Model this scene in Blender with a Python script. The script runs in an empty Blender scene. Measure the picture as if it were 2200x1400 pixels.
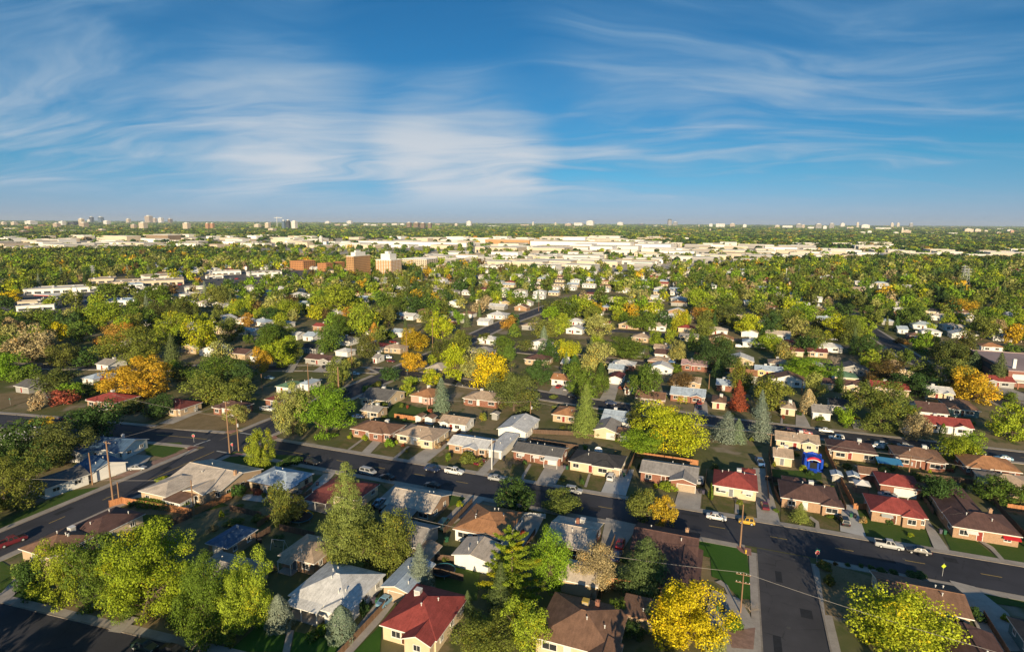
import bpy, bmesh, math, random
import numpy as np
from mathutils import Vector, Matrix
rnd = random.Random(7)
scene = bpy.context.scene
col = scene.collection
R = math.radians

# ---------------------------------------------------------------- camera
CAM_H = 70.0
F_PX, PITCH, ROLL, YAW = 1258.86, 0.173915, 0.0058529, 0.3608275   # in pixels of a 2200 x 1400 frame / radians
def cam_basis():
    cp, sp = math.cos(PITCH), math.sin(PITCH)
    fwd = np.array([-math.sin(YAW)*cp, math.cos(YAW)*cp, -sp])
    right = np.array([math.cos(YAW), math.sin(YAW), 0.0])
    up = np.cross(right, fwd)
    c, s = math.cos(ROLL), math.sin(ROLL)
    return fwd, c*right + s*up, -s*right + c*up
FWD, RIGHT, UP = cam_basis()
cam_data = bpy.data.cameras.new('camera')
cam_data.sensor_width = 36.0
cam_data.lens = 36.0*F_PX/2200.0
cam_data.clip_start = 1.0
cam_data.clip_end = 90000.0
cam = bpy.data.objects.new('camera', cam_data)
col.objects.link(cam)
M3 = Matrix(((RIGHT[0], UP[0], -FWD[0]), (RIGHT[1], UP[1], -FWD[1]), (RIGHT[2], UP[2], -FWD[2])))
cam.matrix_world = Matrix.Translation((0, 0, CAM_H)) @ M3.to_4x4()
scene.camera = cam

def ray(px, py):
    d = (px-1100)*RIGHT - (py-700)*UP + F_PX*FWD
    return d/np.linalg.norm(d)
def ground(px, py, z=0.0):
    d = ray(px, py)
    t = (z-CAM_H)/d[2]
    return d[0]*t, d[1]*t
def proj(x, y, z):
    v = np.array([x, y, z-CAM_H])
    w = v @ FWD
    return 1100 + F_PX*(v @ RIGHT)/w, 700 - F_PX*(v @ UP)/w, w
# survey windows of the photograph: origin and scale
WIN = {1: (0, 850, .3928), 2: (600, 850, .3929), 3: (1100, 850, .3929), 4: (1600, 850, .3929),
       5: (0, 600, .2727), 6: (550, 600, .2727), 7: (1100, 600, .2727), 8: (1600, 600, .2727),
       9: (0, 450, .2727), 10: (550, 450, .2727), 11: (1100, 450, .2727), 12: (1600, 450, .2727)}
def q(c, a, b):
    x0, y0, s = WIN[c]
    return x0+a*s, y0+b*s
def g(c, a, b, z=0.0):
    return ground(*q(c, a, b), z)

# ---------------------------------------------------------------- sky, sun, exposure
SUN_ELEV = R(14.5)
SUN_AZ = math.atan2(0.32, -0.947)      # direction towards the sun in plan: behind the camera, slightly right
sun_dir = Vector((0.32, -0.947, 0)).normalized()*math.cos(SUN_ELEV) + Vector((0, 0, math.sin(SUN_ELEV)))
sl = bpy.data.lights.new('sun', 'SUN')
sl.energy = 5.0
sl.angle = R(0.5)
sl.color = (1.0, 0.80, 0.52)
sun = bpy.data.objects.new('sun', sl)
col.objects.link(sun)
sun.rotation_euler = sun_dir.to_track_quat('Z', 'Y').to_euler()
sun.location = (100, -300, 200)

world = bpy.data.worlds.new('World')
scene.world = world
world.use_nodes = True
nt = world.node_tree
nt.nodes.clear()
def N(tree, kind, **kw):
    n = tree.nodes.new(kind)
    for k, v in kw.items():
        if k == 'inp':
            for i, val in v.items():
                n.inputs[i].default_value = val
        else:
            setattr(n, k, v)
    return n
def math_node(tree, op, a, b=None, clamp=False):
    n = tree.nodes.new('ShaderNodeMath')
    n.operation = op
    n.use_clamp = clamp
    for i, v in enumerate((a, b)):
        if v is None:
            continue
        if isinstance(v, (int, float)):
            n.inputs[i].default_value = v
        else:
            tree.links.new(v, n.inputs[i])
    return n.outputs[0]
def mix_col(tree, fac, a, b, mode='MIX'):
    n = tree.nodes.new('ShaderNodeMix')
    n.data_type = 'RGBA'
    n.blend_type = mode
    for s, v in ((0, fac), (6, a), (7, b)):
        if isinstance(v, (int, float)):
            n.inputs[s].default_value = v
        elif isinstance(v, tuple):
            n.inputs[s].default_value = v if len(v) == 4 else (*v, 1)
        else:
            tree.links.new(v, n.inputs[s])
    return n.outputs[2]
def smooth(tree, v, lo, hi, a=0.0, b=1.0):
    n = tree.nodes.new('ShaderNodeMapRange')
    n.interpolation_type = 'SMOOTHSTEP'
    tree.links.new(v, n.inputs[0])
    for i, x in enumerate((lo, hi, a, b)):
        n.inputs[i+1].default_value = x
    return n.outputs[0]

sky = N(nt, 'ShaderNodeTexSky', sky_type='NISHITA', sun_disc=False)
sky.sun_elevation = SUN_ELEV
sky.sun_rotation = math.atan2(sun_dir.x, sun_dir.y)
sky.altitude = 1600.0
sky.air_density = 1.0
sky.dust_density = 0.6
sky.ozone_density = 2.2
tc = N(nt, 'ShaderNodeTexCoord')
sep = N(nt, 'ShaderNodeSeparateXYZ')
nt.links.new(tc.outputs['Generated'], sep.inputs[0])
X, Y, Z = sep.outputs
zc = math_node(nt, 'ADD', math_node(nt, 'MAXIMUM', Z, 0.0), 0.15)
# a high cloud sheet: the ray's hit on a plane overhead, turned to the wind's direction
ca, sa = math.cos(YAW-0.16), math.sin(YAW-0.16)
across = math_node(nt, 'DIVIDE', math_node(nt, 'ADD', math_node(nt, 'MULTIPLY', X, ca), math_node(nt, 'MULTIPLY', Y, sa)), zc)
along = math_node(nt, 'DIVIDE', math_node(nt, 'ADD', math_node(nt, 'MULTIPLY', X, -sa), math_node(nt, 'MULTIPLY', Y, ca)), zc)
def sheet(sx, sy, scale, detail, rough, dist, off=0.0):
    cb = N(nt, 'ShaderNodeCombineXYZ')
    nt.links.new(math_node(nt, 'MULTIPLY', across, sx), cb.inputs[0])
    nt.links.new(math_node(nt, 'MULTIPLY', along, sy), cb.inputs[1])
    cb.inputs[2].default_value = off
    n = N(nt, 'ShaderNodeTexNoise', inp={'Scale': scale, 'Detail': detail, 'Roughness': rough, 'Distortion': dist})
    nt.links.new(cb.outputs[0], n.inputs['Vector'])
    return n.outputs[0]
# the wind bends the sheet: slow noise shifts the streaks sideways
_cb = N(nt, 'ShaderNodeCombineXYZ')
nt.links.new(math_node(nt, 'MULTIPLY', across, 0.42), _cb.inputs[0]); nt.links.new(math_node(nt, 'MULTIPLY', along, 0.5), _cb.inputs[1]); _cb.inputs[2].default_value = 2.2
_w = N(nt, 'ShaderNodeTexNoise', inp={'Scale': 1.0, 'Detail': 3, 'Roughness': 0.5})
nt.links.new(_cb.outputs[0], _w.inputs['Vector'])
_ws = N(nt, 'ShaderNodeSeparateColor')
nt.links.new(_w.outputs['Color'], _ws.inputs[0])
across = math_node(nt, 'ADD', across, math_node(nt, 'MULTIPLY', math_node(nt, 'SUBTRACT', _ws.outputs[0], 0.5), 2.6))
along = math_node(nt, 'ADD', along, math_node(nt, 'MULTIPLY', math_node(nt, 'SUBTRACT', _ws.outputs[1], 0.5), 2.0))
streak = sheet(0.36, 0.95, 1.25, 6, 0.52, 0.4, 3.1)
broad = sheet(0.45, 0.7, 0.70, 4, 0.5, 0.6, 9.4)
fine = sheet(0.5, 1.7, 2.3, 6, 0.55, 0.4, 5.7)
def lobe(px, py, lo, hi):
    d = ray(px, py)
    dp = N(nt, 'ShaderNodeVectorMath', operation='DOT_PRODUCT')
    nt.links.new(tc.outputs['Generated'], dp.inputs[0])
    dp.inputs[1].default_value = tuple(d)
    return smooth(nt, dp.outputs['Value'], lo, hi)
l1 = lobe(740, 300, math.cos(R(16)), math.cos(R(2)))
l2 = lobe(1000, 340, math.cos(R(10)), math.cos(R(1)))
l3 = lobe(250, 290, math.cos(R(22)), math.cos(R(4)))
l4 = lobe(1520, 230, math.cos(R(24)), math.cos(R(4)))
l5 = lobe(960, 120, math.cos(R(13)), math.cos(R(2)))
# the long front edge of the cloud field, a great circle across the sky
fn = np.cross(ray(520, 0), ray(1150, 350)); fn /= np.linalg.norm(fn)
if fn @ ray(300, 300) < 0: fn = -fn
dp_ = N(nt, 'ShaderNodeVectorMath', operation='DOT_PRODUCT')
nt.links.new(tc.outputs['Generated'], dp_.inputs[0])
dp_.inputs[1].default_value = tuple(fn)
front = smooth(nt, math_node(nt, 'ADD', dp_.outputs['Value'], math_node(nt, 'MULTIPLY', math_node(nt, 'SUBTRACT', _ws.outputs[2], 0.5), 0.25)), -0.05, 0.08)
bias = math_node(nt, 'ADD', math_node(nt, 'ADD', math_node(nt, 'MULTIPLY', math_node(nt, 'MULTIPLY', l1, front), 0.10), math_node(nt, 'MULTIPLY', l2, 0.20)),
                 math_node(nt, 'ADD', math_node(nt, 'MULTIPLY', l3, 0.06), math_node(nt, 'MULTIPLY', l4, 0.04)))
bias = math_node(nt, 'SUBTRACT', bias, math_node(nt, 'MULTIPLY', math_node(nt, 'MULTIPLY', l5, math_node(nt, 'SUBTRACT', 1.0, front)), 0.07))
dens = math_node(nt, 'ADD', math_node(nt, 'ADD', math_node(nt, 'MULTIPLY', streak, 0.44), math_node(nt, 'MULTIPLY', broad, 0.25)),
                 math_node(nt, 'ADD', math_node(nt, 'MULTIPLY', fine, 0.30), bias))
low = smooth(nt, Z, 0.004, 0.075)
cov = math_node(nt, 'MULTIPLY', smooth(nt, dens, 0.485, 0.77), low)
veil = math_node(nt, 'ADD', math_node(nt, 'MULTIPLY', smooth(nt, dens, 0.40, 0.64), low), math_node(nt, 'MULTIPLY', math_node(nt, 'SUBTRACT', 1.0, low), 0.6))
hzc = smooth(nt, Z, 0.0, 0.34, 1.0, 0.0)
hz = smooth(nt, Z, -0.02, 0.11, 1.0, 0.0)
SKY_STRENGTH = 0.073
# clear-sky tint by height, then the cloud sheet over it
tint = mix_col(nt, hz, (0.14, 0.56, 0.78), (0.46, 0.54, 0.94))
clear = mix_col(nt, 1.0, sky.outputs[0], tint, 'MULTIPLY')
cloudc = mix_col(nt, hzc, (3.0, 4.4, 5.7), (7.0, 7.0, 7.2))
c1_ = mix_col(nt, math_node(nt, 'MULTIPLY', veil, 0.55), clear, mix_col(nt, hz, (1.7, 3.5, 5.5), (3.0, 4.2, 6.1)))
c2_ = mix_col(nt, math_node(nt, 'MULTIPLY', cov, 0.92), c1_, cloudc)
bg = N(nt, 'ShaderNodeBackground')
bg.inputs[1].default_value = SKY_STRENGTH
nt.links.new(c2_, bg.inputs[0])
wo = N(nt, 'ShaderNodeOutputWorld')
nt.links.new(bg.outputs[0], wo.inputs[0])

scene.view_settings.view_transform = 'Standard'
scene.view_settings.look = 'None'
scene.view_settings.gamma = 1.0
scene.view_settings.use_curve_mapping = False
scene.view_settings.exposure = 0.55
scene.cycles.max_bounces = 4
scene.cycles.diffuse_bounces = 2
scene.cycles.glossy_bounces = 2
scene.cycles.transmission_bounces = 3
scene.cycles.transparent_max_bounces = 6
scene.cycles.use_denoising = True

# ---------------------------------------------------------------- materials
MATS = {}
def new_mat(name):
    m = bpy.data.materials.new(name)
    m.use_nodes = True
    t = m.node_tree
    b = t.nodes['Principled BSDF']
    return m, t, b
def noise(t, scale, detail=4, rough=0.55, coord='Object', stretch=None):
    c = t.nodes.new('ShaderNodeTexCoord')
    n = t.nodes.new('ShaderNodeTexNoise')
    n.inputs['Scale'].default_value = scale
    n.inputs['Detail'].default_value = detail
    n.inputs['Roughness'].default_value = rough
    if stretch:
        mp = t.nodes.new('ShaderNodeMapping')
        mp.inputs['Scale'].default_value = stretch
        t.links.new(c.outputs[coord], mp.inputs[0])
        t.links.new(mp.outputs[0], n.inputs['Vector'])
    else:
        t.links.new(c.outputs[coord], n.inputs['Vector'])
    return n.outputs[0]
def surf(name, rgb, rough=0.85, var=0.25, scale=0.8, fine=6.0, spec=0.25, stretch=None, metal=0.0):
    """a worn surface: base colour with broad and fine mottling"""
    if name in MATS:
        return MATS[name]
    m, t, b = new_mat(name)
    n1 = noise(t, scale, 4, 0.6, stretch=stretch)
    n2 = noise(t, fine, 3, 0.6)
    lo = tuple(c*(1-var) for c in rgb)
    hi = tuple(min(c*(1+var), 0.9) for c in rgb)
    f = math_node(t, 'ADD', math_node(t, 'MULTIPLY', smooth(t, n1, 0.3, 0.7), 0.6), math_node(t, 'MULTIPLY', smooth(t, n2, 0.25, 0.75), 0.4))
    t.links.new(mix_col(t, f, lo, hi), b.inputs['Base Color'])
    b.inputs['Roughness'].default_value = rough
    b.inputs['Specular IOR Level'].default_value = spec
    b.inputs['Metallic'].default_value = metal
    MATS[name] = m
    return m
def shingle(name, rgb):
    """roofing: fine courses, blotches and run-off streaks"""
    if name in MATS:
        return MATS[name]
    m, t, b = new_mat(name)
    n1 = noise(t, 0.5, 5, 0.65)
    n2 = noise(t, 5.0, 3, 0.7)
    n3 = noise(t, 1.0, 3, 0.6, stretch=(2.5, 0.35, 1.0))
    f = math_node(t, 'ADD', math_node(t, 'ADD', math_node(t, 'MULTIPLY', smooth(t, n1, 0.3, 0.7), 0.4), math_node(t, 'MULTIPLY', smooth(t, n2, 0.3, 0.7), 0.35)), math_node(t, 'MULTIPLY', smooth(t, n3, 0.35, 0.65), 0.25))
    t.links.new(mix_col(t, f, tuple(c*0.62 for c in rgb), tuple(c*1.42 for c in rgb)), b.inputs['Base Color'])
    b.inputs['Roughness'].default_value = 0.9
    b.inputs['Specular IOR Level'].default_value = 0.2
    MATS[name] = m
    return m
def brick(name, rgb):
    if name in MATS:
        return MATS[name]
    m, t, b = new_mat(name)
    c = t.nodes.new('ShaderNodeTexCoord')
    mp = t.nodes.new('ShaderNodeMapping')
    mp.inputs['Rotation'].default_value = (R(90), 0, R(20))
    t.links.new(c.outputs['Object'], mp.inputs[0])
    br = t.nodes.new('ShaderNodeTexBrick')
    br.inputs['Scale'].default_value = 2.2
    br.inputs['Color1'].default_value = (*[v*1.15 for v in rgb], 1)
    br.inputs['Color2'].default_value = (*[v*0.72 for v in rgb], 1)
    br.inputs['Mortar'].default_value = (0.36, 0.31, 0.26, 1)
    br.inputs['Mortar Size'].default_value = 0.012
    t.links.new(mp.outputs[0], br.inputs['Vector'])
    n = noise(t, 0.7, 4)
    t.links.new(mix_col(t, math_node(t, 'MULTIPLY', n, 0.5), br.outputs[0], tuple(v*0.8 for v in rgb)), b.inputs['Base Color'])
    b.inputs['Roughness'].default_value = 0.9
    MATS[name] = m
    return m
ROOF = {'brown': (.17, .098, .066), 'dark brown': (.095, .054, .047), 'tan': (.33, .25, .185), 'grey': (.23, .215, .205), 'dark grey': (.10, .098, .098),
        'charcoal': (.04, .04, .043), 'red': (.225, .048, .042), 'white': (.60, .60, .60), 'blue-grey': (.30, .36, .43), 'orange-brown': (.30, .15, .075),
        'green': (.085, .16, .10), 'beige': (.40, .345, .29), 'dark blue': (.055, .10, .17), 'maroon': (.13, .04, .038), 'pink': (.33, .22, .22)}
WALL = {'white': (.74, .73, .70), 'cream': (.62, .50, .34), 'tan': (.48, .36, .24), 'brick': (.27, .10, .06), 'tan brick': (.42, .255, .15), 'grey': (.33, .33, .32),
        'teal': (.10, .19, .20), 'pink': (.55, .33, .28), 'yellow': (.6, .47, .2), 'beige': (.53, .45, .35)}
for _k in ROOF: ROOF[_k] = tuple(min(v*(1.0 if _k == 'white' else 1.28), .6) for v in ROOF[_k])
def roof_mat(c): return shingle('roof ' + c, ROOF[c])
def wall_mat(c): return brick('wall ' + c, WALL[c]) if 'brick' in c else surf('wall ' + c, WALL[c], 0.8, 0.10, 0.6, 8.0)
M_TRIM = surf('white trim', (.72, .71, .68), 0.6, 0.06)
M_DARKTRIM = surf('brown trim', (.13, .075, .05), 0.7, 0.15)
def glass_mat():
    m, t, b = new_mat('window glass')
    n = noise(t, 0.35, 2)
    t.links.new(mix_col(t, n, (.012, .015, .02), (.05, .055, .06)), b.inputs['Base Color'])
    b.inputs['Roughness'].default_value = 0.08
    b.inputs['Specular IOR Level'].default_value = 0.6
    return m
M_GLASS = glass_mat()
M_CONC = surf('concrete', (.40, .365, .325), 0.9, 0.22, 0.25, 3.0)
M_CONCB = surf('new concrete', (.50, .49, .47), 0.9, 0.12, 0.25, 3.0)
M_WALK = surf('sidewalk concrete', (.37, .33, .29), 0.9, 0.2, 0.4, 3.5)
M_KERB = surf('kerb concrete', (.28, .245, .21), 0.9, 0.25, 0.5, 4.0)
M_PINK = surf('red ramp concrete', (.32, .17, .14), 0.9, 0.2)
M_WOOD = surf('weathered wood', (.23, .14, .085), 0.85, 0.35, 1.5, 9.0, stretch=(1, 1, .2))
M_FENCE = surf('cedar fence', (.42, .19, .085), 0.85, 0.35, 1.2, 7.0, stretch=(3, 3, .3))
M_FENCED = surf('old fence', (.13, .085, .06), 0.85, 0.35, 1.2, 7.0, stretch=(3, 3, .3))
M_POLE = surf('pole wood', (.27, .165, .10), 0.85, 0.3, 2.0, 9.0, stretch=(1, 1, .1))
M_METAL = surf('galvanised metal', (.45, .46, .47), 0.45, 0.1, spec=0.5)
M_STEEL = surf('painted steel', (.62, .62, .60), 0.5, 0.1, spec=0.4)
M_BLACK = surf('black rubber', (.018, .018, .02), 0.8, 0.2)
M_BARK = surf('bark', (.13, .098, .07), 0.95, 0.35, 3.0, 14.0, stretch=(1, 1, .25))
M_BARKP = surf('pale bark', (.30, .25, .20), 0.95, 0.3, 3.0, 14.0, stretch=(1, 1, .25))
def asphalt(name, rgb):
    m, t, b = new_mat(name)
    n1 = noise(t, 0.06, 5, 0.6)
    n2 = noise(t, 3.0, 4, 0.7)
    n3 = noise(t, 0.5, 5, 0.7, stretch=(0.25, 1.0, 1.0))
    c = mix_col(t, smooth(t, n1, 0.35, 0.65), tuple(v*0.78 for v in rgb), tuple(v*1.2 for v in rgb))
    c = mix_col(t, smooth(t, n2, 0.55, 0.8, 0, 0.45), c, tuple(v*1.7 for v in rgb))
    # tar-sealed cracks
    co = t.nodes.new('ShaderNodeTexCoord')
    vo = t.nodes.new('ShaderNodeTexVoronoi')
    vo.feature = 'DISTANCE_TO_EDGE'
    vo.inputs['Scale'].default_value = 0.14
    t.links.new(co.outputs['Object'], vo.inputs['Vector'])
    crack = smooth(t, vo.outputs['Distance'], 0.0, 0.018, 0.65, 0.0)
    c = mix_col(t, math_node(t, 'MULTIPLY', crack, smooth(t, n3, 0.45, 0.6)), c, tuple(v*0.35 for v in rgb))
    t.links.new(c, b.inputs['Base Color'])
    b.inputs['Roughness'].default_value = 0.85
    b.inputs['Specular IOR Level'].default_value = 0.3
    return m
M_ROAD = asphalt('asphalt', (.048, .049, .060))
M_ROAD2 = asphalt('old asphalt', (.066, .064, .070))
M_YELLOW = surf('yellow road paint', (.42, .30, .09), 0.8, 0.35, 2.0)
M_WPAINT = surf('white road paint', (.50, .50, .48), 0.8, 0.3, 2.0)
def grass_mat(name, a, b_, c_, patch=0.12):
    m, t, b = new_mat(name)
    n1 = noise(t, patch, 5, 0.62)
    n2 = noise(t, 1.6, 5, 0.7)
    n3 = noise(t, 9.0, 3, 0.7)
    c = mix_col(t, smooth(t, n1, 0.4, 0.62), a, b_)
    c = mix_col(t, smooth(t, n2, 0.48, 0.7, 0, 0.75), c, c_)
    c = mix_col(t, smooth(t, n3, 0.35, 0.7, 0, 0.4), c, tuple(v*0.5 for v in a))
    t.links.new(c, b.inputs['Base Color'])
    b.inputs['Roughness'].default_value = 0.95
    b.inputs['Specular IOR Level'].default_value = 0.1
    return m
M_LAWN = grass_mat('lawn green', (.060, .115, .022), (.08, .13, .028), (.12, .13, .04))
M_LAWN2 = grass_mat('lawn rich', (.045, .12, .018), (.055, .135, .02), (.07, .14, .026))
M_LAWN3 = grass_mat('lawn mixed', (.12, .125, .04), (.21, .16, .08), (.09, .115, .03), 0.25)
M_DRY = grass_mat('lawn dry', (.235, .175, .095), (.29, .215, .125), (.145, .13, .05), 0.2)
M_DIRT = grass_mat('bare yard', (.15, .11, .075), (.20, .15, .11), (.08, .075, .035), 0.15)
M_GRAVEL = surf('pink gravel', (.30, .19, .15), 0.95, 0.3, 1.0, 9.0)

def leaf_mat(name, attr):
    """foliage: each object's own colour, part of the clumps turned (alpha), leaf-to-leaf variation"""
    m = bpy.data.materials.new(name)
    m.use_nodes = True
    t = m.node_tree
    t.nodes.clear()
    at = N(t, 'ShaderNodeAttribute', attribute_name='tone')
    s = N(t, 'ShaderNodeSeparateXYZ')
    t.links.new(at.outputs['Vector'], s.inputs[0])
    if attr:
        oc = N(t, 'ShaderNodeAttribute', attribute_name='leafcol')
        base, alpha = oc.outputs['Color'], oc.outputs['Alpha']
    else:
        oi = N(t, 'ShaderNodeObjectInfo')
        base, alpha = oi.outputs['Color'], oi.outputs['Alpha']
    turned = mix_col(t, 1.0, base, (1.45, 1.08, 0.7), 'MULTIPLY')
    pick = math_node(t, 'LESS_THAN', s.outputs[0], alpha)
    c = mix_col(t, pick, base, turned)
    k = math_node(t, 'ADD', math_node(t, 'MULTIPLY', s.outputs[1], 0.9), 0.55)
    sc = N(t, 'ShaderNodeVectorMath', operation='SCALE')
    t.links.new(c, sc.inputs[0])
    t.links.new(k, sc.inputs['Scale'])
    d = N(t, 'ShaderNodeBsdfDiffuse')
    tr = N(t, 'ShaderNodeBsdfTranslucent')
    t.links.new(sc.outputs[0], d.inputs[0])
    t.links.new(sc.outputs[0], tr.inputs[0])
    mx = N(t, 'ShaderNodeMixShader', inp={0: 0.22})
    t.links.new(d.outputs[0], mx.inputs[1])
    t.links.new(tr.outputs[0], mx.inputs[2])
    o = N(t, 'ShaderNodeOutputMaterial')
    t.links.new(mx.outputs[0], o.inputs[0])
    return m
M_LEAF = leaf_mat('leaves', False)
M_LEAFA = leaf_mat('leaves of a mass', True)
def paint_mat():
    m, t, b = new_mat('car paint')
    oi = N(t, 'ShaderNodeObjectInfo')
    n = noise(t, 1.5, 3)
    c = mix_col(t, math_node(t, 'MULTIPLY', n, 0.07), oi.outputs['Color'], (.25, .22, .19))
    t.links.new(c, b.inputs['Base Color'])
    b.inputs['Roughness'].default_value = 0.28
    b.inputs['Specular IOR Level'].default_value = 0.5
    b.inputs['Coat Weight'].default_value = 0.1
    return m
M_PAINT = paint_mat()
def plain(name, rgb, rough=0.6): return surf(name, rgb, rough, 0.08)

# ---------------------------------------------------------------- mesh helpers
def kids(o): return list(o.children)
class MB:
    def __init__(s): s.v, s.f, s.m = [], [], []
    def poly(s, pts, mi=0):
        k = len(s.v)
        s.v += [tuple(p) for p in pts]
        s.f.append(tuple(range(k, k+len(pts))))
        s.m.append(mi)
    def box(s, x0, x1, y0, y1, z0, z1, mi=0):
        k = len(s.v)
        s.v += [(x0, y0, z0), (x1, y0, z0), (x1, y1, z0), (x0, y1, z0), (x0, y0, z1), (x1, y0, z1), (x1, y1, z1), (x0, y1, z1)]
        for f in ((0, 3, 2, 1), (4, 5, 6, 7), (0, 1, 5, 4), (1, 2, 6, 5), (2, 3, 7, 6), (3, 0, 4, 7)):
            s.f.append(tuple(k+i for i in f)); s.m.append(mi)
    def prism(s, bottom, top, mi=0, cap=True):
        k, n = len(s.v), len(bottom)
        s.v += [tuple(p) for p in bottom] + [tuple(p) for p in top]
        for i in range(n):
            j = (i+1) % n
            s.f.append((k+i, k+j, k+n+j, k+n+i)); s.m.append(mi)
        if cap:
            s.f.append(tuple(k+i for i in reversed(range(n)))); s.m.append(mi)
            s.f.append(tuple(k+n+i for i in range(n))); s.m.append(mi)
    def slab(s, pts, th, mi=0, mside=None):
        """polygon with thickness th straight down"""
        k, n = len(s.v), len(pts)
        s.v += [tuple(p) for p in pts] + [(p[0], p[1], p[2]-th) for p in pts]
        s.f.append(tuple(k+i for i in range(n))); s.m.append(mi)
        s.f.append(tuple(k+n+i for i in reversed(range(n)))); s.m.append(mi)
        for i in range(n):
            j = (i+1) % n
            s.f.append((k+i, k+n+i, k+n+j, k+j)); s.m.append(mi if mside is None else mside)
    def tube(s, p, r, n=8, mi=0, cap=True):
        """tube through points p with radii r"""
        p = [Vector(a) for a in p]
        k = len(s.v)
        for i, a in enumerate(p):
            d = (p[min(i+1, len(p)-1)]-p[max(i-1, 0)]).normalized()
            u = d.orthogonal().normalized() if abs(d.z) < 0.9 else Vector((1, 0, 0))
            u = (u - d*u.dot(d)).normalized()
            w = d.cross(u)
            for j in range(n):
                t = 2*math.pi*j/n
                s.v.append(tuple(a + (u*math.cos(t)+w*math.sin(t))*r[i]))
        for i in range(len(p)-1):
            for j in range(n):
                jj = (j+1) % n
                s.f.append((k+i*n+j, k+i*n+jj, k+(i+1)*n+jj, k+(i+1)*n+j)); s.m.append(mi)
        if cap:
            s.f.append(tuple(k+j for j in reversed(range(n)))); s.m.append(mi)
            e = k+(len(p)-1)*n
            s.f.append(tuple(e+j for j in range(n))); s.m.append(mi)
    def mesh(s, name, mats):
        me = bpy.data.meshes.new(name)
        me.from_pydata(s.v, [], s.f)
        for m in (mats if isinstance(mats, (list, tuple)) else [mats]):
            me.materials.append(m)
        if any(s.m):
            me.polygons.foreach_set('material_index', s.m)
        return me
    def build(s, name, mats, parent=None, loc=(0, 0, 0), rz=0.0):
        return put(name, s.mesh(name, mats), parent, loc, rz)
def put(name, me, parent=None, loc=(0, 0, 0), rz=0.0, scale=None):
    o = bpy.data.objects.new(name, me)
    col.objects.link(o)
    o.location = loc
    if rz: o.rotation_euler = (0, 0, rz)
    if scale: o.scale = scale
    if parent: o.parent = parent
    return o
def empty(name, loc=(0, 0, 0), rz=0.0):
    o = put(name, None, None, loc, rz)
    o.empty_display_size = 0.5
    return o
def tag(o, label=None, cat=None, group=None, kind=None):
    if label: o['label'] = label
    if cat: o['category'] = cat
    if group: o['group'] = group
    if kind: o['kind'] = kind
    return o
def copy_tree(o, parent=None):
    c = o.copy()
    col.objects.link(c)
    c.parent = parent
    for ch in list(o.children):
        copy_tree(ch, c)
    return c
def struct(mb, name, mats, loc=(0, 0, 0)):
    return tag(mb.build(name, mats, None, loc), kind='structure')

# ================================================================ the ground and the streets
def strip(mb, pts, w, z, mi=0):
    """flat ribbon of width w (or a pair of offsets) along a centre line"""
    a, b = (w/2, -w/2) if isinstance(w, (int, float)) else w
    P = [Vector((p[0], p[1], 0)) for p in pts]
    L, Rr = [], []
    for i, p in enumerate(P):
        d = (P[min(i+1, len(P)-1)]-P[max(i-1, 0)]).normalized()
        n = Vector((-d.y, d.x, 0))
        L.append(p+n*a); Rr.append(p+n*b)
    for i in range(len(P)-1):
        mb.poly([(*Rr[i].xy, z), (*Rr[i+1].xy, z), (*L[i+1].xy, z), (*L[i].xy, z)], mi)
    return L, Rr
def raised(mb, pts, a, b, z0, z1, mi=0):
    P = [Vector((p[0], p[1], 0)) for p in pts]
    for i in range(len(P)-1):
        d = (P[i+1]-P[i]).normalized()
        n = Vector((-d.y, d.x, 0))
        q4 = [P[i]+n*b, P[i+1]+n*b, P[i+1]+n*a, P[i]+n*a]
        mb.prism([(v.x, v.y, z0) for v in q4], [(v.x, v.y, z1) for v in q4], mi)

def ground_mat():
    m, t, b = new_mat('ground')
    n1 = noise(t, 0.016, 6, 0.65)
    n2 = noise(t, 0.22, 5, 0.65)
    n3 = noise(t, 2.5, 4, 0.7)
    n4 = noise(t, 0.05, 3, 0.6)
    c = mix_col(t, smooth(t, n1, 0.42, 0.6), (.12, .13, .05), (.26, .205, .125))
    c = mix_col(t, smooth(t, n2, 0.5, 0.66), c, (.10, .12, .042))
    c = mix_col(t, smooth(t, n4, 0.58, 0.66), c, (.30, .25, .19))
    c = mix_col(t, smooth(t, n3, 0.45, 0.75, 0, 0.5), c, (.12, .105, .06))
    t.links.new(c, b.inputs['Base Color'])
    b.inputs['Roughness'].default_value = 1.0
    b.inputs['Specular IOR Level'].default_value = 0.05
    return m
mb = MB()
edge = [-45000, -6000, -1500, -500, -120, 0, 120, 500, 1500, 6000, 45000]
for i in range(10):
    for j in range(10):
        mb.poly([(edge[i], edge[j], 0), (edge[i+1], edge[j], 0), (edge[i+1], edge[j+1], 0), (edge[i], edge[j+1], 0)])
gme = mb.mesh('ground', ground_mat())
bm = bmesh.new(); bm.from_mesh(gme); bmesh.ops.remove_doubles(bm, verts=bm.verts, dist=1e-3); bm.to_mesh(gme); bm.free()
tag(put('ground', gme), kind='structure')

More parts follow.
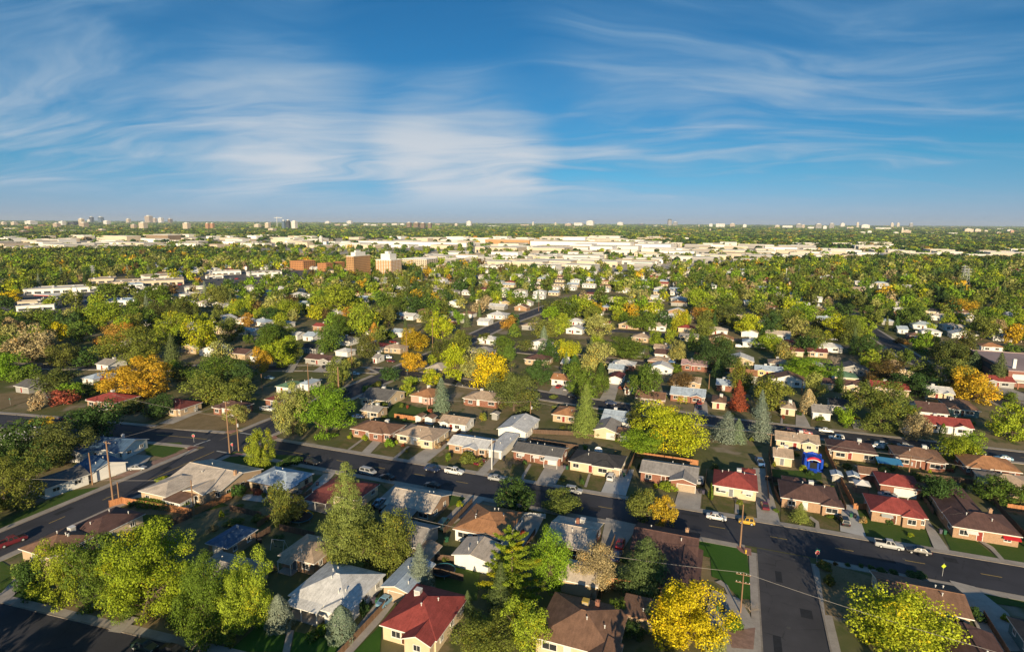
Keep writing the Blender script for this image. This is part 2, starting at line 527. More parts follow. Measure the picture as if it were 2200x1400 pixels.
FRONT_Y0, FRONT_Y1 = 130.2, 142.2
front_pts = [(-139.5, 136.2), (420, 136.2)]
west_pts = [(-420, 92), (-300, 110), (-240, 122), (-192, 129.5), (-152.5, 135.5)]
side_pts = [(-146.3, -20), (-146.3, 224), (-147, 300), (-150, 372), (-144, 480), (-138, 620)]
side2_pts = [(14.0, -30), (14.0, 129.9)]
second_pts = [(-140.2, 233), (-105, 228), (-70, 222.5), (-30, 218), (0, 214.8), (90, 215), (420, 217)]
westsecond_pts = [(-420, 150), (-330, 172), (-240, 204), (-190, 224), (-152.3, 233.5)]
ne_pts = [(87, 600), (88, 470), (92, 360), (104, 290), (117, 220.5)]
bottom_pts = [(-420, 19), (-152.3, 50.5), (-120, 52.6), (-60, 58), (-10, 62)]
third_pts = [(-140.5, 302), (-60, 296), (91, 297)]
fourth_pts = [(-140, 384), (0, 380), (86, 380)]
fifth_pts = [(110, 300), (420, 303)]
ROADS = [(front_pts, 12.0), (west_pts, 11.5), (side_pts, 11.4), (side2_pts, 10.4), (second_pts, 9.6), (westsecond_pts, 9.0), (ne_pts, 10.0), (bottom_pts, 12.0), (third_pts, 9.0), (fourth_pts, 9.0), (fifth_pts, 9.0)]
ROADNAMES = ['front_road', 'west_road', 'cross_road', 'side_road', 'second_road', 'curved_road', 'far_cross_road', 'near_road', 'third_road', 'fourth_road', 'fifth_road']
RZ = [.040, .040, .036, .036, .040, .040, .036, .040, .040, .040, .040]
for (pts, w), nm, z in zip(ROADS, ROADNAMES, RZ):
    m = MB()
    strip(m, pts, w, z)
    struct(m, nm, M_ROAD2 if nm == 'side_road' else M_ROAD)
m = MB()   # junction squares
m.poly([(-152.4, 129.6, .044), (-139.4, 130.2, .044), (-139.4, 142.2, .044), (-152.4, 141.2, .044)])
m.poly([(-152.2, 228.8, .044), (-140.1, 228.4, .044), (-140.1, 237.6, .044), (-152.2, 238, .044)])
struct(m, 'junction_road', M_ROAD)
# yellow dashes and stop bars
m = MB()
for (pts, w), z, st, ln, gap, skip in ((ROADS[0], .055, 6, 3.6, 9.6, 0), (ROADS[1], .055, 3, 3.6, 9.6, 0), (ROADS[2], .055, 0, 3.6, 9.0, 0), (ROADS[4], .055, 4, 3.2, 10.5, 0)):
    P = [Vector(p) for p in pts]
    for i in range(len(P)-1):
        d = P[i+1]-P[i]
        L = d.length
        d.normalize()
        s_ = st
        while s_ < L-ln:
            a, b_ = P[i]+d*s_, P[i]+d*(s_+ln)
            if abs(a.x+146) > 14 or not (128 < a.y < 145):
                strip(m, [a, b_], 0.22, z)
            s_ += ln+gap
# solid stretches before the junction
strip(m, [(-146.3, 108), (-146.3, 128)], .24, .056)
strip(m, [(-176, 132.0), (-157, 134.9)], .24, .056)
strip(m, [(-137, 136.3), (-119, 136.3)], .24, .056)
struct(m, 'yellow_road_marking', M_YELLOW)
m = MB()
strip(m, [(-146.0, 128.6), (-140.8, 128.6)], .45, .056)
strip(m, [(-156.3, 129.2), (-155.6, 135)], .45, .056)
strip(m, [(-138.2, 136.6), (-138.2, 142)], .45, .056)
strip(m, [(-151.8, 143.6), (-146.6, 143.6)], .45, .056)
for k in range(7):
    x_ = 97 + k*1.25
    strip(m, [(x_, 305.5), (x_-.2, 309)], .5, .056)
struct(m, 'white_road_marking', M_WPAINT)

# repairs in the road surface
m = MB()
for x_, y_, w_, d_ in ((-120, 133, 3, 1.6), (-96, 139.3, 5, 1.2), (-70, 132.5, 2.2, 2), (-48, 138.5, 7, 1.1), (-30, 133.6, 3, 1.8), (-8, 139.6, 4, 1.2), (30, 134, 6, 1.1), (46, 138.8, 2.4, 2), (62, 133.2, 5, 1.3)):
    m.poly([(x_, y_, .048), (x_+w_, y_, .048), (x_+w_, y_+d_, .048), (x_, y_+d_, .048)])
for x_, y_, w_, d_ in ((-150, 84, 1.4, 4), (-144.8, 100, 1.2, 6), (-149.5, 112, 2, 2.4), (10.5, 96, 1.3, 5), (15.6, 108, 2, 2.6), (12, 118, 1.2, 4), (-149, 168, 1.5, 6), (-145, 190, 1.4, 4)):
    m.poly([(x_, y_, .048), (x_+w_, y_, .048), (x_+w_, y_+d_, .048), (x_, y_+d_, .048)])
struct(m, 'road_patch_surface', surf('patch asphalt', (.027, .028, .032), .8, .25, 1.0, 8.0))
m = MB()
for x_, y_ in ((-110, 136.9), (-77, 135.6), (-38, 136.8), (3, 135.4), (13.2, 104), (38, 136.7), (-146.8, 95), (-147, 118)):
    m.prism([(x_+.38*math.cos(t*.5236), y_+.38*math.sin(t*.5236), .05) for t in range(12)], [(x_+.38*math.cos(t*.5236), y_+.38*math.sin(t*.5236), .062) for t in range(12)])
struct(m, 'manhole_cover_surface', surf('cast iron', (.09, .085, .08), .6, .2))
# sidewalks with kerbs
def walk(m, mk, pts, off, sgn, w=1.7):
    """sidewalk slab beside a road edge at offset off, on the side sgn"""
    a, b = sgn*off, sgn*(off+.28)
    raised(mk, pts, max(a, b), min(a, b), 0, .15)
    a, b = sgn*(off+.28), sgn*(off+.28+w)
    raised(m, pts, max(a, b), min(a, b), 0, .145)
m, mk = MB(), MB()
def cut(pts, spans):
    return [[(a, pts[0][1]), (b, pts[0][1])] for a, b in spans]
for s_ in cut(front_pts, [(-137, 420)]): walk(m, mk, s_, 6.0, 1)
for s_ in cut(front_pts, [(-137, 6.3), (21.7, 420)]): walk(m, mk, s_, 6.0, -1)
walk(m, mk, [(-420, 92), (-300, 110), (-240, 122), (-192, 129.5), (-155, 135.1)], 5.75, 1)
walk(m, mk, [(-420, 92), (-300, 110), (-240, 122), (-192, 129.5), (-155, 135.1)], 5.75, -1)
walk(m, mk, [(-146.3, 58.5), (-146.3, 127.5)], 5.7, 1)
walk(m, mk, [(-146.3, 60.5), (-146.3, 127.5)], 5.7, -1)
for a, b in ((145, 224), (240, 300)):
    walk(m, mk, [(-146.3, a), (-146.6, b)], 5.7, 1)
    walk(m, mk, [(-146.3, a), (-146.6, b)], 5.7, -1)
walk(m, mk, [(-147, 300), (-150, 372), (-144, 480)], 5.7, 1)
walk(m, mk, [(-147, 305), (-150, 372), (-144, 480)], 5.7, -1)
walk(m, mk, [(14, 20), (14, 127.5)], 5.2, 1, 1.4)
walk(m, mk, [(14, 20), (14, 127.5)], 5.2, -1, 1.4)
for sg in (1, -1):
    walk(m, mk, [(-137, 232.5), (-105, 228), (-70, 222.5), (-30, 218), (0, 214.8), (90, 215), (420, 217)], 4.8, sg, 1.4)
    walk(m, mk, [(-420, 150), (-330, 172), (-240, 204), (-190, 224), (-155, 233)], 4.5, sg, 1.3)
    walk(m, mk, [(88, 470), (92, 360), (100, 312)], 5.0, sg, 1.4)
    walk(m, mk, [(106, 285), (114, 232)], 5.0, sg, 1.4)
    walk(m, mk, [(-136, 302), (-60, 296), (84, 297)], 4.5, sg, 1.2)
walk(m, mk, [(-140, 51.3), (-120, 52.6), (-60, 58), (-10, 62)], 6.0, 1)
struct(m, 'sidewalk', M_WALK)
struct(mk, 'kerb', M_KERB)
m = MB()  # corner ramps of reddish concrete
for cx, cy, a0 in ((-139, 142.5, 0), (-154, 142, 90), (-139, 129.6, 270), (-153.8, 128.6, 180), (7.6, 129.0, 180), (20.4, 129.0, 270)):
    pts = [(cx, cy)] + [(cx+3.0*math.cos(R(a0+t)), cy+3.0*math.sin(R(a0+t))) for t in range(0, 91, 15)]
    m.prism([(x, y, 0) for x, y in pts], [(x, y, .15) for x, y in pts])
struct(m, 'corner_ramp', M_PINK)

# ground patches: lawns, drives, paths given by their corners in the survey windows
def patch(mb, c, pts, z):
    p = [g(c, *a) for a in pts]
    ar = sum(p[i][0]*p[(i+1) % len(p)][1]-p[(i+1) % len(p)][0]*p[i][1] for i in range(len(p)))
    if ar < 0: p.reverse()
    mb.poly([(x, y, z) for x, y in p])
DRIVES = {'conc': [
 (2, [(448, 312), (497, 318), (585, 225), (545, 214)]), (2, [(700, 355), (800, 372), (938, 262), (860, 252)]), (2, [(1072, 432), (1118, 441), (1240, 310), (1190, 298)]),
 (3, [(135, 470), (240, 484), (298, 385), (190, 372)]), (3, [(885, 605), (1028, 628), (1040, 510), (915, 508)]), (4, [(68, 672), (193, 692), (140, 500), (110, 400), (45, 395)]),
 (4, [(1035, 837), (1122, 853), (1010, 690), (965, 668)]), (4, [(1118, 1010), (1255, 1045), (1440, 1190), (1560, 1400), (1330, 1400), (1190, 1100)]),
 (2, [(565, 548), (640, 480), (705, 485), (620, 560), (560, 620), (500, 610)]), (2, [(1040, 540), (1135, 560), (960, 700), (890, 690)]), (2, [(100, 570), (240, 430), (310, 420), (170, 590), (120, 600)]),
 (3, [(515, 668), (690, 708), (570, 905), (470, 870)]), (3, [(70, 640), (180, 655), (130, 760), (60, 840), (40, 740)]), (3, [(1090, 1060), (1240, 1110), (1300, 1200), (1350, 1330), (1340, 1420), (1160, 1420), (1060, 1200)]),
 (2, [(590, 1060), (690, 1060), (560, 1230), (390, 1420), (300, 1420)]), (1, [(590, 1290), (660, 1300), (760, 1215), (700, 1205)]), (1, [(600, 400), (700, 320), (830, 330), (800, 370), (640, 440)]),
 (5, [(1250, 1140), (1360, 1140), (1600, 1040), (1480, 1030)]), (6, [(440, 730), (520, 735), (620, 680), (530, 672)]), (6, [(230, 735), (290, 735), (370, 600), (310, 600)]),
 (7, [(690, 945), (810, 955), (845, 825), (760, 820)]), (7, [(1430, 1050), (1545, 1065), (1535, 960), (1450, 955)]), (7, [(290, 890), (430, 920), (480, 820), (340, 800)]),
 (8, [(400, 1160), (525, 1175), (460, 1050), (405, 1050)]), (8, [(860, 1180), (960, 1190), (900, 1110), (820, 1100)]), (8, [(1250, 1220), (1350, 1240), (1360, 1160), (1270, 1150)]), (8, [(1900, 850), (2060, 850), (2200, 900), (2200, 960), (2050, 930)])],
 'new': [(3, [(487, 528), (622, 548), (668, 405), (545, 398)]), (4, [(522, 742), (664, 773), (605, 600), (520, 594)]), (1, [(1330, 540), (1480, 545), (1440, 585), (1325, 570)]), (1, [(1620, 590), (1790, 440), (1790, 560), (1640, 640)])],
 'path': [(2, [(372, 295), (386, 297), (478, 230), (464, 228)]), (2, [(620, 343), (640, 346), (715, 278), (702, 276)]), (3, [(42, 456), (62, 459), (107, 376), (94, 374)]), (3, [(394, 500), (408, 503), (431, 430), (418, 428)]),
 (3, [(1217, 645), (1242, 650), (1238, 572), (1221, 570)]), (4, [(385, 726), (411, 730), (404, 690), (360, 660), (350, 670), (388, 700)]), (4, [(1400, 902), (1428, 908), (1360, 830), (1285, 785), (1262, 785), (1340, 840)]),
 (4, [(195, 700), (230, 704), (230, 700), (200, 696)]), (1, [(405, 1235), (440, 1240), (525, 1140), (510, 1135)]), (1, [(0, 1140), (0, 1090), (80, 1000), (140, 990), (110, 1060), (40, 1130)]), (2, [(15, 1420), (55, 1420), (80, 1285), (45, 1280)]),
 (3, [(1140, 1010), (1180, 1040), (1210, 1110), (1190, 1115), (1160, 1050), (1110, 1020)]), (8, [(280, 1140), (300, 1142), (300, 1090), (285, 1090)]), (5, [(360, 930), (380, 940), (350, 880), (330, 885)]), (6, [(860, 700), (960, 745), (975, 735), (880, 690)])]}
for key, mat, nm in (('conc', M_CONC, 'driveway'), ('new', M_CONCB, 'pale_driveway'), ('path', M_WALK, 'footpath')):
    m = MB()
    for k, (c, pts) in enumerate(DRIVES[key]):
        patch(m, c, pts, .150+.003*(k % 5) + (.02 if key != 'path' else .04))
    struct(m, nm, mat)
LAWNS = {'mixed': [
 (2, [(290, 275), (372, 294), (462, 230), (400, 222)]), (2, [(388, 298), (450, 308), (540, 240), (480, 235)]), (2, [(500, 320), (620, 342), (700, 278), (590, 262)]), (2, [(640, 346), (700, 352), (790, 290), (720, 280)]),
 (2, [(820, 372), (1072, 425), (1130, 340), (930, 300)]), (3, [(-10, 440), (42, 455), (92, 378), (0, 372)]), (3, [(62, 460), (138, 468), (185, 385), (110, 378)]), (3, [(238, 482), (394, 500), (416, 432), (300, 380)]),
 (3, [(408, 503), (485, 520), (520, 445), (432, 432)]), (3, [(1035, 618), (1216, 645), (1220, 572), (1050, 530)]), (3, [(1242, 650), (1345, 668), (1345, 600), (1240, 580)]), (4, [(195, 690), (385, 724), (350, 660), (200, 600)]), (4, [(410, 728), (522, 742), (515, 650), (370, 640)]),
 (8, [(210, 1140), (282, 1142), (285, 1080), (215, 1060)]), (8, [(300, 1142), (405, 1158), (408, 1090), (310, 1080)]), (8, [(520, 1170), (700, 1190), (650, 1100), (520, 1090)]), (6, [(280, 735), (440, 735), (520, 680), (340, 680)])],
 'green': [(4, [(610, 640), (665, 765), (1020, 830), (985, 700), (640, 600)]), (4, [(1060, 700), (1130, 850), (1400, 900), (1260, 790), (1100, 740)]), (4, [(1428, 905), (1540, 925), (1540, 790), (1300, 790)]), (2, [(660, 70), (560, 130), (740, 150), (880, 60)]),
 (1, [(780, 260), (800, 320), (900, 340), (1010, 285), (990, 255)]), (1, [(0, 730), (0, 690), (380, 520), (540, 500), (520, 520)]), (1, [(780, 650), (680, 770), (760, 790), (960, 690), (930, 650)]), (1, [(1190, 345), (1330, 385), (1480, 400), (1640, 330), (1290, 305)]), (4, [(150, 400), (140, 470), (420, 460), (420, 420)]),
 (2, [(710, 505), (760, 560), (930, 610), (1030, 560), (920, 525)]), (6, [(1000, 1000), (960, 1100), (1230, 1100), (1380, 1040), (1120, 960)]), (4, [(1245, 1060), (1310, 1130), (1540, 1160), (1540, 1110), (1390, 1085)]), (8, [(1360, 560), (1390, 600), (1560, 590), (1500, 560)]), (8, [(640, 850), (690, 870), (900, 860), (860, 810), (640, 800)]), (5, [(1240, 690), (1260, 720), (1340, 700), (1300, 680)]),
 (1, [(0, 1120), (200, 1180), (300, 1080), (150, 990), (0, 900)]), (2, [(850, 1000), (870, 1110), (1080, 1120), (1100, 960), (960, 920)]), (1, [(1000, 590), (1090, 640), (1250, 600), (1180, 570)])],
 'rich': [(3, [(1020, 785), (1280, 835), (1318, 1115), (1240, 1110), (1150, 1010), (1092, 990), (1085, 885), (1010, 870)]), (2, [(60, 1420), (85, 1290), (280, 1330), (400, 1290), (310, 1410)]), (1, [(1250, 1400), (1430, 1240), (1560, 1280), (1550, 1400)]), (2, [(390, 1420), (560, 1250), (550, 1420)])],
 'dry': [(1, [(200, 1170), (430, 1225), (510, 1140), (350, 1090)]), (1, [(445, 1240), (590, 1280), (700, 1200), (540, 1140)]), (1, [(680, 1300), (900, 1350), (1080, 1260), (800, 1200)]), (1, [(820, 180), (1200, 190), (1330, 170), (1510, 110), (1300, 80), (1050, 100)]), (1, [(660, 130), (800, 145), (880, 100), (700, 80)]),
 (4, [(400, 900), (440, 1200), (720, 1230), (720, 1000), (500, 930)]), (3, [(640, 1260), (1150, 1400), (1330, 1300), (1200, 1250)]), (2, [(540, 470), (600, 520), (650, 480), (600, 460)]), (6, [(660, 700), (680, 745), (860, 745), (980, 680), (880, 660)]), (6, [(1400, 500), (1560, 510), (1740, 450), (1640, 420)]), (8, [(900, 190), (1180, 220), (1500, 200), (1400, 130), (900, 130)]),
 (5, [(0, 1030), (210, 960), (260, 900), (0, 900)]), (5, [(940, 1110), (1140, 1130), (1220, 1080), (960, 1060)]), (3, [(90, 220), (60, 370), (330, 370), (440, 220)])]}
for key, mat, nm in (('mixed', M_LAWN3, 'worn_lawn'), ('green', M_LAWN, 'green_lawn'), ('rich', M_LAWN2, 'watered_lawn'), ('dry', M_DRY, 'dry_lawn')):
    m = MB()
    for k, (c, pts) in enumerate(LAWNS[key]):
        patch(m, c, pts, .06+.004*(k % 6) + {'mixed': 0, 'green': .026, 'rich': .05, 'dry': .075}[key])
    struct(m, nm, mat)
m = MB()
patch(m, 1, [(560, 470), (640, 440), (830, 360), (1010, 300), (1110, 262), (960, 330), (700, 440)], .15)
patch(m, 3, [(1180, 1290), (1330, 1270), (1320, 1390), (1200, 1380)], .19)
struct(m, 'gravel_bed_ground', M_GRAVEL)
# the dry, built-up valley floor in the distance
def dry_mat():
    m, t, b = new_mat('dry valley floor')
    n1 = noise(t, 0.006, 6, 0.7)
    n2 = noise(t, 0.03, 5, 0.7)
    c = mix_col(t, smooth(t, n1, 0.4, 0.6), (.56, .47, .35), (.42, .38, .32))
    c = mix_col(t, smooth(t, n2, 0.5, 0.7), c, (.26, .24, .13))
    t.links.new(c, b.inputs['Base Color'])
    b.inputs['Roughness'].default_value = 1.0
    return m
DRYPOLY = [(-60, 546), (330, 537), (520, 545), (700, 560), (860, 552), (1010, 575), (1250, 585), (1500, 575), (1700, 562), (2000, 557), (2260, 562), (2260, 543), (1950, 540), (1700, 533), (1400, 522), (1320, 514), (1080, 514), (700, 511), (420, 508), (200, 510), (-60, 516)]
MALLPOLY = [(-40, 655), (60, 630), (150, 612), (350, 590), (560, 580), (690, 577), (720, 590), (600, 602), (470, 625), (350, 640), (310, 660), (190, 668), (60, 690), (-40, 690)]
def px_in(poly, x, y):
    r, n = False, len(poly)
    for i in range(n):
        x1, y1 = poly[i]; x2, y2 = poly[i-1]
        if (y1 > y) != (y2 > y) and x < (x2-x1)*(y-y1)/(y2-y1)+x1: r = not r
    return r
m = MB()
m.poly([(*ground(*p), .10) for p in reversed(DRYPOLY)])
if Vector(np.cross(np.subtract(m.v[1], m.v[0]), np.subtract(m.v[2], m.v[1]))).z < 0: m.f[0] = tuple(reversed(m.f[0]))
struct(m, 'valley_floor_ground', dry_mat())
m = MB()
p_ = [ground(*a) for a in MALLPOLY]
m.poly([(x, y, .07) for x, y in reversed(p_)])
struct(m, 'parking_lot_ground', asphalt('car park asphalt', (.11, .105, .10)))
m = MB()
m.poly([(*ground(*a), .06) for a in [(1980, 640), (2240, 655), (2240, 585), (1960, 590)]])
struct(m, 'park_grass_ground', M_LAWN2)

# ================================================================ builders
def add_hip(mb, x0, x1, y0, y1, ze, slope, th=.2):
    w, d = x1-x0, y1-y0
    h = min(w, d)/2
    zr = ze+h*slope
    if w >= d:
        a, b = (x0+h, (y0+y1)/2, zr), (x1-h, (y0+y1)/2, zr)
    else:
        a, b = ((x0+x1)/2, y0+h, zr), ((x0+x1)/2, y1-h, zr)
    e = [(x0, y0, ze), (x1, y0, ze), (x1, y1, ze), (x0, y1, ze)]
    l = [(x, y, z-th) for x, y, z in e]
    if w >= d:
        mb.poly([e[0], e[1], b, a]); mb.poly([e[1], e[2], b]); mb.poly([e[2], e[3], a, b]); mb.poly([e[3], e[0], a])
    else:
        mb.poly([e[0], e[1], a]); mb.poly([e[1], e[2], b, a]); mb.poly([e[2], e[3], b]); mb.poly([e[3], e[0], a, b])
    for i in range(4):
        j = (i+1) % 4
        mb.poly([l[i], l[j], e[j], e[i]], 1)
    mb.poly(list(reversed(l)), 1)
    # ridge cap
    mb.tube([(a[0], a[1], a[2]+.02), (b[0], b[1], b[2]+.02)], [.10, .10], 5)
    return zr
def add_gable(mb, x0, x1, y0, y1, ze, slope, axis, th=.2):
    if axis == 'x':
        ym = (y0+y1)/2; zr = ze+(y1-y0)/2*slope
        mb.slab([(x0, y0, ze), (x1, y0, ze), (x1, ym, zr), (x0, ym, zr)], th, 0, 1)
        mb.slab([(x0, ym, zr), (x1, ym, zr), (x1, y1, ze), (x0, y1, ze)], th, 0, 1)
        mb.tube([(x0+.1, ym, zr+.01), (x1-.1, ym, zr+.01)], [.10, .10], 5)
    else:
        xm = (x0+x1)/2; zr = ze+(x1-x0)/2*slope
        mb.slab([(x0, y0, ze), (xm, y0, zr), (xm, y1, zr), (x0, y1, ze)], th, 0, 1)
        mb.slab([(xm, y0, zr), (x1, y0, ze), (x1, y1, ze), (xm, y1, zr)], th, 0, 1)
        mb.tube([(xm, y0+.1, zr+.01), (xm, y1-.1, zr+.01)], [.10, .10], 5)
    return zr
def add_walls(mb, x0, x1, y0, y1, ze, slope=0, axis=None, ov=.45):
    if axis is None:
        mb.box(x0, x1, y0, y1, 0, ze-.12)
        return
    if axis == 'x':
        ym, rz = (y0+y1)/2, ze-.22+((y1-y0)/2+ov)*slope
        prof = [(y0, 0), (y1, 0), (y1, ze-.2+ov*slope), (ym, rz), (y0, ze-.2+ov*slope)]
        mb.prism([(x0, a, b) for a, b in prof], [(x1, a, b) for a, b in prof])
    else:
        xm, rz = (x0+x1)/2, ze-.22+((x1-x0)/2+ov)*slope
        prof = [(x0, 0), (x0, ze-.2+ov*slope), (xm, rz), (x1, ze-.2+ov*slope), (x1, 0)]
        mb.prism([(a, y0, b) for a, b in prof], [(a, y1, b) for a, b in prof])
SHARED = {}
def window_mesh(w, h, trim='white'):
    k = ('w', round(w, 1), round(h, 1), trim)
    if k not in SHARED:
        f = MB(); t = .10
        f.box(-w/2-t, w/2+t, -.09, .02, -h/2-t, -h/2); f.box(-w/2-t, w/2+t, -.09, .02, h/2, h/2+t)
        f.box(-w/2-t, -w/2, -.088, .02, -h/2, h/2); f.box(w/2, w/2+t, -.088, .02, -h/2, h/2)
        for i in range(1, max(2, int(round(w/1.0)))):
            xx = -w/2+w*i/max(2, int(round(w/1.0)))
            f.box(xx-.03, xx+.03, -.075, .02, -h/2, h/2)
        f.box(-w/2-t-.05, w/2+t+.05, -.15, .02, -h/2-t-.06, -h/2-t-.002)
        p = MB(); p.box(-w/2, w/2, -.045, .02, -h/2, h/2)
        SHARED[k] = (f.mesh('window', M_TRIM if trim == 'white' else M_DARKTRIM), p.mesh('pane', M_GLASS))
    return SHARED[k]
def window(parent, x, y, z, rz, w, h, trim='white', pane=True):
    fm, pm = window_mesh(w, h, trim)
    o = put('window', fm, parent, (x, y, z), rz)
    put('pane', pm, o)
    return o
def shared(key, fn):
    if key not in SHARED: SHARED[key] = fn()
    return SHARED[key]
def door_mesh(c):
    def f():
        m = MB()
        m.box(-.5, .5, -.06, .02, 0, 2.05)
        m.box(-.62, -.5, -.08, .02, 0, 2.15, 1); m.box(.5, .62, -.08, .02, 0, 2.15, 1); m.box(-.5, .5, -.08, .02, 2.05, 2.15, 1)
        for z in (.25, .95, 1.5):
            m.box(-.32, -.04, -.075, -.05, z, z+.4, 0); m.box(.04, .32, -.075, -.05, z, z+.4, 0)
        m.box(.36, .44, -.12, -.05, 1.0, 1.06, 1)
        return m.mesh('door', [plain('door '+c, {'white': (.65, .65, .63), 'brown': (.12, .05, .03), 'grey': (.2, .21, .22), 'red': (.25, .04, .03)}[c]), M_TRIM])
    return shared(('door', c), f)
def garage_mesh(w, c='white'):
    def f():
        m = MB()
        m.box(-w/2, w/2, -.05, .02, .03, 2.15)
        for i in range(4):
            for j in range(int(w/.6)):
                x0 = -w/2+.06+j*(w-.06)/int(w/.6)
                m.box(x0, x0+(w-.06)/int(w/.6)-.08, -.075, -.045, .1+i*.52, .5+i*.52)
        m.box(-w/2-.12, -w/2, -.09, .02, 0, 2.3, 1); m.box(w/2, w/2+.12, -.09, .02, 0, 2.3, 1); m.box(-w/2, w/2, -.09, .02, 2.15, 2.3, 1)
        return m.mesh('garage_door', [plain('garage door '+c, {'white': (.66, .66, .64), 'grey': (.3, .29, .28), 'tan': (.42, .33, .24)}[c]), M_TRIM])
    return shared(('gar', round(w, 1), c), f)
def cooler_mesh(c):
    def f():
        m = MB()
        m.box(-.55, .55, -.55, .55, -.5, .75)
        for i in range(5):
            m.box(-.45, .45, -.58, -.545, .02+i*.13, .09+i*.13, 1); m.box(-.58, -.545, -.45, .45, .02+i*.13, .09+i*.13, 1); m.box(.545, .58, -.45, .45, .02+i*.13, .09+i*.13, 1)
        m.box(-.6, .6, -.6, .6, .75, .82)
        return m.mesh('cooler', [plain('cooler '+c, {'white': (.68, .68, .67), 'yellow': (.48, .33, .07), 'grey': (.42, .41, .40)}[c]), plain('louvre', (.35, .35, .34))])
    return shared(('cool', c), f)
def vent_mesh():
    def f():
        m = MB()
        m.tube([(0, 0, -.3), (0, 0, .45)], [.09, .09], 8); m.tube([(0, 0, .45), (0, 0, .5), (0, 0, .62)], [.17, .18, .03], 8)
        return m.mesh('vent', M_STEEL)
    return shared('vent', f)

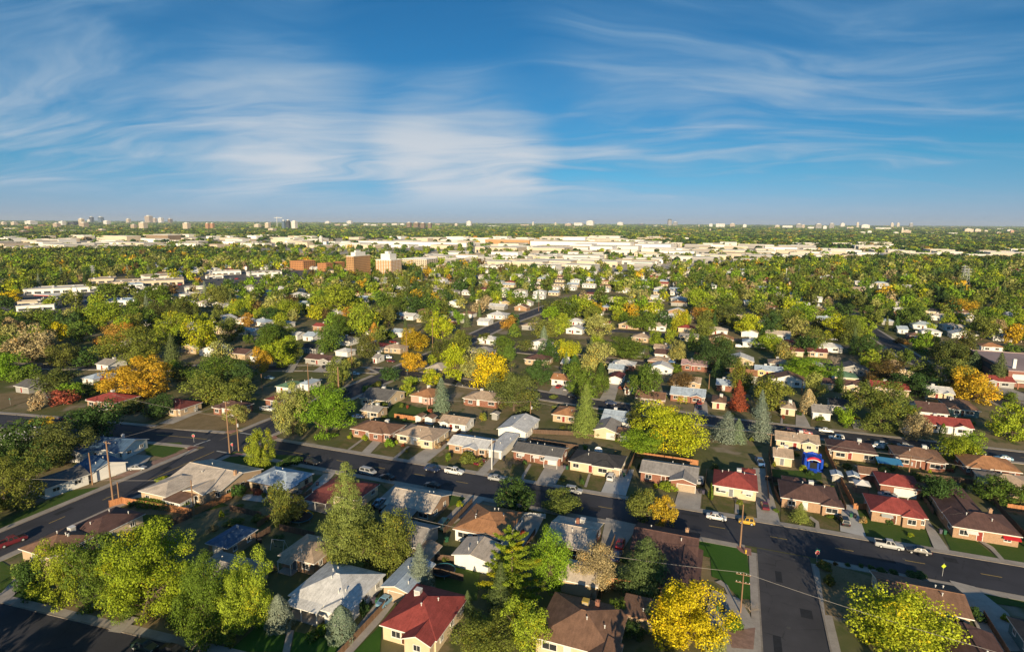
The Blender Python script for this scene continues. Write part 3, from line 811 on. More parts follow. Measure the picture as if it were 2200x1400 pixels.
LAND = []      # landmarks that labels refer to: (short text, x, y)
THINGS = []    # (object, look, x, y, z) whose label is composed at the end
FOOT = []      # footprints kept clear of scattered trees and houses: (x0, x1, y0, y1)
def to_label(o, look, x, y, cat, group=None, z=1.0):
    tag(o, None, cat, group)
    THINGS.append((o, look, x, y, z))
def build_house(x0, x1, y0, y1, roof, rc, wc, label=None, rz=0.0, ze=2.9, slope=.34, name='house', cat='house', detail=2, wing=None, chimney=None, cooler=None, garage=None,
                porch=None, door=.42, vents=2, trim='white', wins=True, awning=None, group='single storey houses of the suburb', skirt=None, look=None, annex=None):
    """x0..y1: outline of the eaves in world metres; local frame: origin at the middle of the plot, front towards -y"""
    W, D = x1-x0, y1-y0
    cx, cy = (x0+x1)/2, (y0+y1)/2
    root = empty(name, (cx, cy, 0), rz)
    FOOT.append((x0, x1, y0, y1))
    ov = .45
    a0, a1, b0, b1 = -W/2, W/2, -D/2, D/2
    wallm, roofm = MB(), MB()
    if roof == 'hip':
        zr = add_hip(roofm, a0, a1, b0, b1, ze, slope); add_walls(wallm, a0+ov, a1-ov, b0+ov, b1-ov, ze)
    elif roof == 'flat':
        zr = ze+.25
        roofm.box(a0, a1, b0, b1, ze-.1, ze+.25); add_walls(wallm, a0+ov, a1-ov, b0+ov, b1-ov, ze)
    elif roof == 'shed':
        zr = ze+slope*D*.5
        roofm.slab([(a0, b0, ze), (a1, b0, ze), (a1, b1, zr), (a0, b1, zr)], .18, 0, 1)
        prof = [(b0+ov, 0), (b1-ov, 0), (b1-ov, zr-.25), (b0+ov, ze-.05)]
        wallm.prism([(a0+ov, a, b) for a, b in prof], [(a1-ov, a, b) for a, b in prof])
    else:
        zr = add_gable(roofm, a0, a1, b0, b1, ze, slope, roof); add_walls(wallm, a0+ov, a1-ov, b0+ov, b1-ov, ze, slope, roof, ov)
    fronts = []          # stretches of front wall: (x0, x1, y)
    fronts.append((a0+ov, a1-ov, b0+ov))
    for wg in (wing or []):
        xf, ww, pr, wr = wg[:4]
        xm = a0+xf*W
        w0, w1 = xm-ww/2, xm+ww/2
        if pr >= 0:
            yb = b0+min(D*.5, ww*.5+1.2)
            (add_gable(roofm, w0, w1, b0-pr, yb, ze+.02, slope, 'y') if wr == 'g' else add_hip(roofm, w0, w1, b0-pr, yb, ze+.02, slope))
            add_walls(wallm, w0+ov, w1-ov, b0-pr+ov, yb-.3, ze+.02, slope if wr == 'g' else 0, 'y' if wr == 'g' else None, ov)
            fronts = [s for f_ in fronts for s in ((f_[0], min(f_[1], w0+ov), f_[2]), (max(f_[0], w1-ov), f_[1], f_[2])) if s[1]-s[0] > .9]
            fronts.append((w0+ov, w1-ov, b0-pr+ov))
        else:            # wing behind the house
            yb = b1-min(D*.5, ww*.5+1.2)
            (add_gable(roofm, w0, w1, yb, b1-pr, ze+.02, slope, 'y') if wr == 'g' else add_hip(roofm, w0, w1, yb, b1-pr, ze+.02, slope))
            add_walls(wallm, w0+ov, w1-ov, yb+.3, b1-pr-ov, ze+.02, slope if wr == 'g' else 0, 'y' if wr == 'g' else None, ov)
    ro = roofm.build('roof', [roof_mat(rc), M_TRIM if trim == 'white' else M_DARKTRIM], root)
    wallm.build('wall', wall_mat(wc), root)
    if skirt:
        m = MB(); m.box(a0+ov-.02, a1-ov+.02, b0+ov-.02, b1-ov+.02, 0, .85); m.build('plinth', wall_mat(skirt), root)
    def roof_z(x, y):
        if roof in ('flat',): return ze+.25
        if roof == 'x': return ze+(D/2-abs(y))*slope
        if roof == 'y': return ze+(W/2-abs(x))*slope
        if roof == 'shed': return ze+(y-b0)/D*(zr-ze)
        return ze+min(D/2-abs(y), W/2-abs(x))*slope
    if detail >= 1:
        dx = a0+(door or .4)*W
        used = []
        if garage:
            gx = a0+garage[0]*W; gw = garage[1]
            yy = min((f_[2] for f_ in fronts if f_[0]-.2 <= gx <= f_[1]+.2), default=b0+ov)
            put('garage_door', garage_mesh(gw, garage[2] if len(garage) > 2 else 'white'), root, (gx, yy, 0)); used.append((gx-gw/2-.2, gx+gw/2+.2))
        if door is not None and name == 'house':
            yy = min((f_[2] for f_ in fronts if f_[0]-.2 <= dx <= f_[1]+.2), default=b0+ov)
            put('door', door_mesh(rnd.choice(['white', 'brown', 'grey', 'red'])), root, (dx, yy, .25)); used.append((dx-.8, dx+.8))
        if wins:
            for f0, f1, fy in fronts:
                n = max(1, int((f1-f0)/(3.2 if detail > 1 else 5)))
                for i in range(n):
                    wx = f0+(f1-f0)*(i+.5)/n
                    ww = min(rnd.choice([1.2, 1.6, 2.4]), (f1-f0)*.6)
                    if any(wx-ww/2 < u1 and wx+ww/2 > u0 for u0, u1 in used): continue
                    window(root, wx, fy, 1.65, 0, ww, 1.1 if ww > 1.3 else 1.0, trim)
            for sx, r_ in ((a1-ov, R(90)), (a0+ov, R(-90))):
                n = max(1, int(D/(3.8 if detail > 1 else 7)))
                for i in range(n):
                    window(root, sx, b0+ov+(D-2*ov)*(i+.5)/n, 1.7, r_, rnd.choice([.9, 1.2, 1.5]), .9, trim)
        if chimney:
            x, y = a0+chimney[0]*W, b0+chimney[1]*D
            z = roof_z(x, y)
            m = MB(); m.box(-.35, .35, -.3, .3, -.6, 1.0); m.box(-.42, .42, -.37, .37, 1.0, 1.1); m.box(-.15, .15, -.15, .15, 1.1, 1.3)
            m.build('chimney', wall_mat(chimney[2] if len(chimney) > 2 else 'tan brick'), ro, (x, y, z))
        if cooler:
            x, y = a0+cooler[0]*W, b0+cooler[1]*D
            put('cooler', cooler_mesh(cooler[2] if len(cooler) > 2 else 'white'), root, (x, y, roof_z(x, y)+.2))
        for i in range(vents if detail > 1 else 0):
            x, y = rnd.uniform(a0*.6, a1*.6), rnd.uniform(.08*D, .3*D)*rnd.choice([1, 1, -1])
            put('vent', vent_mesh(), ro, (x, y, roof_z(x, y)))
        if porch:
            xf, pw, pd = porch[:3]
            xm = a0+xf*W
            m = MB()
            m.slab([(xm-pw/2, b0-pd, ze-.35), (xm+pw/2, b0-pd, ze-.35), (xm+pw/2, b0+.5, ze+.12), (xm-pw/2, b0+.5, ze+.12)], .14, 0, 1)
            po = m.build('porch_roof', [roof_mat(porch[3]) if len(porch) > 3 else M_TRIM, M_TRIM], root)
            m = MB(); m.box(xm-pw/2, xm+pw/2, b0-pd, b0+ov-.02, 0, .22); m.build('porch_floor', M_CONC, root)
            for i in range(max(2, int(pw/2.4)+1)):
                m = MB(); px_ = xm-pw/2+.12+(pw-.24)*i/(max(2, int(pw/2.4)+1)-1)
                m.box(px_-.07, px_+.07, b0-pd+.05, b0-pd+.19, .22, ze-.49); m.build('porch_post', M_TRIM, root)
        for aw in (awning or []):
            xf, aww, ac = aw
            xm = a0+xf*W
            yy = min((f_[2] for f_ in fronts if f_[0]-.2 <= xm <= f_[1]+.2), default=b0+ov)
            m = MB()
            m.slab([(xm-aww/2, yy-.9, 1.95), (xm+aww/2, yy-.9, 1.95), (xm+aww/2, yy-.02, 2.4), (xm-aww/2, yy-.02, 2.4)], .07)
            m.build('awning', plain('awning '+ac, {'red': (.45, .02, .03), 'white': (.7, .7, .68), 'grey': (.4, .42, .42)}[ac]), root)
    if label:
        tag(root, label, cat, group)
        LAND.append((label, cx, cy))
    else:
        to_label(root, look, cx, cy, cat, group, ze)
    return root

# ---------------------------------------------------------------- vehicles
def loft(mb, secs, mi=0):
    """closed body through cross sections of equal point count"""
    k, n = len(mb.v), len(secs[0])
    for s in secs: mb.v += [tuple(p) for p in s]
    for i in range(len(secs)-1):
        for j in range(n):
            jj = (j+1) % n
            mb.f.append((k+i*n+j, k+(i+1)*n+j, k+(i+1)*n+jj, k+i*n+jj)); mb.m.append(mi)
    mb.f.append(tuple(k+j for j in range(n))); mb.m.append(mi)
    e = k+(len(secs)-1)*n
    mb.f.append(tuple(e+j for j in reversed(range(n)))); mb.m.append(mi)
def car_proto(kind):
    L, Wd, belt, top, cab = {'sedan': (4.7, 1.8, .95, 1.45, (-1.55, -.95, .35, 1.05)), 'suv': (4.7, 1.9, 1.05, 1.75, (-2.2, -2.0, .45, 1.0)),
                             'van': (5.0, 1.95, 1.1, 1.8, (-2.4, -2.2, 1.0, 1.7)), 'pickup': (5.6, 1.95, 1.08, 1.8, (-.75, -.6, .75, 1.25)),
                             'utility vehicle': (3.7, 1.6, 1.0, 1.8, (-1.5, -1.4, .25, .5))}[kind]
    root = empty({'sedan': 'sedan_car', 'suv': 'estate_car', 'van': 'passenger_van', 'pickup': 'pickup_truck', 'utility vehicle': 'utility_vehicle'}[kind])
    m = MB()
    hw, zb = Wd/2, .28
    hood = belt-.12 if kind == 'sedan' else belt-.05
    st = [(-L/2, .78, belt*.78, .45), (-L/2+.12, .92, belt*.96, .32), (-L/2+.9, 1.0, belt, zb), (cab[0]+.3, 1.0, belt+.02, zb), (cab[3], 1.0, belt, zb), (L/2-.8, .98, hood, zb), (L/2-.15, .92, hood-.14, .30), (L/2, .76, hood-.32, .42)]
    loft(m, [[(x, -hw*k, z0), (x, -hw*k*1.02, (z0+z1)/2), (x, -hw*k*.93, z1-.05), (x, -hw*k*.80, z1), (x, hw*k*.80, z1), (x, hw*k*.93, z1-.05), (x, hw*k*1.02, (z0+z1)/2), (x, hw*k, z0)] for x, k, z1, z0 in st])
    c0, c1, c2, c3 = cab
    wb, wt = hw*.90, hw*.72
    def ring(x, w, z): return [(x, -w, z), (x, w, z)]
    base = [(c0, -wb, belt-.03), (c3, -wb, belt-.03), (c3, wb, belt-.03), (c0, wb, belt-.03)]
    tp = [(c1, -wt, top-.06), (c2, -wt, top-.06), (c2, wt, top-.06), (c1, wt, top-.06)]
    m.prism(base, tp)
    m.prism(tp, [(c1+.12, -wt+.1, top), (c2-.12, -wt+.1, top), (c2-.12, wt-.1, top), (c1+.12, wt-.1, top)])
    if kind == 'pickup':   # open bed: side walls and tailgate above a dark floor
        for s in (-1, 1): m.box(-L/2+.1, c0, s*hw*.93-.06*s-.05, s*hw*.93-.06*s+.05, belt-.05, belt+.16)
        m.box(-L/2+.06, -L/2+.16, -hw*.86, hw*.86, belt-.2, belt+.16)
    body = m.build('body', M_PAINT, root)
    if kind == 'pickup':
        m = MB(); m.box(-L/2+.17, c0-.01, -hw*.80, hw*.80, belt-.02, belt+.03); m.build('bed_floor', M_BLACK, root)
    def quad(name, a, b_, c, d, off):
        pts = [Vector(p) for p in (a, b_, c, d)]
        cen = sum(pts, Vector())/4
        n = (pts[1]-pts[0]).cross(pts[3]-pts[0]).normalized()
        mm = MB(); inner = [cen+(p-cen)*.88 for p in pts]
        mm.prism([p-n*.02 for p in inner], [p+n*off for p in inner])
        mm.build(name, M_GLASS, root)
    quad('windshield', base[1], base[2], tp[2], tp[1], .012)
    quad('rear_window', base[3], base[0], tp[0], tp[3], .012)
    for s, (a, b_, c, d) in ((-1, (base[0], base[1], tp[1], tp[0])), (1, (base[2], base[3], tp[3], tp[2]))):
        a, b_, c, d = map(Vector, (a, b_, c, d))
        quad('side_window', a.lerp(b_, .03), a.lerp(b_, .49), d.lerp(c, .47), d.lerp(c, .03), .012)
        quad('side_window', a.lerp(b_, .52), a.lerp(b_, .97), d.lerp(c, .97), d.lerp(c, .53), .012)
    rw = .33 if kind == 'sedan' else .38
    wm = MB(); wm.tube([(0, -.11, 0), (0, -.10, 0), (0, .10, 0), (0, .11, 0)], [rw-.05, rw, rw, rw-.05], 14)
    rm = MB(); rm.tube([(0, -.12, 0), (0, -.118, 0), (0, .118, 0), (0, .12, 0)], [rw*.5, rw*.6, rw*.6, rw*.5], 10)
    wme, rme = wm.mesh('wheel', M_BLACK), rm.mesh('rim', M_METAL)
    for x in (-L*.29, L*.31):
        for s in (-1, 1):
            w_ = put('wheel', wme, root, (x, s*(hw-.09), rw)); put('rim', rme, w_)
    hl, tl = shared('hl', lambda: (lambda b: (b.box(-.04, .03, -.18, .18, -.08, .08), b.mesh('headlight', plain('lamp glass', (.6, .6, .58), .2)))[1])(MB())), shared('tl', lambda: (lambda b: (b.box(-.03, .03, -.14, .14, -.1, .1), b.mesh('taillight', plain('tail lamp', (.3, .01, .01), .25)))[1])(MB()))
    for s in (-1, 1):
        put('headlight', hl, root, (L/2-.09, s*hw*.62, hood-.26)); put('taillight', tl, root, (-L/2+.04, s*hw*.66, belt*.74))
    return root
PROTO = {}
PAINT = {'white': (.70, .70, .69), 'silver': (.38, .39, .40), 'grey': (.16, .165, .17), 'black': (.014, .015, .018), 'dark blue': (.02, .035, .09), 'blue': (.05, .14, .32), 'light blue': (.16, .32, .45), 'red': (.33, .02, .02),
         'dark red': (.14, .015, .025), 'dark green': (.02, .05, .04), 'teal': (.02, .08, .09), 'tan': (.35, .28, .19), 'yellow': (.55, .33, .03)}
def car(kind, colr, c, a, b, rz=0, note=None, z=.03):
    p = q(c, a, b)
    x, y = ground(p[0], p[1], .7)
    if kind not in PROTO:
        PROTO[kind] = o = car_proto(kind)
    else:
        o = copy_tree(PROTO[kind])
    o.location = (x, y, z)
    o.rotation_euler = (0, 0, R(rz))
    for ch in o.children:
        if ch.name.startswith('body'): ch.color = (*PAINT[colr], 1)
    nm = {'suv': 'estate car'}.get(kind, kind)
    if kind == 'pickup': nm = 'pickup truck'
    if kind == 'sedan': nm = 'sedan car'
    if kind == 'van': nm = 'passenger van'
    to_label(o, colr+' '+nm + ((' '+note) if note else ''), x, y, 'car' if kind != 'pickup' else 'pickup truck', 'vehicles parked about the streets', .7)
    return o

# ---------------------------------------------------------------- poles, wires, signs, yard things
def pole(c, a, b, top, label=None, arm=0, lamp=False, transformer=False, mat=None, r=.17, look=None, rz=0):
    px_, py_ = q(c, a, b)
    x, y = ground(px_, py_, 0)
    ty = q(c, a, top)[1]
    lo, hi = 2., 30.
    for _ in range(40):
        mid = (lo+hi)/2
        if proj(x, y, mid)[1] > ty: lo = mid
        else: hi = mid
    h = lo
    root = empty('utility_pole', (x, y, 0), rz)
    m = MB(); m.tube([(0, 0, -.2), (0, 0, h*.5), (0, 0, h)], [r*1.15, r, r*.75], 10)
    m.build('pole', mat or M_POLE, root)
    for k in range(arm):
        m = MB(); z = h-.5-k*1.6
        m.box(-1.25, 1.25, -.07+r, .06+r, z-.07, z+.07); m.build('crossarm', mat or M_POLE, root)
        for s in (-1.1, -.5, .5, 1.1):
            m = MB(); m.tube([(s, r, z+.07), (s, r, z+.16), (s, r, z+.27)], [.04, .07, .03], 7); m.build('insulator', M_STEEL, root)
    if transformer:
        m = MB(); m.tube([(.42, 0, h-2.9), (.42, 0, h-2.8), (.42, 0, h-1.9), (.42, 0, h-1.8)], [.2, .27, .27, .2], 10); m.build('transformer', M_METAL, root)
    if lamp:
        m = MB(); m.tube([(0, 0, h*.72), (1.2, 0, h*.75), (2.2, 0, h*.755)], [.05, .045, .04], 6); la = m.build('lamp_arm', M_METAL, root)
        m = MB(); m.box(2.0, 2.7, -.14, .14, h*.755-.1, h*.755+.06); m.build('lamp_head', M_STEEL, la)
    if label: tag(root, label, 'utility pole', 'poles along the streets and back fences'); LAND.append((label, x, y))
    else: to_label(root, look or 'brown wooden utility pole', x, y, 'utility pole', 'poles along the streets and back fences', h*.6)
    return Vector((x, y, h))
def wire(a, b, look, sag=.8, r=.03):
    m = MB()
    pts = [a.lerp(b, t/12)-Vector((0, 0, sag*4*(t/12)*(1-t/12))) for t in range(13)]
    m.tube(pts, [r]*13, 5)
    o = m.build('power_line', surf('cable', (.30, .28, .26), .5, .1), None)
    mid = a.lerp(b, .5)
    to_label(o, look, mid.x, mid.y, 'power line', 'overhead power lines', mid.z)
def street_sign(c, a, b, kind, label, h=2.6):
    x, y = ground(*q(c, a, b), h-.35)
    root = empty('street_sign', (x, y, 0), R(20) if kind != 'name' else 0)
    m = MB(); m.tube([(0, .04, 0), (0, .04, h+.3)], [.035, .035], 6); m.build('post', M_METAL, root)
    if kind == 'stop':
        for rr, y0, mt, nm in ((.46, -.02, plain('sign red', (.45, .015, .02)), 'sign_panel'), (.50, -.005, plain('sign white', (.7, .7, .7)), 'sign_border')):
            m = MB(); oc = [(rr*math.cos(R(22.5+45*i)), rr*math.sin(R(22.5+45*i))) for i in range(8)]
            m.prism([(u, y0, h-.35+v) for u, v in oc], [(u, y0+.015, h-.35+v) for u, v in oc]); sp = m.build(nm, mt, root)
            if nm == 'sign_panel':
                fc = bpy.data.curves.new('lettering', 'FONT'); fc.body = 'STOP'; fc.size = .34; fc.align_x = 'CENTER'; fc.align_y = 'CENTER'; fc.extrude = .004
                tmp = bpy.data.objects.new('lettering_curve', fc); col.objects.link(tmp)
                me = bpy.data.meshes.new_from_object(tmp); bpy.data.objects.remove(tmp)
                me.materials.clear(); me.materials.append(plain('sign white', (.7, .7, .7)))
                lo = put('lettering', me, sp, (0, -.03, h-.35)); lo.rotation_euler = (R(90), 0, 0)
        m = MB(); m.box(-.45, .45, .02, .035, h+.02, h+.24); m.box(-.015, .0, -.4, .45, h+.26, h+.48); m.build('street_name_plate', plain('sign green', (.01, .22, .13)), root)
    elif kind == 'diamond':
        m = MB(); m.prism([(-.5, 0, h-.35), (0, 0, h-.85), (.5, 0, h-.35), (0, 0, h+.15)], [(-.5, .02, h-.35), (0, .02, h-.85), (.5, .02, h-.35), (0, .02, h+.15)]); m.build('sign_panel', plain('sign lime', (.45, .55, .04)), root)
    else:
        m = MB(); m.box(-.5, .5, 0, .02, h-.3, h-.06); m.build('sign_panel', plain('sign green', (.01, .22, .13)), root)
    tag(root, label, 'street sign', 'street signs')
def fence(pts, h, mat, label, name='board_fence', posts=True):
    """pts in world metres"""
    root = empty(name, (*pts[0], 0))
    ox, oy = pts[0]
    m = MB()
    P = [Vector((x-ox, y-oy)) for x, y in pts]
    for i in range(len(P)-1):
        d = P[i+1]-P[i]; L = d.length; d.normalize(); n = Vector((-d.y, d.x))
        k = max(1, int(L/.32))
        for j in range(k):
            a, b = P[i]+d*(L*j/k+.012), P[i]+d*(L*(j+1)/k-.012)
            hh = h+rnd.uniform(-.04, .04); t = rnd.uniform(.015, .03)
            qd = [a-n*t, b-n*t, b+n*t, a+n*t]
            m.prism([(*v, .03) for v in qd], [(*v, hh) for v in qd])
    m.build('slat_panel', mat, root)
    for i in range(len(P)-1):
        d = P[i+1]-P[i]; L = d.length; d.normalize()
        for j in range(int(L/2.6)+1):
            a = P[i]+d*min(L, j*2.6); mm = MB(); mm.box(a.x-.06, a.x+.06, a.y-.06, a.y+.06, 0, h+.1); mm.build('post', mat, root)
    mx, my = pts[len(pts)//2]
    tag(root, label, 'fence', 'wooden yard fences')
def trampoline(x, y, label, r=2.1):
    root = empty('trampoline', (x, y, 0))
    m = MB(); n = 24
    m.tube([(r*math.cos(2*math.pi*i/n), r*math.sin(2*math.pi*i/n), .85) for i in range(n+1)], [.12]*(n+1), 6); m.build('frame', plain('trampoline pad', (.02, .10, .14)), root)
    m = MB(); pts = [(r*.94*math.cos(2*math.pi*i/n), r*.94*math.sin(2*math.pi*i/n)) for i in range(n)]
    m.prism([(a, b, .82) for a, b in pts], [(a, b, .84) for a, b in pts]); m.build('mat', M_BLACK, root)
    for i in range(6):
        t = 2*math.pi*i/6; m = MB(); m.tube([(r*math.cos(t), r*math.sin(t), 0), (r*math.cos(t), r*math.sin(t), .85)], [.035, .035], 6); m.build('leg', M_METAL, root)
    tag(root, label, 'trampoline')
def playset(x, y, label):
    root = empty('slide', (x, y, 0), R(25))
    m = MB()
    for i in range(6):
        t0, t1 = i/6, (i+1)/6
        f = lambda t: 1.7*(1-t)**1.15+.12
        m.slab([(3*t0, -.32, f(t0)), (3*t1, -.32, f(t1)), (3*t1, .32, f(t1)), (3*t0, .32, f(t0))], .08)
        for s in (-.36, .32): m.slab([(3*t0, s, f(t0)+.2), (3*t1, s, f(t1)+.2), (3*t1, s+.04, f(t1)+.2), (3*t0, s+.04, f(t0)+.2)], .26)
    m.build('chute', plain('yellow plastic', (.62, .45, .03)), root)
    m = MB()
    for s in (-.3, .3): m.tube([(-.55, s, 0), (0, s, 1.75)], [.04, .04], 6)
    for k in range(5): m.tube([(-.55+.1*k, -.3, .3+.32*k), (-.55+.1*k, .3, .3+.32*k)], [.025, .025], 6)
    m.build('ladder', M_METAL, root)
    tag(root, label, 'slide')
def swing_set(x, y, label):
    root = empty('swing_set', (x, y, 0), R(10))
    m = MB()
    for s in (-1.5, 1.5):
        m.tube([(s, -.9, 0), (s, 0, 2.1)], [.045, .045], 6); m.tube([(s, .9, 0), (s, 0, 2.1)], [.045, .045], 6)
    m.tube([(-1.6, 0, 2.1), (1.6, 0, 2.1)], [.05, .05], 6); m.build('frame', M_STEEL, root)
    for s in (-.7, .5):
        mm = MB(); mm.box(s-.22, s+.22, -.1, .1, .45, .49)
        for k in (-.2, .2): mm.tube([(s+k, 0, .49), (s+k, 0, 2.08)], [.012, .012], 4)
        mm.build('swing_seat', M_BLACK, root)
    tag(root, label, 'swing set')
def bounce_house(x, y, label):
    root = empty('bounce_house', (x, y, 0))
    blue, red, wh = plain('blue vinyl', (.012, .06, .42), .35), plain('red vinyl', (.5, .03, .05), .35), plain('white vinyl', (.7, .7, .72), .35)
    m = MB(); m.box(-2.5, 2.5, -2.5, 2.5, 0, .7); m.build('floor_cushion', blue, root)
    for sx in (-2.1, 2.1):
        for sy in (-2.1, 2.1):
            m = MB(); m.tube([(sx, sy, .7), (sx, sy, 1.2), (sx, sy, 3.3), (sx, sy, 3.7), (sx, sy, 3.9)], [.42, .46, .44, .34, .05], 12); m.build('corner_column', blue, root)
    for y_ in (-2.15, 2.15):
        m = MB(); m.tube([(-2, y_, 2.9), (-1, y_, 3.55), (0, y_, 3.8), (1, y_, 3.55), (2, y_, 2.9)], [.3, .36, .38, .36, .3], 10); m.build('arch', red if y_ < 0 else blue, root)
    m = MB(); m.tube([(-1.6, -2.4, 2.9), (-.8, -2.5, 3.3), (0, -2.52, 3.42), (.8, -2.5, 3.3), (1.6, -2.4, 2.9)], [.13]*5, 8); m.build('arch_stripe', wh, root)
    for s in (-1, 1):
        m = MB(); m.box(s*2.15-.08, s*2.15+.08, -1.9, 1.9, .7, 2.6); m.build('side_panel', blue, root)
    m = MB(); m.box(-1.9, 1.9, 2.05, 2.2, .7, 2.8); m.build('back_panel', blue, root)
    m = MB(); m.box(-1.5, -.95, -2.3, -2.15, .7, 2.6); m.box(.95, 1.5, -2.3, -2.15, .7, 2.6); m.build('front_panel', blue, root)
    m = MB(); m.box(-.9, .9, -2.2, -2.16, .7, 2.5); m.build('net_panel', M_BLACK, root)
    m = MB(); m.slab([(-.9, -3.9, .08), (.9, -3.9, .08), (.9, -2.5, .65), (-.9, -2.5, .65)], .08); m.build('ramp', blue, root)
    m = MB(); m.slab([(-2.2, -2.2, 3.5), (2.2, -2.2, 3.5), (2.2, 2.2, 3.5), (-2.2, 2.2, 3.5)], .1); m.build('canopy', blue, root)
    tag(root, label, 'bounce house')
def gazebo(x, y, label):
    root = empty('gazebo', (x, y, 0))
    m = MB()
    for sx in (-1.5, 1.5):
        for sy in (-1.5, 1.5): m = MB(); m.box(sx-.06, sx+.06, sy-.06, sy+.06, 0, 2.3); m.build('post', M_DARKTRIM, root)
    m = MB(); e = [(-1.9, -1.9, 2.3), (1.9, -1.9, 2.3), (1.9, 1.9, 2.3), (-1.9, 1.9, 2.3)]; t = [(-.5, -.5, 2.95), (.5, -.5, 2.95), (.5, .5, 2.95), (-.5, .5, 2.95)]
    m.prism(e, t); m.prism([(a*1.3, b*1.3, 2.96) for a, b, _ in t], [(a*.1, b*.1, 3.3) for a, b, _ in t]); m.build('canopy', plain('white canvas', (.68, .66, .64)), root)
    m = MB(); m.box(-1.9, 1.9, -1.9, 1.9, .02, .12); m.build('deck', M_WOOD, root)
    tag(root, label, 'gazebo')
def shed(x, y, w, d, rc, wc, label, h=2.1, name='garden_shed', axis='y', rz=0):
    root = build_house(x-w/2, x+w/2, y-d/2, y+d/2, axis, rc, wc, label, rz, h, .35, name, 'shed', 1, wins=False, vents=0, group='garden sheds')
    put('door', shared('sheddoor', lambda: (lambda b: (b.box(-.6, .6, -.05, .02, 0, 1.75), b.mesh('door', plain('shed door', (.5, .46, .4))))[1])(MB())), root, (0, -d/2+.45, .03))
    return root
def dish(x, y, label):
    root = empty('satellite_dish', (x, y, 0), R(30))
    m = MB(); m.tube([(0, 0, 0), (0, 0, 2.0)], [.07, .06], 8); m.build('mast', M_METAL, root)
    m = MB(); n = 20
    for k, (r0, z0, r1, z1) in enumerate(((0.02, 0, .5, .05), (.5, .05, 1.0, .22), (1.0, .22, 1.25, .36))):
        for i in range(n):
            a, b = 2*math.pi*i/n, 2*math.pi*(i+1)/n
            m.poly([(r0*math.cos(a), r0*math.sin(a), z0), (r1*math.cos(a), r1*math.sin(a), z1), (r1*math.cos(b), r1*math.sin(b), z1), (r0*math.cos(b), r0*math.sin(b), z0)])
    m.tube([(0, 0, 0), (0, 0, .7)], [.03, .03], 6)
    o = m.build('reflector', plain('dish white', (.72, .72, .70)), root, (0, 0, 2.0)); o.rotation_euler = (R(55), 0, R(0))
    tag(root, label, 'satellite dish')

# ---------------------------------------------------------------- foliage
rng = np.random.default_rng(11)
LEAF = {'yellow-green': ((.29, .37, .034), .16), 'bright green': ((.195, .32, .028), .08), 'green': ((.13, .20, .032), .10), 'dark green': ((.068, .125, .034), .04), 'olive': ((.185, .222, .045), .14),
        'deep olive': ((.125, .148, .038), .12), 'yellow': ((.66, .53, .022), .10), 'lime': ((.42, .46, .03), .18), 'gold': ((.54, .375, .035), .18), 'orange': ((.46, .27, .055), .2), 'tan': ((.41, .33, .18), .12), 'red': ((.34, .10, .06), .1),
        'blue-green': ((.24, .30, .21), 0), 'spruce green': ((.15, .20, .075), 0), 'golden green': ((.25, .315, .08), 0), 'pale olive': ((.35, .36, .11), .14), 'bronze': ((.15, .105, .042), .1), 'pink-grey': ((.42, .31, .25), 0)}
def quads_mesh(name, cen, nrm, size, tone, mat, aspect=1.0, axis=None, cols=None):
    """many small leaf-sprays: one quad per point, facing nrm, spun at random or along axis"""
    n = len(cen)
    nrm = nrm/np.maximum(np.linalg.norm(nrm, axis=1, keepdims=True), 1e-6)
    ref = rng.normal(size=(n, 3)) if axis is None else axis
    u = np.cross(nrm, ref); u /= np.maximum(np.linalg.norm(u, axis=1, keepdims=True), 1e-6)
    w = np.cross(nrm, u)
    s = np.asarray(size).reshape(-1, 1)*.5
    a = s*aspect
    v = np.empty((n, 4, 3))
    j = rng.uniform(.6, 1.25, size=(n, 4, 1))
    v[:, 0] = cen-u*s*j[:, 0]-w*a*j[:, 1]*.6; v[:, 1] = cen+u*s*j[:, 1]-w*a*.5; v[:, 2] = cen+u*s*.6*j[:, 2]+w*a*j[:, 3]; v[:, 3] = cen-u*s*.8+w*a*j[:, 2]*.7
    me = bpy.data.meshes.new(name)
    me.vertices.add(n*4); me.loops.add(n*4); me.polygons.add(n)
    me.vertices.foreach_set('co', v.astype(np.float32).ravel())
    me.loops.foreach_set('vertex_index', np.arange(n*4, dtype=np.int32))
    me.polygons.foreach_set('loop_start', np.arange(0, n*4, 4, dtype=np.int32))
    at = me.attributes.new('tone', 'FLOAT_VECTOR', 'FACE')
    at.data.foreach_set('vector', np.c_[tone, np.zeros(n)].astype(np.float32).ravel())
    if cols is not None:
        ca_ = me.attributes.new('leafcol', 'FLOAT_COLOR', 'FACE')
        ca_.data.foreach_set('color', cols.astype(np.float32).ravel())
    me.materials.append(mat)
    me.update(calc_edges=True)
    me.validate()
    return me
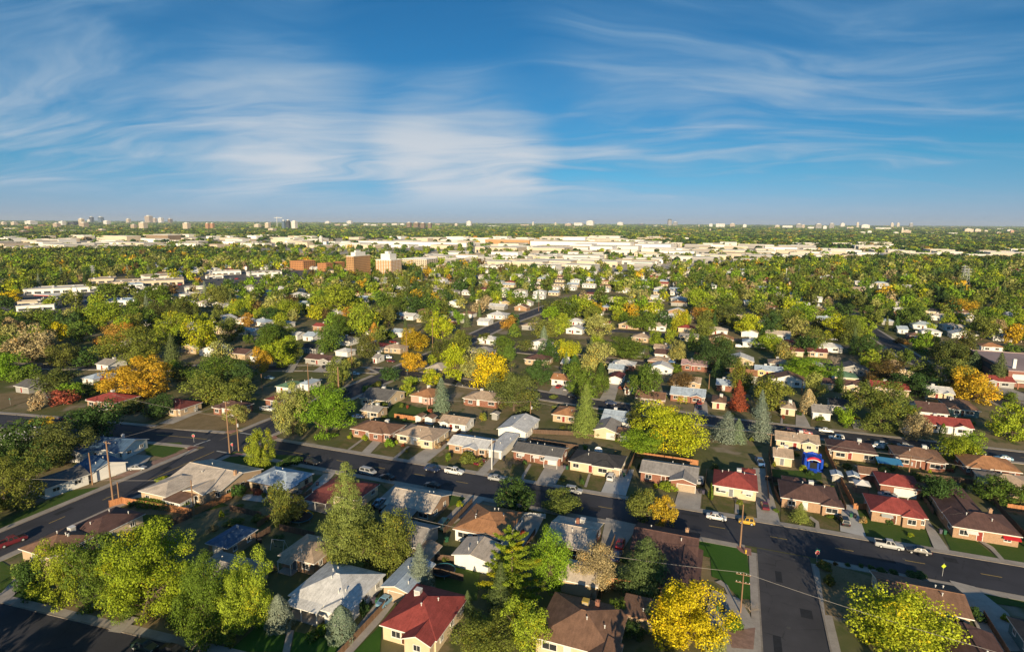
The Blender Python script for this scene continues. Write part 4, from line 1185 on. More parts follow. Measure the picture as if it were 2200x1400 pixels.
def round_crown(nl, size, seed, nclump=34, flat=1.0, low=.10, rs=1.0):
    """points of a crown 1 wide and 1 high (trunk foot at 0): leaves lie on many overlapping clumps set on one to four lobes"""
    r = np.random.default_rng(seed)
    c, rad = [], []
    zc, hz = (1+low)/2, (1-low)/2
    nlobe = 1+seed % 4
    lob = [(np.array([0, 0, zc]), np.array([.5, .5, hz]))] if nlobe == 1 else []
    for i in range(nlobe if nlobe > 1 else 0):
        a = 2*math.pi*(i+r.random()*.6)/nlobe
        o = r.uniform(.10, .20)
        rr_ = r.uniform(.30, .38)
        hh = hz*r.uniform(.62, .92)
        lob.append((np.array([math.cos(a)*o, math.sin(a)*o, low+hh+r.uniform(0, 1)*(1-low-2*hh)]), np.array([rr_, rr_, hh])))
    while len(c) < nclump:
        lc, lr = lob[r.integers(len(lob))]
        d = r.normal(size=3); d /= np.linalg.norm(d)
        k = r.uniform(.55, .93) if len(c) > 5 else r.uniform(0, .4)
        if d[2] < -.7 and r.random() < .4: continue
        c.append(lc+d*k*lr); rad.append(r.uniform(.075, .155)*rs*(1.0 if len(c) > 6 else 1.5))
    c, rad = np.array(c), np.array(rad)
    w = rad**2; w /= w.sum()
    k = r.choice(nclump, nl, p=w)
    d = r.normal(size=(nl, 3)); d[:, 2] += .15
    d /= np.linalg.norm(d, axis=1, keepdims=True)
    rr = rad[k]*r.uniform(.66, 1.2, nl)
    cen = c[k]+d*rr[:, None]*np.array([1.12, 1.12, .84])
    cen[:, 2] = np.maximum(cen[:, 2], .03)
    nrm = d*1.0+r.normal(size=(nl, 3))*.42+np.array([0, 0, .25])
    # fill the measured box: width 1, top at 1, lowest leaves at low
    for ax_ in (0, 1):
        a_, b_ = np.percentile(cen[:, ax_], (2, 98))
        f_ = lambda v: (v-(a_+b_)/2)/max(b_-a_, 1e-3)
        cen[:, ax_], c[:, ax_] = f_(cen[:, ax_]), f_(c[:, ax_])
    a_, b_ = np.percentile(cen[:, 2], (1.5, 99.5))
    f_ = lambda v: low+(v-a_)/(b_-a_)*(1-low)
    cen[:, 2], c[:, 2] = np.maximum(f_(cen[:, 2]), .02), f_(c[:, 2])
    tone = np.c_[r.random(nclump)[k]*.75+r.random(nl)*.25, r.random(nl)]
    return cen, nrm, size*r.uniform(.5, 1.35, nl), tone, c
def spruce_crown(nl, size, seed, whorls=20, power=.85, gap=.0):
    r = np.random.default_rng(seed)
    cen, nrm, ax, sz, tone = [], [], [], [], []
    per = nl/sum(((1-i/whorls)**.8+.08) for i in range(whorls))
    for i in range(whorls):
        t = i/whorls
        z0 = .05+.95*t
        R0 = .5*(1-t)**power*r.uniform(.82, 1.08)+.012
        nb = max(5, int(7+11*(1-t)))
        n = max(6, int(per*((1-t)**.8+.08)))
        for b in range(nb):
            a = 2*math.pi*(b+r.random()*.7)/nb
            L = R0*r.uniform(.6, 1.18)
            m_ = max(2, n//nb)
            s = np.sqrt(r.uniform(.08, 1, m_))
            side = r.normal(size=m_)*(.10*L+.016)*(1.25-s*.6)
            ca_, sa_ = math.cos(a), math.sin(a)
            x, y = ca_*s*L-sa_*side, sa_*s*L+ca_*side
            z = z0-.16*s*L*(1-t*.7)+.05*s**3*L+r.normal(size=m_)*.006+ .5*(1-s)*.03
            cen.append(np.c_[x, y, z]); nrm.append(np.c_[np.full(m_, ca_*.8), np.full(m_, sa_*.8), np.full(m_, .62)]+r.normal(size=(m_, 3))*.42)
            ax.append(np.c_[np.full(m_, -sa_), np.full(m_, ca_), np.zeros(m_)]); sz.append(size*r.uniform(.7, 1.3, m_)*(1.05-.45*t)); tone.append(np.c_[np.full(m_, r.random()), r.random(m_)])
    return np.vstack(cen), np.vstack(nrm), np.concatenate(sz), np.vstack(tone), np.vstack(ax)
def pine_crown(nl, size, seed):
    """tall pine: separate tiers of boughs that lift at their ends, gaps between the tiers"""
    r = np.random.default_rng(seed)
    cen, nrm, sz, tone = [], [], [], []
    tiers = 11
    for i in range(tiers):
        t = i/tiers
        R0 = .5*(1-t)**.62*r.uniform(.8, 1.1)+.02
        nb = int(4+4*(1-t))
        for b in range(nb):
            a = 2*math.pi*(b+r.random()*.8)/nb
            L = R0*r.uniform(.6, 1.15); m_ = max(6, int(nl/tiers/nb*(1.5-t)))
            s = np.sqrt(r.uniform(.06, 1.05, m_)); off = r.normal(size=(m_, 2))*(.050*L+.008)*(1.3-s*.7)[:, None]
            z = .10+.88*t+(.02+.16*s**2)*L*1.4*(.5+t)-.06*(1-t)*s*L*2+r.normal(size=m_)*.006
            cen.append(np.c_[math.cos(a)*s*L+off[:, 0], math.sin(a)*s*L+off[:, 1], z])
            nrm.append(np.c_[np.full(m_, math.cos(a)*.6), np.full(m_, math.sin(a)*.6), np.full(m_, .6)]+r.normal(size=(m_, 3))*.5)
            sz.append(size*r.uniform(.6, 1.25, m_)); tone.append(np.c_[np.full(m_, r.random()), r.random(m_)])
    return np.vstack(cen), np.vstack(nrm), np.concatenate(sz), np.vstack(tone)
def column_crown(nl, size, seed, power=1.6):
    """dense tapering evergreen with foliage to the ground"""
    r = np.random.default_rng(seed)
    z = r.random(nl)**.85
    a = r.uniform(0, 2*math.pi, nl)
    prof = .5*np.minimum(1, (z/.16+.62))*(1-z**(power+.5)*.95)**.85
    bump = 1+.10*np.sin(a*5+z*9+seed)+.07*np.sin(a*9-z*17)
    rr = prof*bump*r.uniform(.84, 1.04, nl)
    cen = np.c_[rr*np.cos(a), rr*np.sin(a), .02+z*.96]
    nrm = np.c_[np.cos(a), np.sin(a), np.full(nl, .55)]+r.normal(size=(nl, 3))*.35
    return cen, nrm, size*r.uniform(.7, 1.3, nl), np.c_[r.random(nl), r.random(nl)]
def shrub_crown(nl, size, seed):
    r = np.random.default_rng(seed)
    n = 14
    d = r.normal(size=(n, 3)); d /= np.linalg.norm(d, axis=1, keepdims=True); d[:, 2] = np.abs(d[:, 2])
    c = d*r.uniform(.4, .7, (n, 1))*np.array([.5, .5, .8])+np.array([0, 0, .12])
    k = r.integers(0, n, nl)
    e = r.normal(size=(nl, 3)); e /= np.linalg.norm(e, axis=1, keepdims=True)
    cen = c[k]+e*np.array([.2, .2, .24])*r.uniform(.7, 1.1, (nl, 1)); cen[:, 2] = np.abs(cen[:, 2])*.98+.02
    return cen, e+r.normal(size=(nl, 3))*.4+np.array([0, 0, .3]), size*r.uniform(.6, 1.3, nl), np.c_[r.random(n)[k], r.random(nl)]
CROWN, TRUNK = {}, {}
LOD = {-1: (30000, .0158), 0: (14000, .0232), 1: (5500, .037), 2: (1800, .065), 3: (210, .17)}
def crown_mesh(shape, var, lod):
    k = (shape, var, lod)
    if k in CROWN: return CROWN[k]
    nl, sz = LOD[lod]
    seed = 101*var+ord(shape[0])
    if shape == 'round':
        d = round_crown(nl, sz*1.12, seed, (84+6*(var % 4) if lod < 1 else 50+4*(var % 4)), 1.0, .02+.03*(var % 3), .68 if lod < 1 else .82)
        CROWN[k] = (quads_mesh('crown', d[0], d[1], d[2], d[3], M_LEAF), d[4])
    elif shape == 'spruce':
        d = spruce_crown(int(nl*1.25), sz*1.05, seed, 26 if lod < 2 else 18, .72+.07*(var % 3))
        CROWN[k] = (quads_mesh('crown', d[0], d[1], d[2], d[3], M_LEAF, .62, d[4]), None)
    elif shape == 'pine':
        d = pine_crown(int(nl*1.3), sz*.95, seed); CROWN[k] = (quads_mesh('crown', *d, M_LEAF), None)
    elif shape == 'column':
        d = column_crown(int(nl*.6), sz*1.15, seed, 1.5+.4*(var % 3)); CROWN[k] = (quads_mesh('crown', *d, M_LEAF), None)
    elif shape == 'shrub':
        d = shrub_crown(int(nl*.32), sz*1.9, seed); CROWN[k] = (quads_mesh('foliage', *d, M_LEAF), None)
    return CROWN[k]
def trunk_mesh(shape, var):
    k = (shape, var)
    if k in TRUNK: return TRUNK[k]
    m = MB(); r = random.Random(var*17+3)
    if shape in ('round', 'bare'):
        m.tube([(0, 0, -.01), (.004, 0, .1), (.0, .006, .3), (.01, 0, .55)], [.030, .022, .018, .011], 8)
        cl = crown_mesh('round', var, 0)[1]
        for c in cl[::3]:
            z0 = r.uniform(.10, .40)
            p0 = Vector((0, 0, z0)); p1 = Vector(c)
            mid = p0.lerp(p1, .5)+Vector((0, 0, -.03))
            m.tube([p0, mid, p1], [.010, .007, .003], 5)
        mats = M_BARK
    elif shape == 'pine' or shape == 'spruce':
        m.tube([(0, 0, -.01), (0, 0, .5), (0, 0, .97)], [.020, .012, .003], 7)
        mats = M_BARK
    else:
        m.tube([(0, 0, -.01), (0, 0, .5)], [.04, .015], 6); mats = M_BARK
    TRUNK[k] = m.mesh('trunk' if shape != 'shrub' else 'stem', mats)
    return TRUNK[k]
def bare_mesh(var):
    k = ('bare', var)
    if k in CROWN: return CROWN[k]
    r = random.Random(var)
    m = MB()
    def grow(p, d, L, rad, lv):
        e = p+d*L
        m.tube([p, p.lerp(e, .5)+Vector((r.uniform(-1, 1), r.uniform(-1, 1), 0))*L*.06, e], [rad, rad*.75, rad*.5], 4 if lv else 6)
        if lv >= 4: return
        for _ in range(4 if lv < 3 else 3):
            nd = (d+Vector((r.gauss(0, .55), r.gauss(0, .55), r.gauss(.12, .3)))).normalized()
            grow(p+d*L*r.uniform(.55, 1), nd, L*r.uniform(.55, .8), rad*.5, lv+1)
    for _ in range(3):
        grow(Vector((0, 0, .12)), Vector((r.gauss(0, .35), r.gauss(0, .35), 1)).normalized(), .27, .022, 0)
    CROWN[k] = m.mesh('crown', M_BARKP)
    return CROWN[k]
NAMES = {'round': 'broadleaf_tree', 'spruce': 'spruce_tree', 'pine': 'pine_tree', 'column': 'column_evergreen_tree', 'shrub': 'garden_shrub', 'bare': 'bare_tree'}
TGROUP = {'round': 'broadleaf trees of the suburb', 'spruce': 'spruces of the suburb', 'pine': 'pines of the suburb', 'column': 'columnar evergreens of the suburb', 'shrub': 'garden shrubs', 'bare': 'leafless trees'}
COUNT = {}
TREEPOS = []
def make_tree(shape, colr, x, y, h, w, lod=None, look=None):
    dist = math.hypot(x, y)
    size_px = max(w, h)*F_PX/dist*.4655
    if lod is None: lod = -1 if size_px > 75 else 0 if size_px > 38 else 1 if size_px > 19 else 2
    var = COUNT[shape] = COUNT.get(shape, -1)+1
    var %= {'round': 14, 'spruce': 4, 'pine': 2, 'column': 3, 'shrub': 4, 'bare': 3}[shape]
    root = empty(NAMES[shape], (x, y, 0), rnd.uniform(0, 6.28))
    base, alpha = LEAF[colr]
    k = rnd.uniform(.86, 1.14)
    cvar = (base[0]*k*rnd.uniform(.93, 1.07), base[1]*k, base[2]*k*rnd.uniform(.85, 1.15), alpha)
    if shape == 'bare':
        o = put('crown', bare_mesh(var), root, scale=(w, w, h)); o.color = cvar
        put('trunk', trunk_mesh('column', 0), root, scale=(w*.8, w*.8, h*.3))
    else:
        o = put('foliage' if shape == 'shrub' else 'crown', crown_mesh(shape, var, lod)[0], root, scale=(w, w, h)); o.color = cvar
        if lod < 2 or shape == 'round':
            put('stem' if shape == 'shrub' else 'trunk', trunk_mesh(shape, var if shape == 'round' else 0), root, scale=((w+h)*.5 if shape != 'round' else w, (w+h)*.5 if shape != 'round' else w, h))
    TREEPOS.append((x, y, w*.5))
    sz = 'tall' if h > 13 else 'small' if h < 6 and shape != 'shrub' else ''
    fl = {'round': 'broadleaf tree', 'spruce': 'spruce', 'pine': 'pine', 'column': 'columnar evergreen', 'shrub': 'shrub', 'bare': 'leafless tree'}[shape]
    to_label(root, look or ' '.join(t for t in (sz, colr, fl) if t), x, y, 'tree' if shape != 'shrub' else 'shrub', TGROUP[shape], h*.6)
    return root
def tree(shape, colr, c, a, top, base, wpx, lod=None):
    """crown centre a, top edge, foot and width in survey-window units"""
    px_, py_ = q(c, a, base)
    x, y = ground(px_, py_, 0)
    tx, ty = q(c, a, top)
    depth = proj(x, y, 2)[2]
    w = wpx*WIN[c][2]*depth/F_PX*(.90 if shape == 'round' else 1.12 if shape in ('spruce', 'pine') else 1.0)
    # the crown's near side, not its foot, meets the measured base: set the stem back by part of the crown radius
    back = w*.30
    d = np.array([x, y])/math.hypot(x, y)
    x, y = x+d[0]*back, y+d[1]*back
    lo, hi = .5, 40.
    for _ in range(40):
        mid = (lo+hi)/2
        if proj(x, y, mid)[1] > ty: lo = mid
        else: hi = mid
    return make_tree(shape, colr, x, y, max(lo*1.0-.02*w, 1.0), w*1.04, lod)

# ================================================================ houses, by hand
H = build_house
BF = 'board_fence'
# row on the far side of the front street, facing it
H(-115.2, -99.6, 154, 164, 'hip', 'brown', 'brick', 'brown hip-roofed brick house, first along the front street', wing=[(.66, 5.6, .9, 'h')], cooler=(.62, .75), vents=4, skirt='tan brick')
H(-98.6, -84, 155, 165.5, 'hip', 'tan', 'cream', 'tan hip-roofed cream house with a broad concrete drive', wing=[(.82, 5, 1.3, 'h')], awning=[(.5, 2, 'white')], garage=None)
H(-79.3, -66, 153.8, 163, 'x', 'white', 'tan brick', 'long pale grey-roofed brick house with carport', wing=[(.62, 5, 1.6, 'g')], slope=.26)
H(-66.2, -61.2, 154.4, 170, 'flat', 'white', 'white', 'pale flat carport beside the long brick house', name='carport', cat='carport', wins=False, door=None, ze=2.6, garage=(.5, 2.6, 'grey'), group='carports')
H(-70, -59.5, 171.5, 186, 'y', 'white', 'white', 'white gabled back house behind the carport', slope=.3)
H(-58.6, -43.2, 155.6, 164.5, 'x', 'dark grey', 'brick', 'dark grey gable-roofed brick house', porch=(.82, 4.2, 1.8), garage=(.82, 2.6), vents=4, awning=[(.2, 2, 'white'), (.5, 2, 'white')], slope=.28)
H(-40.8, -25.6, 154.6, 164.5, 'hip', 'charcoal', 'cream', 'charcoal hip-roofed cream house', wing=[(.66, 6.4, .7, 'h')], garage=(.88, 2.6, 'tan'))
H(-20.7, -5.2, 154.6, 164.5, 'x', 'grey', 'brick', 'grey-roofed brick house with white garage gable', wing=[(.76, 7, 2.8, 'g')], garage=(.82, 4.6, 'tan'), slope=.3)
H(-1.5, 9.6, 153.2, 164, 'hip', 'red', 'cream', 'red hip-roofed cream house with white awnings', slope=.42, cooler=(.58, .7), awning=[(.26, 2.6, 'white'), (.78, 2.6, 'white')], vents=4)
H(5.6, 9.4, 165.5, 169, 'hip', 'red', 'cream', 'little red-roofed cream shed behind the red house', name='garden_shed', cat='shed', ze=2.5, group='garden sheds', vents=0)
H(14.7, 28.2, 152, 163.5, 'hip', 'dark brown', 'tan brick', 'dark brown hip-roofed tan house with rooftop cooler', wing=[(.85, 5, .9, 'h'), (.3, 6, -3, 'h')], cooler=(.55, .62), vents=3)
H(34.4, 46.2, 152.4, 162.5, 'hip', 'red', 'tan brick', 'red hip-roofed brick house by the long drive', slope=.38, wing=[(.72, 4.5, .7, 'h')], awning=[(.3, 2.4, 'grey')])
H(39.6, 49.4, 169.8, 179, 'hip', 'red', 'brick', 'red hip-roofed garage with a wide white door', name='garage', cat='garage', garage=(.62, 4.9), wins=False, group='garages', vents=1)
H(50.2, 63.2, 150.6, 161.5, 'hip', 'dark brown', 'tan brick', 'big dark brown-roofed house with a red awning', wing=[(.2, 5.4, -.4, 'h'), (.35, 9, -13, 'g')], awning=[(.86, 3.2, 'red'), (.3, 2.2, 'white')], chimney=(.75, .8))
H(68.5, 84, 152, 162, 'x', 'dark grey', 'pink', 'grey-roofed pink house at the right edge')
H(66, 78, 180, 190, 'hip', 'tan', 'tan', 'tan hip-roofed house at the right edge, second row')
# backs of the row on the near side
H(-136, -117.3, 103.5, 118, 'x', 'beige', 'tan', 'big beige-roofed corner house with brown patio cover', slope=.26, wing=[(.22, 9.5, 7.5, 'h'), (.70, 6.8, 3.4, 'g')], chimney=(.93, .42), ze=3.1)
H(-127.4, -121.6, 95.2, 100.3, 'shed', 'brown', 'white', 'brown patio roof on white posts behind the corner house', name='patio_cover', cat='patio cover', slope=.06, ze=2.7, group='patio covers', door=None, vents=0)
H(-116.2, -102.6, 110.8, 121, 'hip', 'blue-grey', 'cream', 'blue-grey hip-roofed cream house', wing=[(.86, 5, 1, 'h')], skirt='brick', vents=3, trim='brown')
H(-96, -82.5, 112, 122, 'hip', 'maroon', 'cream', 'maroon hip-roofed cream house behind the tall spruce', porch=(.28, 6.5, 3.8, 'maroon'))
H(-75.6, -62.6, 113, 123.4, 'x', 'beige', 'tan brick', 'beige-roofed tan brick house', porch=(.4, 8, 3.2, 'grey'), slope=.36, vents=3)
H(-67.4, -57.8, 98.6, 108.4, 'x', 'grey', 'grey', 'grey gabled garage behind the tan brick house', name='garage', cat='garage', wins=False, group='garages', slope=.4)
H(-54.8, -42.2, 108.4, 121.4, 'hip', 'orange-brown', 'white', 'orange-brown hip-roofed white house', vents=5, slope=.32)
H(-50.4, -42, 99, 106.6, 'y', 'beige', 'white', 'white garage with pale roof beside the orange-brown house', name='garage', cat='garage', slope=.22, group='garages', wins=False)
H(-34.4, -23.9, 110.6, 123, 'x', 'beige', 'brick', 'cream-roofed brick house with white cooler', cooler=(.6, .80), slope=.24, chimney=(.52, .7, 'brick'))
H(-27.6, -19.8, 99, 106.4, 'x', 'beige', 'tan', 'tan gabled garage behind the cream-roofed house', name='garage', cat='garage', wins=False, group='garages')
H(-16.6, -3, 114.6, 126.4, 'x', 'dark brown', 'tan brick', 'long brown-roofed corner house with an L-shaped plan', wing=[(.80, 7.4, 11.6, 'g')], slope=.32, chimney=(.8, .8), trim='brown')
H(29, 43, 113.6, 124, 'x', 'brown', 'cream', 'brown gable-roofed cream house, corner of the side street', slope=.28, skirt='brick', vents=3)
H(36, 44.5, 99.5, 110.5, 'y', 'dark brown', 'cream', 'dark brown-roofed garage below the corner house', name='garage', cat='garage', group='garages', slope=.25)
H(48.6, 62, 103.5, 117, 'hip', 'charcoal', 'teal', 'dark-roofed teal house at the bottom right')
# houses between the near street and the back fences
H(-135.2, -125.4, 68.4, 78, 'hip', 'brown', 'tan', 'brown hip-roofed tan house at the lower left', wing=None, cooler=(.4, .86), vents=4, wins=True)
H(-134.2, -124.4, 77.2, 88.6, 'hip', 'dark brown', 'cream', 'long dark brown-roofed wing with cream walls', chimney=None, vents=3, slope=.3)
H(-101, -94.8, 84, 92.6, 'hip', 'dark blue', 'tan brick', 'small garage with a dark blue hip roof', name='garage', cat='garage', garage=(.5, 2.6), group='garages', wins=True, door=None)
H(-83.4, -74.3, 86, 95, 'hip', 'tan', 'tan brick', 'tan hip-roofed house behind the maple clump', porch=(.3, 3.4, 1.4, 'tan'))
H(-95.5, -82.4, 73.6, 83, 'hip', 'grey', 'tan', 'grey-roofed house hidden behind the maples')
H(-72.2, -59.2, 76.2, 88.4, 'hip', 'white', 'white', 'white-roofed house with a columned front porch', slope=.36, wing=[(.83, 5.2, 1.2, 'h')], porch=(.34, 7, 1.9, 'white'), vents=5)
H(-58, -51.8, 84.6, 95, 'y', 'blue-grey', 'tan', 'pale-roofed tan garage at the end of the drive', name='garage', cat='garage', garage=(.5, 3.2, 'tan'), wins=False, group='garages', slope=.25)
H(-52.2, -41.2, 75.4, 88, 'hip', 'red', 'cream', 'bright red hip-roofed cream house', slope=.40, wing=[(.72, 5.6, 1.6, 'g')], cooler=(.26, .66), vents=4)
H(-27, -13.2, 82, 95, 'hip', 'brown', 'cream', 'brown hip-roofed house with a yellow cooler', slope=.36, cooler=(.48, .72, 'yellow'), chimney=(.62, .78, 'brick'), wing=[(.86, 5, 1, 'g')], trim='white')
H(-14.6, -8.6, 93, 99, 'flat', 'brown', 'tan', 'flat brown-roofed carport under the dark spruce', name='carport', cat='carport', door=None, wins=False, group='carports')
# west of the cross street
H(-168, -159, 88.6, 99.5, 'y', 'dark grey', 'white', 'white shed-like house with a dark gable roof', R(-8), slope=.34, vents=0)
H(-182, -166, 110.4, 121.4, 'x', 'dark blue', 'white', 'white house with a dark blue roof and stone chimney', R(14), wing=[(.72, 7, 1.4, 'g'), (.15, 7, 3, 'g')], chimney=(.5, .9, 'white'), slope=.34)
H(-167, -157.4, 99.6, 109, 'x', 'dark blue', 'white', 'white garage with a dark blue roof', R(-10), name='garage', cat='garage', group='garages', slope=.35, wins=False)
H(-214, -200, 108, 119, 'hip', 'white', 'white', 'white-roofed house at the left edge among dark trees', R(12), vents=1)
shed(-56.8, 99.6, 5, 6, 'tan', 'tan', 'tan roofed shed behind the blue spruce')
shed(30.4, 175.4, 3.0, 3.4, 'blue-grey', 'grey', 'grey shed by the gazebo, nearer the bounce house')
shed(34.6, 176.2, 3.0, 3.4, 'blue-grey', 'grey', 'grey shed by the gazebo, nearer the red garage')

# houses farther back, each from the near corners of its eaves in a survey window
ALL_BACK = '''
2|865,142|1022,160|8|x|tan|white|white garage with tan roof behind the first houses
2|735,112|775,118|4|y|brown|white|tiny white shed, left of two behind the tan roof
2|785,120|838,126|4|y|brown|white|tiny white shed, right of two behind the tan roof
2|1152,98|1192,102|3|y|grey|grey|grey tool shed on the back lawn
2|440,78|540,92|7|x|grey|tan|tan outbuilding beside the big lime tree
5|45,850|275,842|10|x|dark grey|grey|dark grey house with white porch rails at the left edge
5|570,790|790,775|11|hip|blue-grey|white|pale blue-grey roofed white house above the red roof
5|715,672|880,672|10|x|grey|white|grey roofed white house behind the orange maple
5|630,955|930,968|11|hip|red|tan brick|red hip-roofed house west of the crossing
5|1150,1000|1450,1015|10|hip|maroon|tan|maroon-roofed tan house facing the west road
5|1640,1010|1880,1020|9|hip|dark brown|brick|brown house half hidden by the split-coloured tree
6|30,955|215,950|10|hip|maroon|brick|maroon-roofed brick house with satellite dishes
6|120,850|280,845|10|hip|green|white|dark green hip-roofed house
6|285,835|450,815|9|hip|blue-grey|white|pale teal-grey roofed house by the green roof
6|340,632|628,632|9|x|dark brown|grey|long brown-roofed grey ranch house
6|605,568|730,572|8|hip|white|white|small pale-roofed white house above the ranch house
6|805,522|1005,530|9|hip|red|white|red-roofed white house by the gold tree
6|985,540|1150,545|9|hip|tan|tan|flat tan house under the gold tree
6|850,640|1000,600|8|x|grey|white|white gable house on the curved corner lot
6|780,945|1060,945|14|x|dark grey|cream|wide dark grey gabled house at the curved road
6|1200,915|1400,930|12|hip|orange-brown|pink|orange-tan hip-roofed pink house
6|1610,940|1910,955|11|hip|tan|brick|tan hip-roofed brick house below the yellow trees
6|1325,700|1470,710|12|hip|beige|tan|beige hip-roofed house with rooftop cooler
6|1565,310|1640,312|8|x|grey|white|white house by the pointed evergreen
6|1065,285|1250,290|10|x|white|white|white-roofed long house in the middle rows
6|1735,330|1835,335|10|x|white|white|white house with picture windows by the side lane
6|1810,280|1965,285|12|hip|white|white|bright white hip-roofed house
6|325,455|480,445|11|x|blue-grey|white|white house with blue-grey roof behind the ranch
6|320,540|480,548|9|x|charcoal|grey|charcoal-roofed low house by the olive tree
7|300,785|465,800|9|x|orange-brown|white|orange-brown roofed house with white garage gable
7|545,800|660,808|8|hip|maroon|white|small maroon-roofed house with white vents
7|755,775|868,785|10|y|maroon|white|maroon-roofed garage with a long white drive
7|1065,640|1225,650|10|hip|tan|brick|tan hip-roofed brick house with front path
7|1330,668|1545,690|10|x|pink|brick|pinkish-roofed brick house up the lane
7|1260,800|1490,820|9|x|tan|tan|tan house behind the bronze tree
7|1240,905|1525,930|11|x|blue-grey|brick|long blue-grey roofed house with carport
7|1570,965|1690,975|10|hip|brown|cream|brown-roofed cream house by the red tree
7|1605,830|1745,838|9|x|blue-grey|brick|blue-grey roofed brick house up the lane
7|1910,715|2140,730|9|x|blue-grey|yellow|sky-grey roofed yellow house with blue dormer
7|310,1060|520,1085|11|hip|orange-brown|tan|orange-brown hip-roofed house by the tall pine
7|640,1180|820,1210|11|y|grey|cream|grey gabled garage with cream front
7|700,1100|930,1135|12|x|blue-grey|white|pale streaked roof house beside the yellow tree
7|820,1210|910,1220|6|x|brown|tan|low brown-roofed lean-to by the cream garage
7|935,455|1090,462|10|hip|tan|tan|tan hip-roofed house in the fourth row
7|1110,540|1255,545|8|x|tan|tan|flat tan house behind the dark round tree
7|290,540|380,548|9|hip|white|white|small white hip-roofed house by the pale spruce
7|380,660|470,668|9|x|white|tan|white-roofed tan house beside the lime tree
7|750,705|880,712|9|x|blue-grey|grey|pale blue roofed house behind the dark tree
7|880,855|935,862|7|x|orange-brown|white|small brown cottage beside the dark green tree
7|90,625|290,640|10|hip|dark brown|tan|dark brown-roofed house under the olive tree
8|278,1010|410,1025|10|hip|tan|cream|tan-roofed cream house with porch arches
8|530,1045|690,1060|10|x|grey|white|grey gabled white house beside the round gold tree
8|670,990|830,1000|9|x|charcoal|white|charcoal-roofed house with white gable up the lane
8|1350,1020|1640,1085|13|x|dark brown|white|brown-roofed house with red-edged white gable
8|1425,1140|1810,1175|10|x|red|white|long red-roofed white house with front arches
8|1580,990|1900,1065|14|hip|brown|teal|sprawling brown roof over a pale green porch
8|705,770|895,775|10|hip|green|cream|sage green hip-roofed cream house
8|275,560|470,572|8|x|maroon|cream|maroon-roofed cream house by the leafless tree
8|495,570|660,580|8|x|maroon|tan|second maroon-roofed house by the leafless tree
8|270,505|410,505|9|hip|red|brick|dull red-roofed house behind the lime tree
8|1575,520|1800,535|9|x|tan|cream|tan-roofed cream house before the school
8|1860,525|2060,540|9|hip|orange-brown|white|tan-roofed house with bright white side wall
8|860,445|1010,460|9|hip|orange-brown|tan|orange-brown roofed house at the straight street
8|1290,440|1420,450|10|hip|brown|brick|brown two-level house across the straight street
8|1200,390|1300,400|10|x|blue-grey|white|pale blue-grey roofed house behind the pointed evergreen
8|1075,325|1190,335|9|hip|blue-grey|grey|blue-grey hip-roofed house by the slim evergreen
8|540,215|640,222|9|hip|white|brick|white-roofed brick house in the far right rows
4|165,232|418,275|9|x|tan|cream|long flat-looking tan roof house above the bounce house
4|155,330|270,345|8|x|tan|cream|cream garage left of the bounce house
4|455,285|735,330|10|hip|dark brown|tan|dark brown house above the blue tarp
4|830,340|1110,365|11|hip|brown|brick|brown hip-roofed house at the pole
4|1215,390|1515,415|11|hip|orange-brown|brick|orange-tan hip-roofed house, second row right edge
4|625,425|735,435|6|x|brown|brick|low brown shed behind the gazebo
4|945,510|1045,520|5|x|brown|tan|low tan shed right of the red garage
'''
for ln in ALL_BACK.strip().splitlines():
    c, L_, R_, d_, rf, rc, wc, lab = ln.split('|')
    c = int(c); d_ = float(d_)
    ze = 2.3 if 'shed' in lab and 'house' not in lab else 2.8
    la, lb = map(float, L_.split(',')); ra, rb = map(float, R_.split(','))
    p0, p1 = g(c, la, lb, ze), g(c, ra, rb, ze)
    w = max(abs(p1[0]-p0[0]), 3.0)
    y0 = (p0[1]+p1[1])/2
    near = math.hypot((p0[0]+p1[0])/2, y0) < 260
    nm = 'garden_shed' if ze == 2.3 else 'garage' if 'garage' in lab.split(' with ')[0] and 'house' not in lab else 'house'
    H(min(p0[0], p1[0]), min(p0[0], p1[0])+w, y0, y0+d_, rf, rc, wc, lab, 0, ze, .34, nm, {'garden_shed': 'shed'}.get(nm, nm), 2 if near and nm == 'house' else 1,
      wing=[(rnd.choice([.25, .75]), w*.36, .8, 'g' if rf == 'x' else 'h')] if nm == 'house' and w > 10 else None, door=.45 if nm == 'house' else None, wins=nm == 'house' or w > 6,
      cooler=(rnd.uniform(.3, .7), .66) if nm == 'house' and rnd.random() < .55 else None, vents=2 if nm == 'house' else 0,
      garage=(.75, 2.6) if nm == 'garage' else None, group={'garden_shed': 'garden sheds', 'garage': 'garages', 'house': 'single storey houses of the suburb'}[nm])

# ---------------------------------------------------------------- yard things
a = g(1, 600, 610); b = g(1, 670, 590); c_ = g(1, 1060, 655); d_ = g(1, 1270, 560)
fence([a, b, c_], 1.8, M_FENCE, 'orange cedar fence across the yard of the corner house')
fence([c_, d_], 1.8, M_FENCE, 'weathered cedar fence running back from the orange fence')
fence([g(1, 730, 800), g(1, 1050, 665)], 1.7, M_FENCED, 'dark board fence between the lower yards')
fence([g(2, 900, 755), g(2, 1055, 590)], 1.6, M_FENCED, 'dark board fence beside the teal van')
fence([g(4, 440, 300), g(4, 495, 420), g(4, 592, 605)], 1.7, M_FENCE, 'long brown fence between the bounce house and the sheds')
fence([g(4, 130, 330), g(4, 155, 520)], 1.5, M_FENCED, 'dark fence along the drive of the red house')
fence([g(4, 595, 620), g(4, 668, 622)], 1.6, M_FENCE, 'short orange fence beside the red brick house')
fence([g(3, 90, 205), g(3, 380, 218), g(3, 560, 240)], 1.5, M_FENCED, 'low dark fence across the bare back yard')
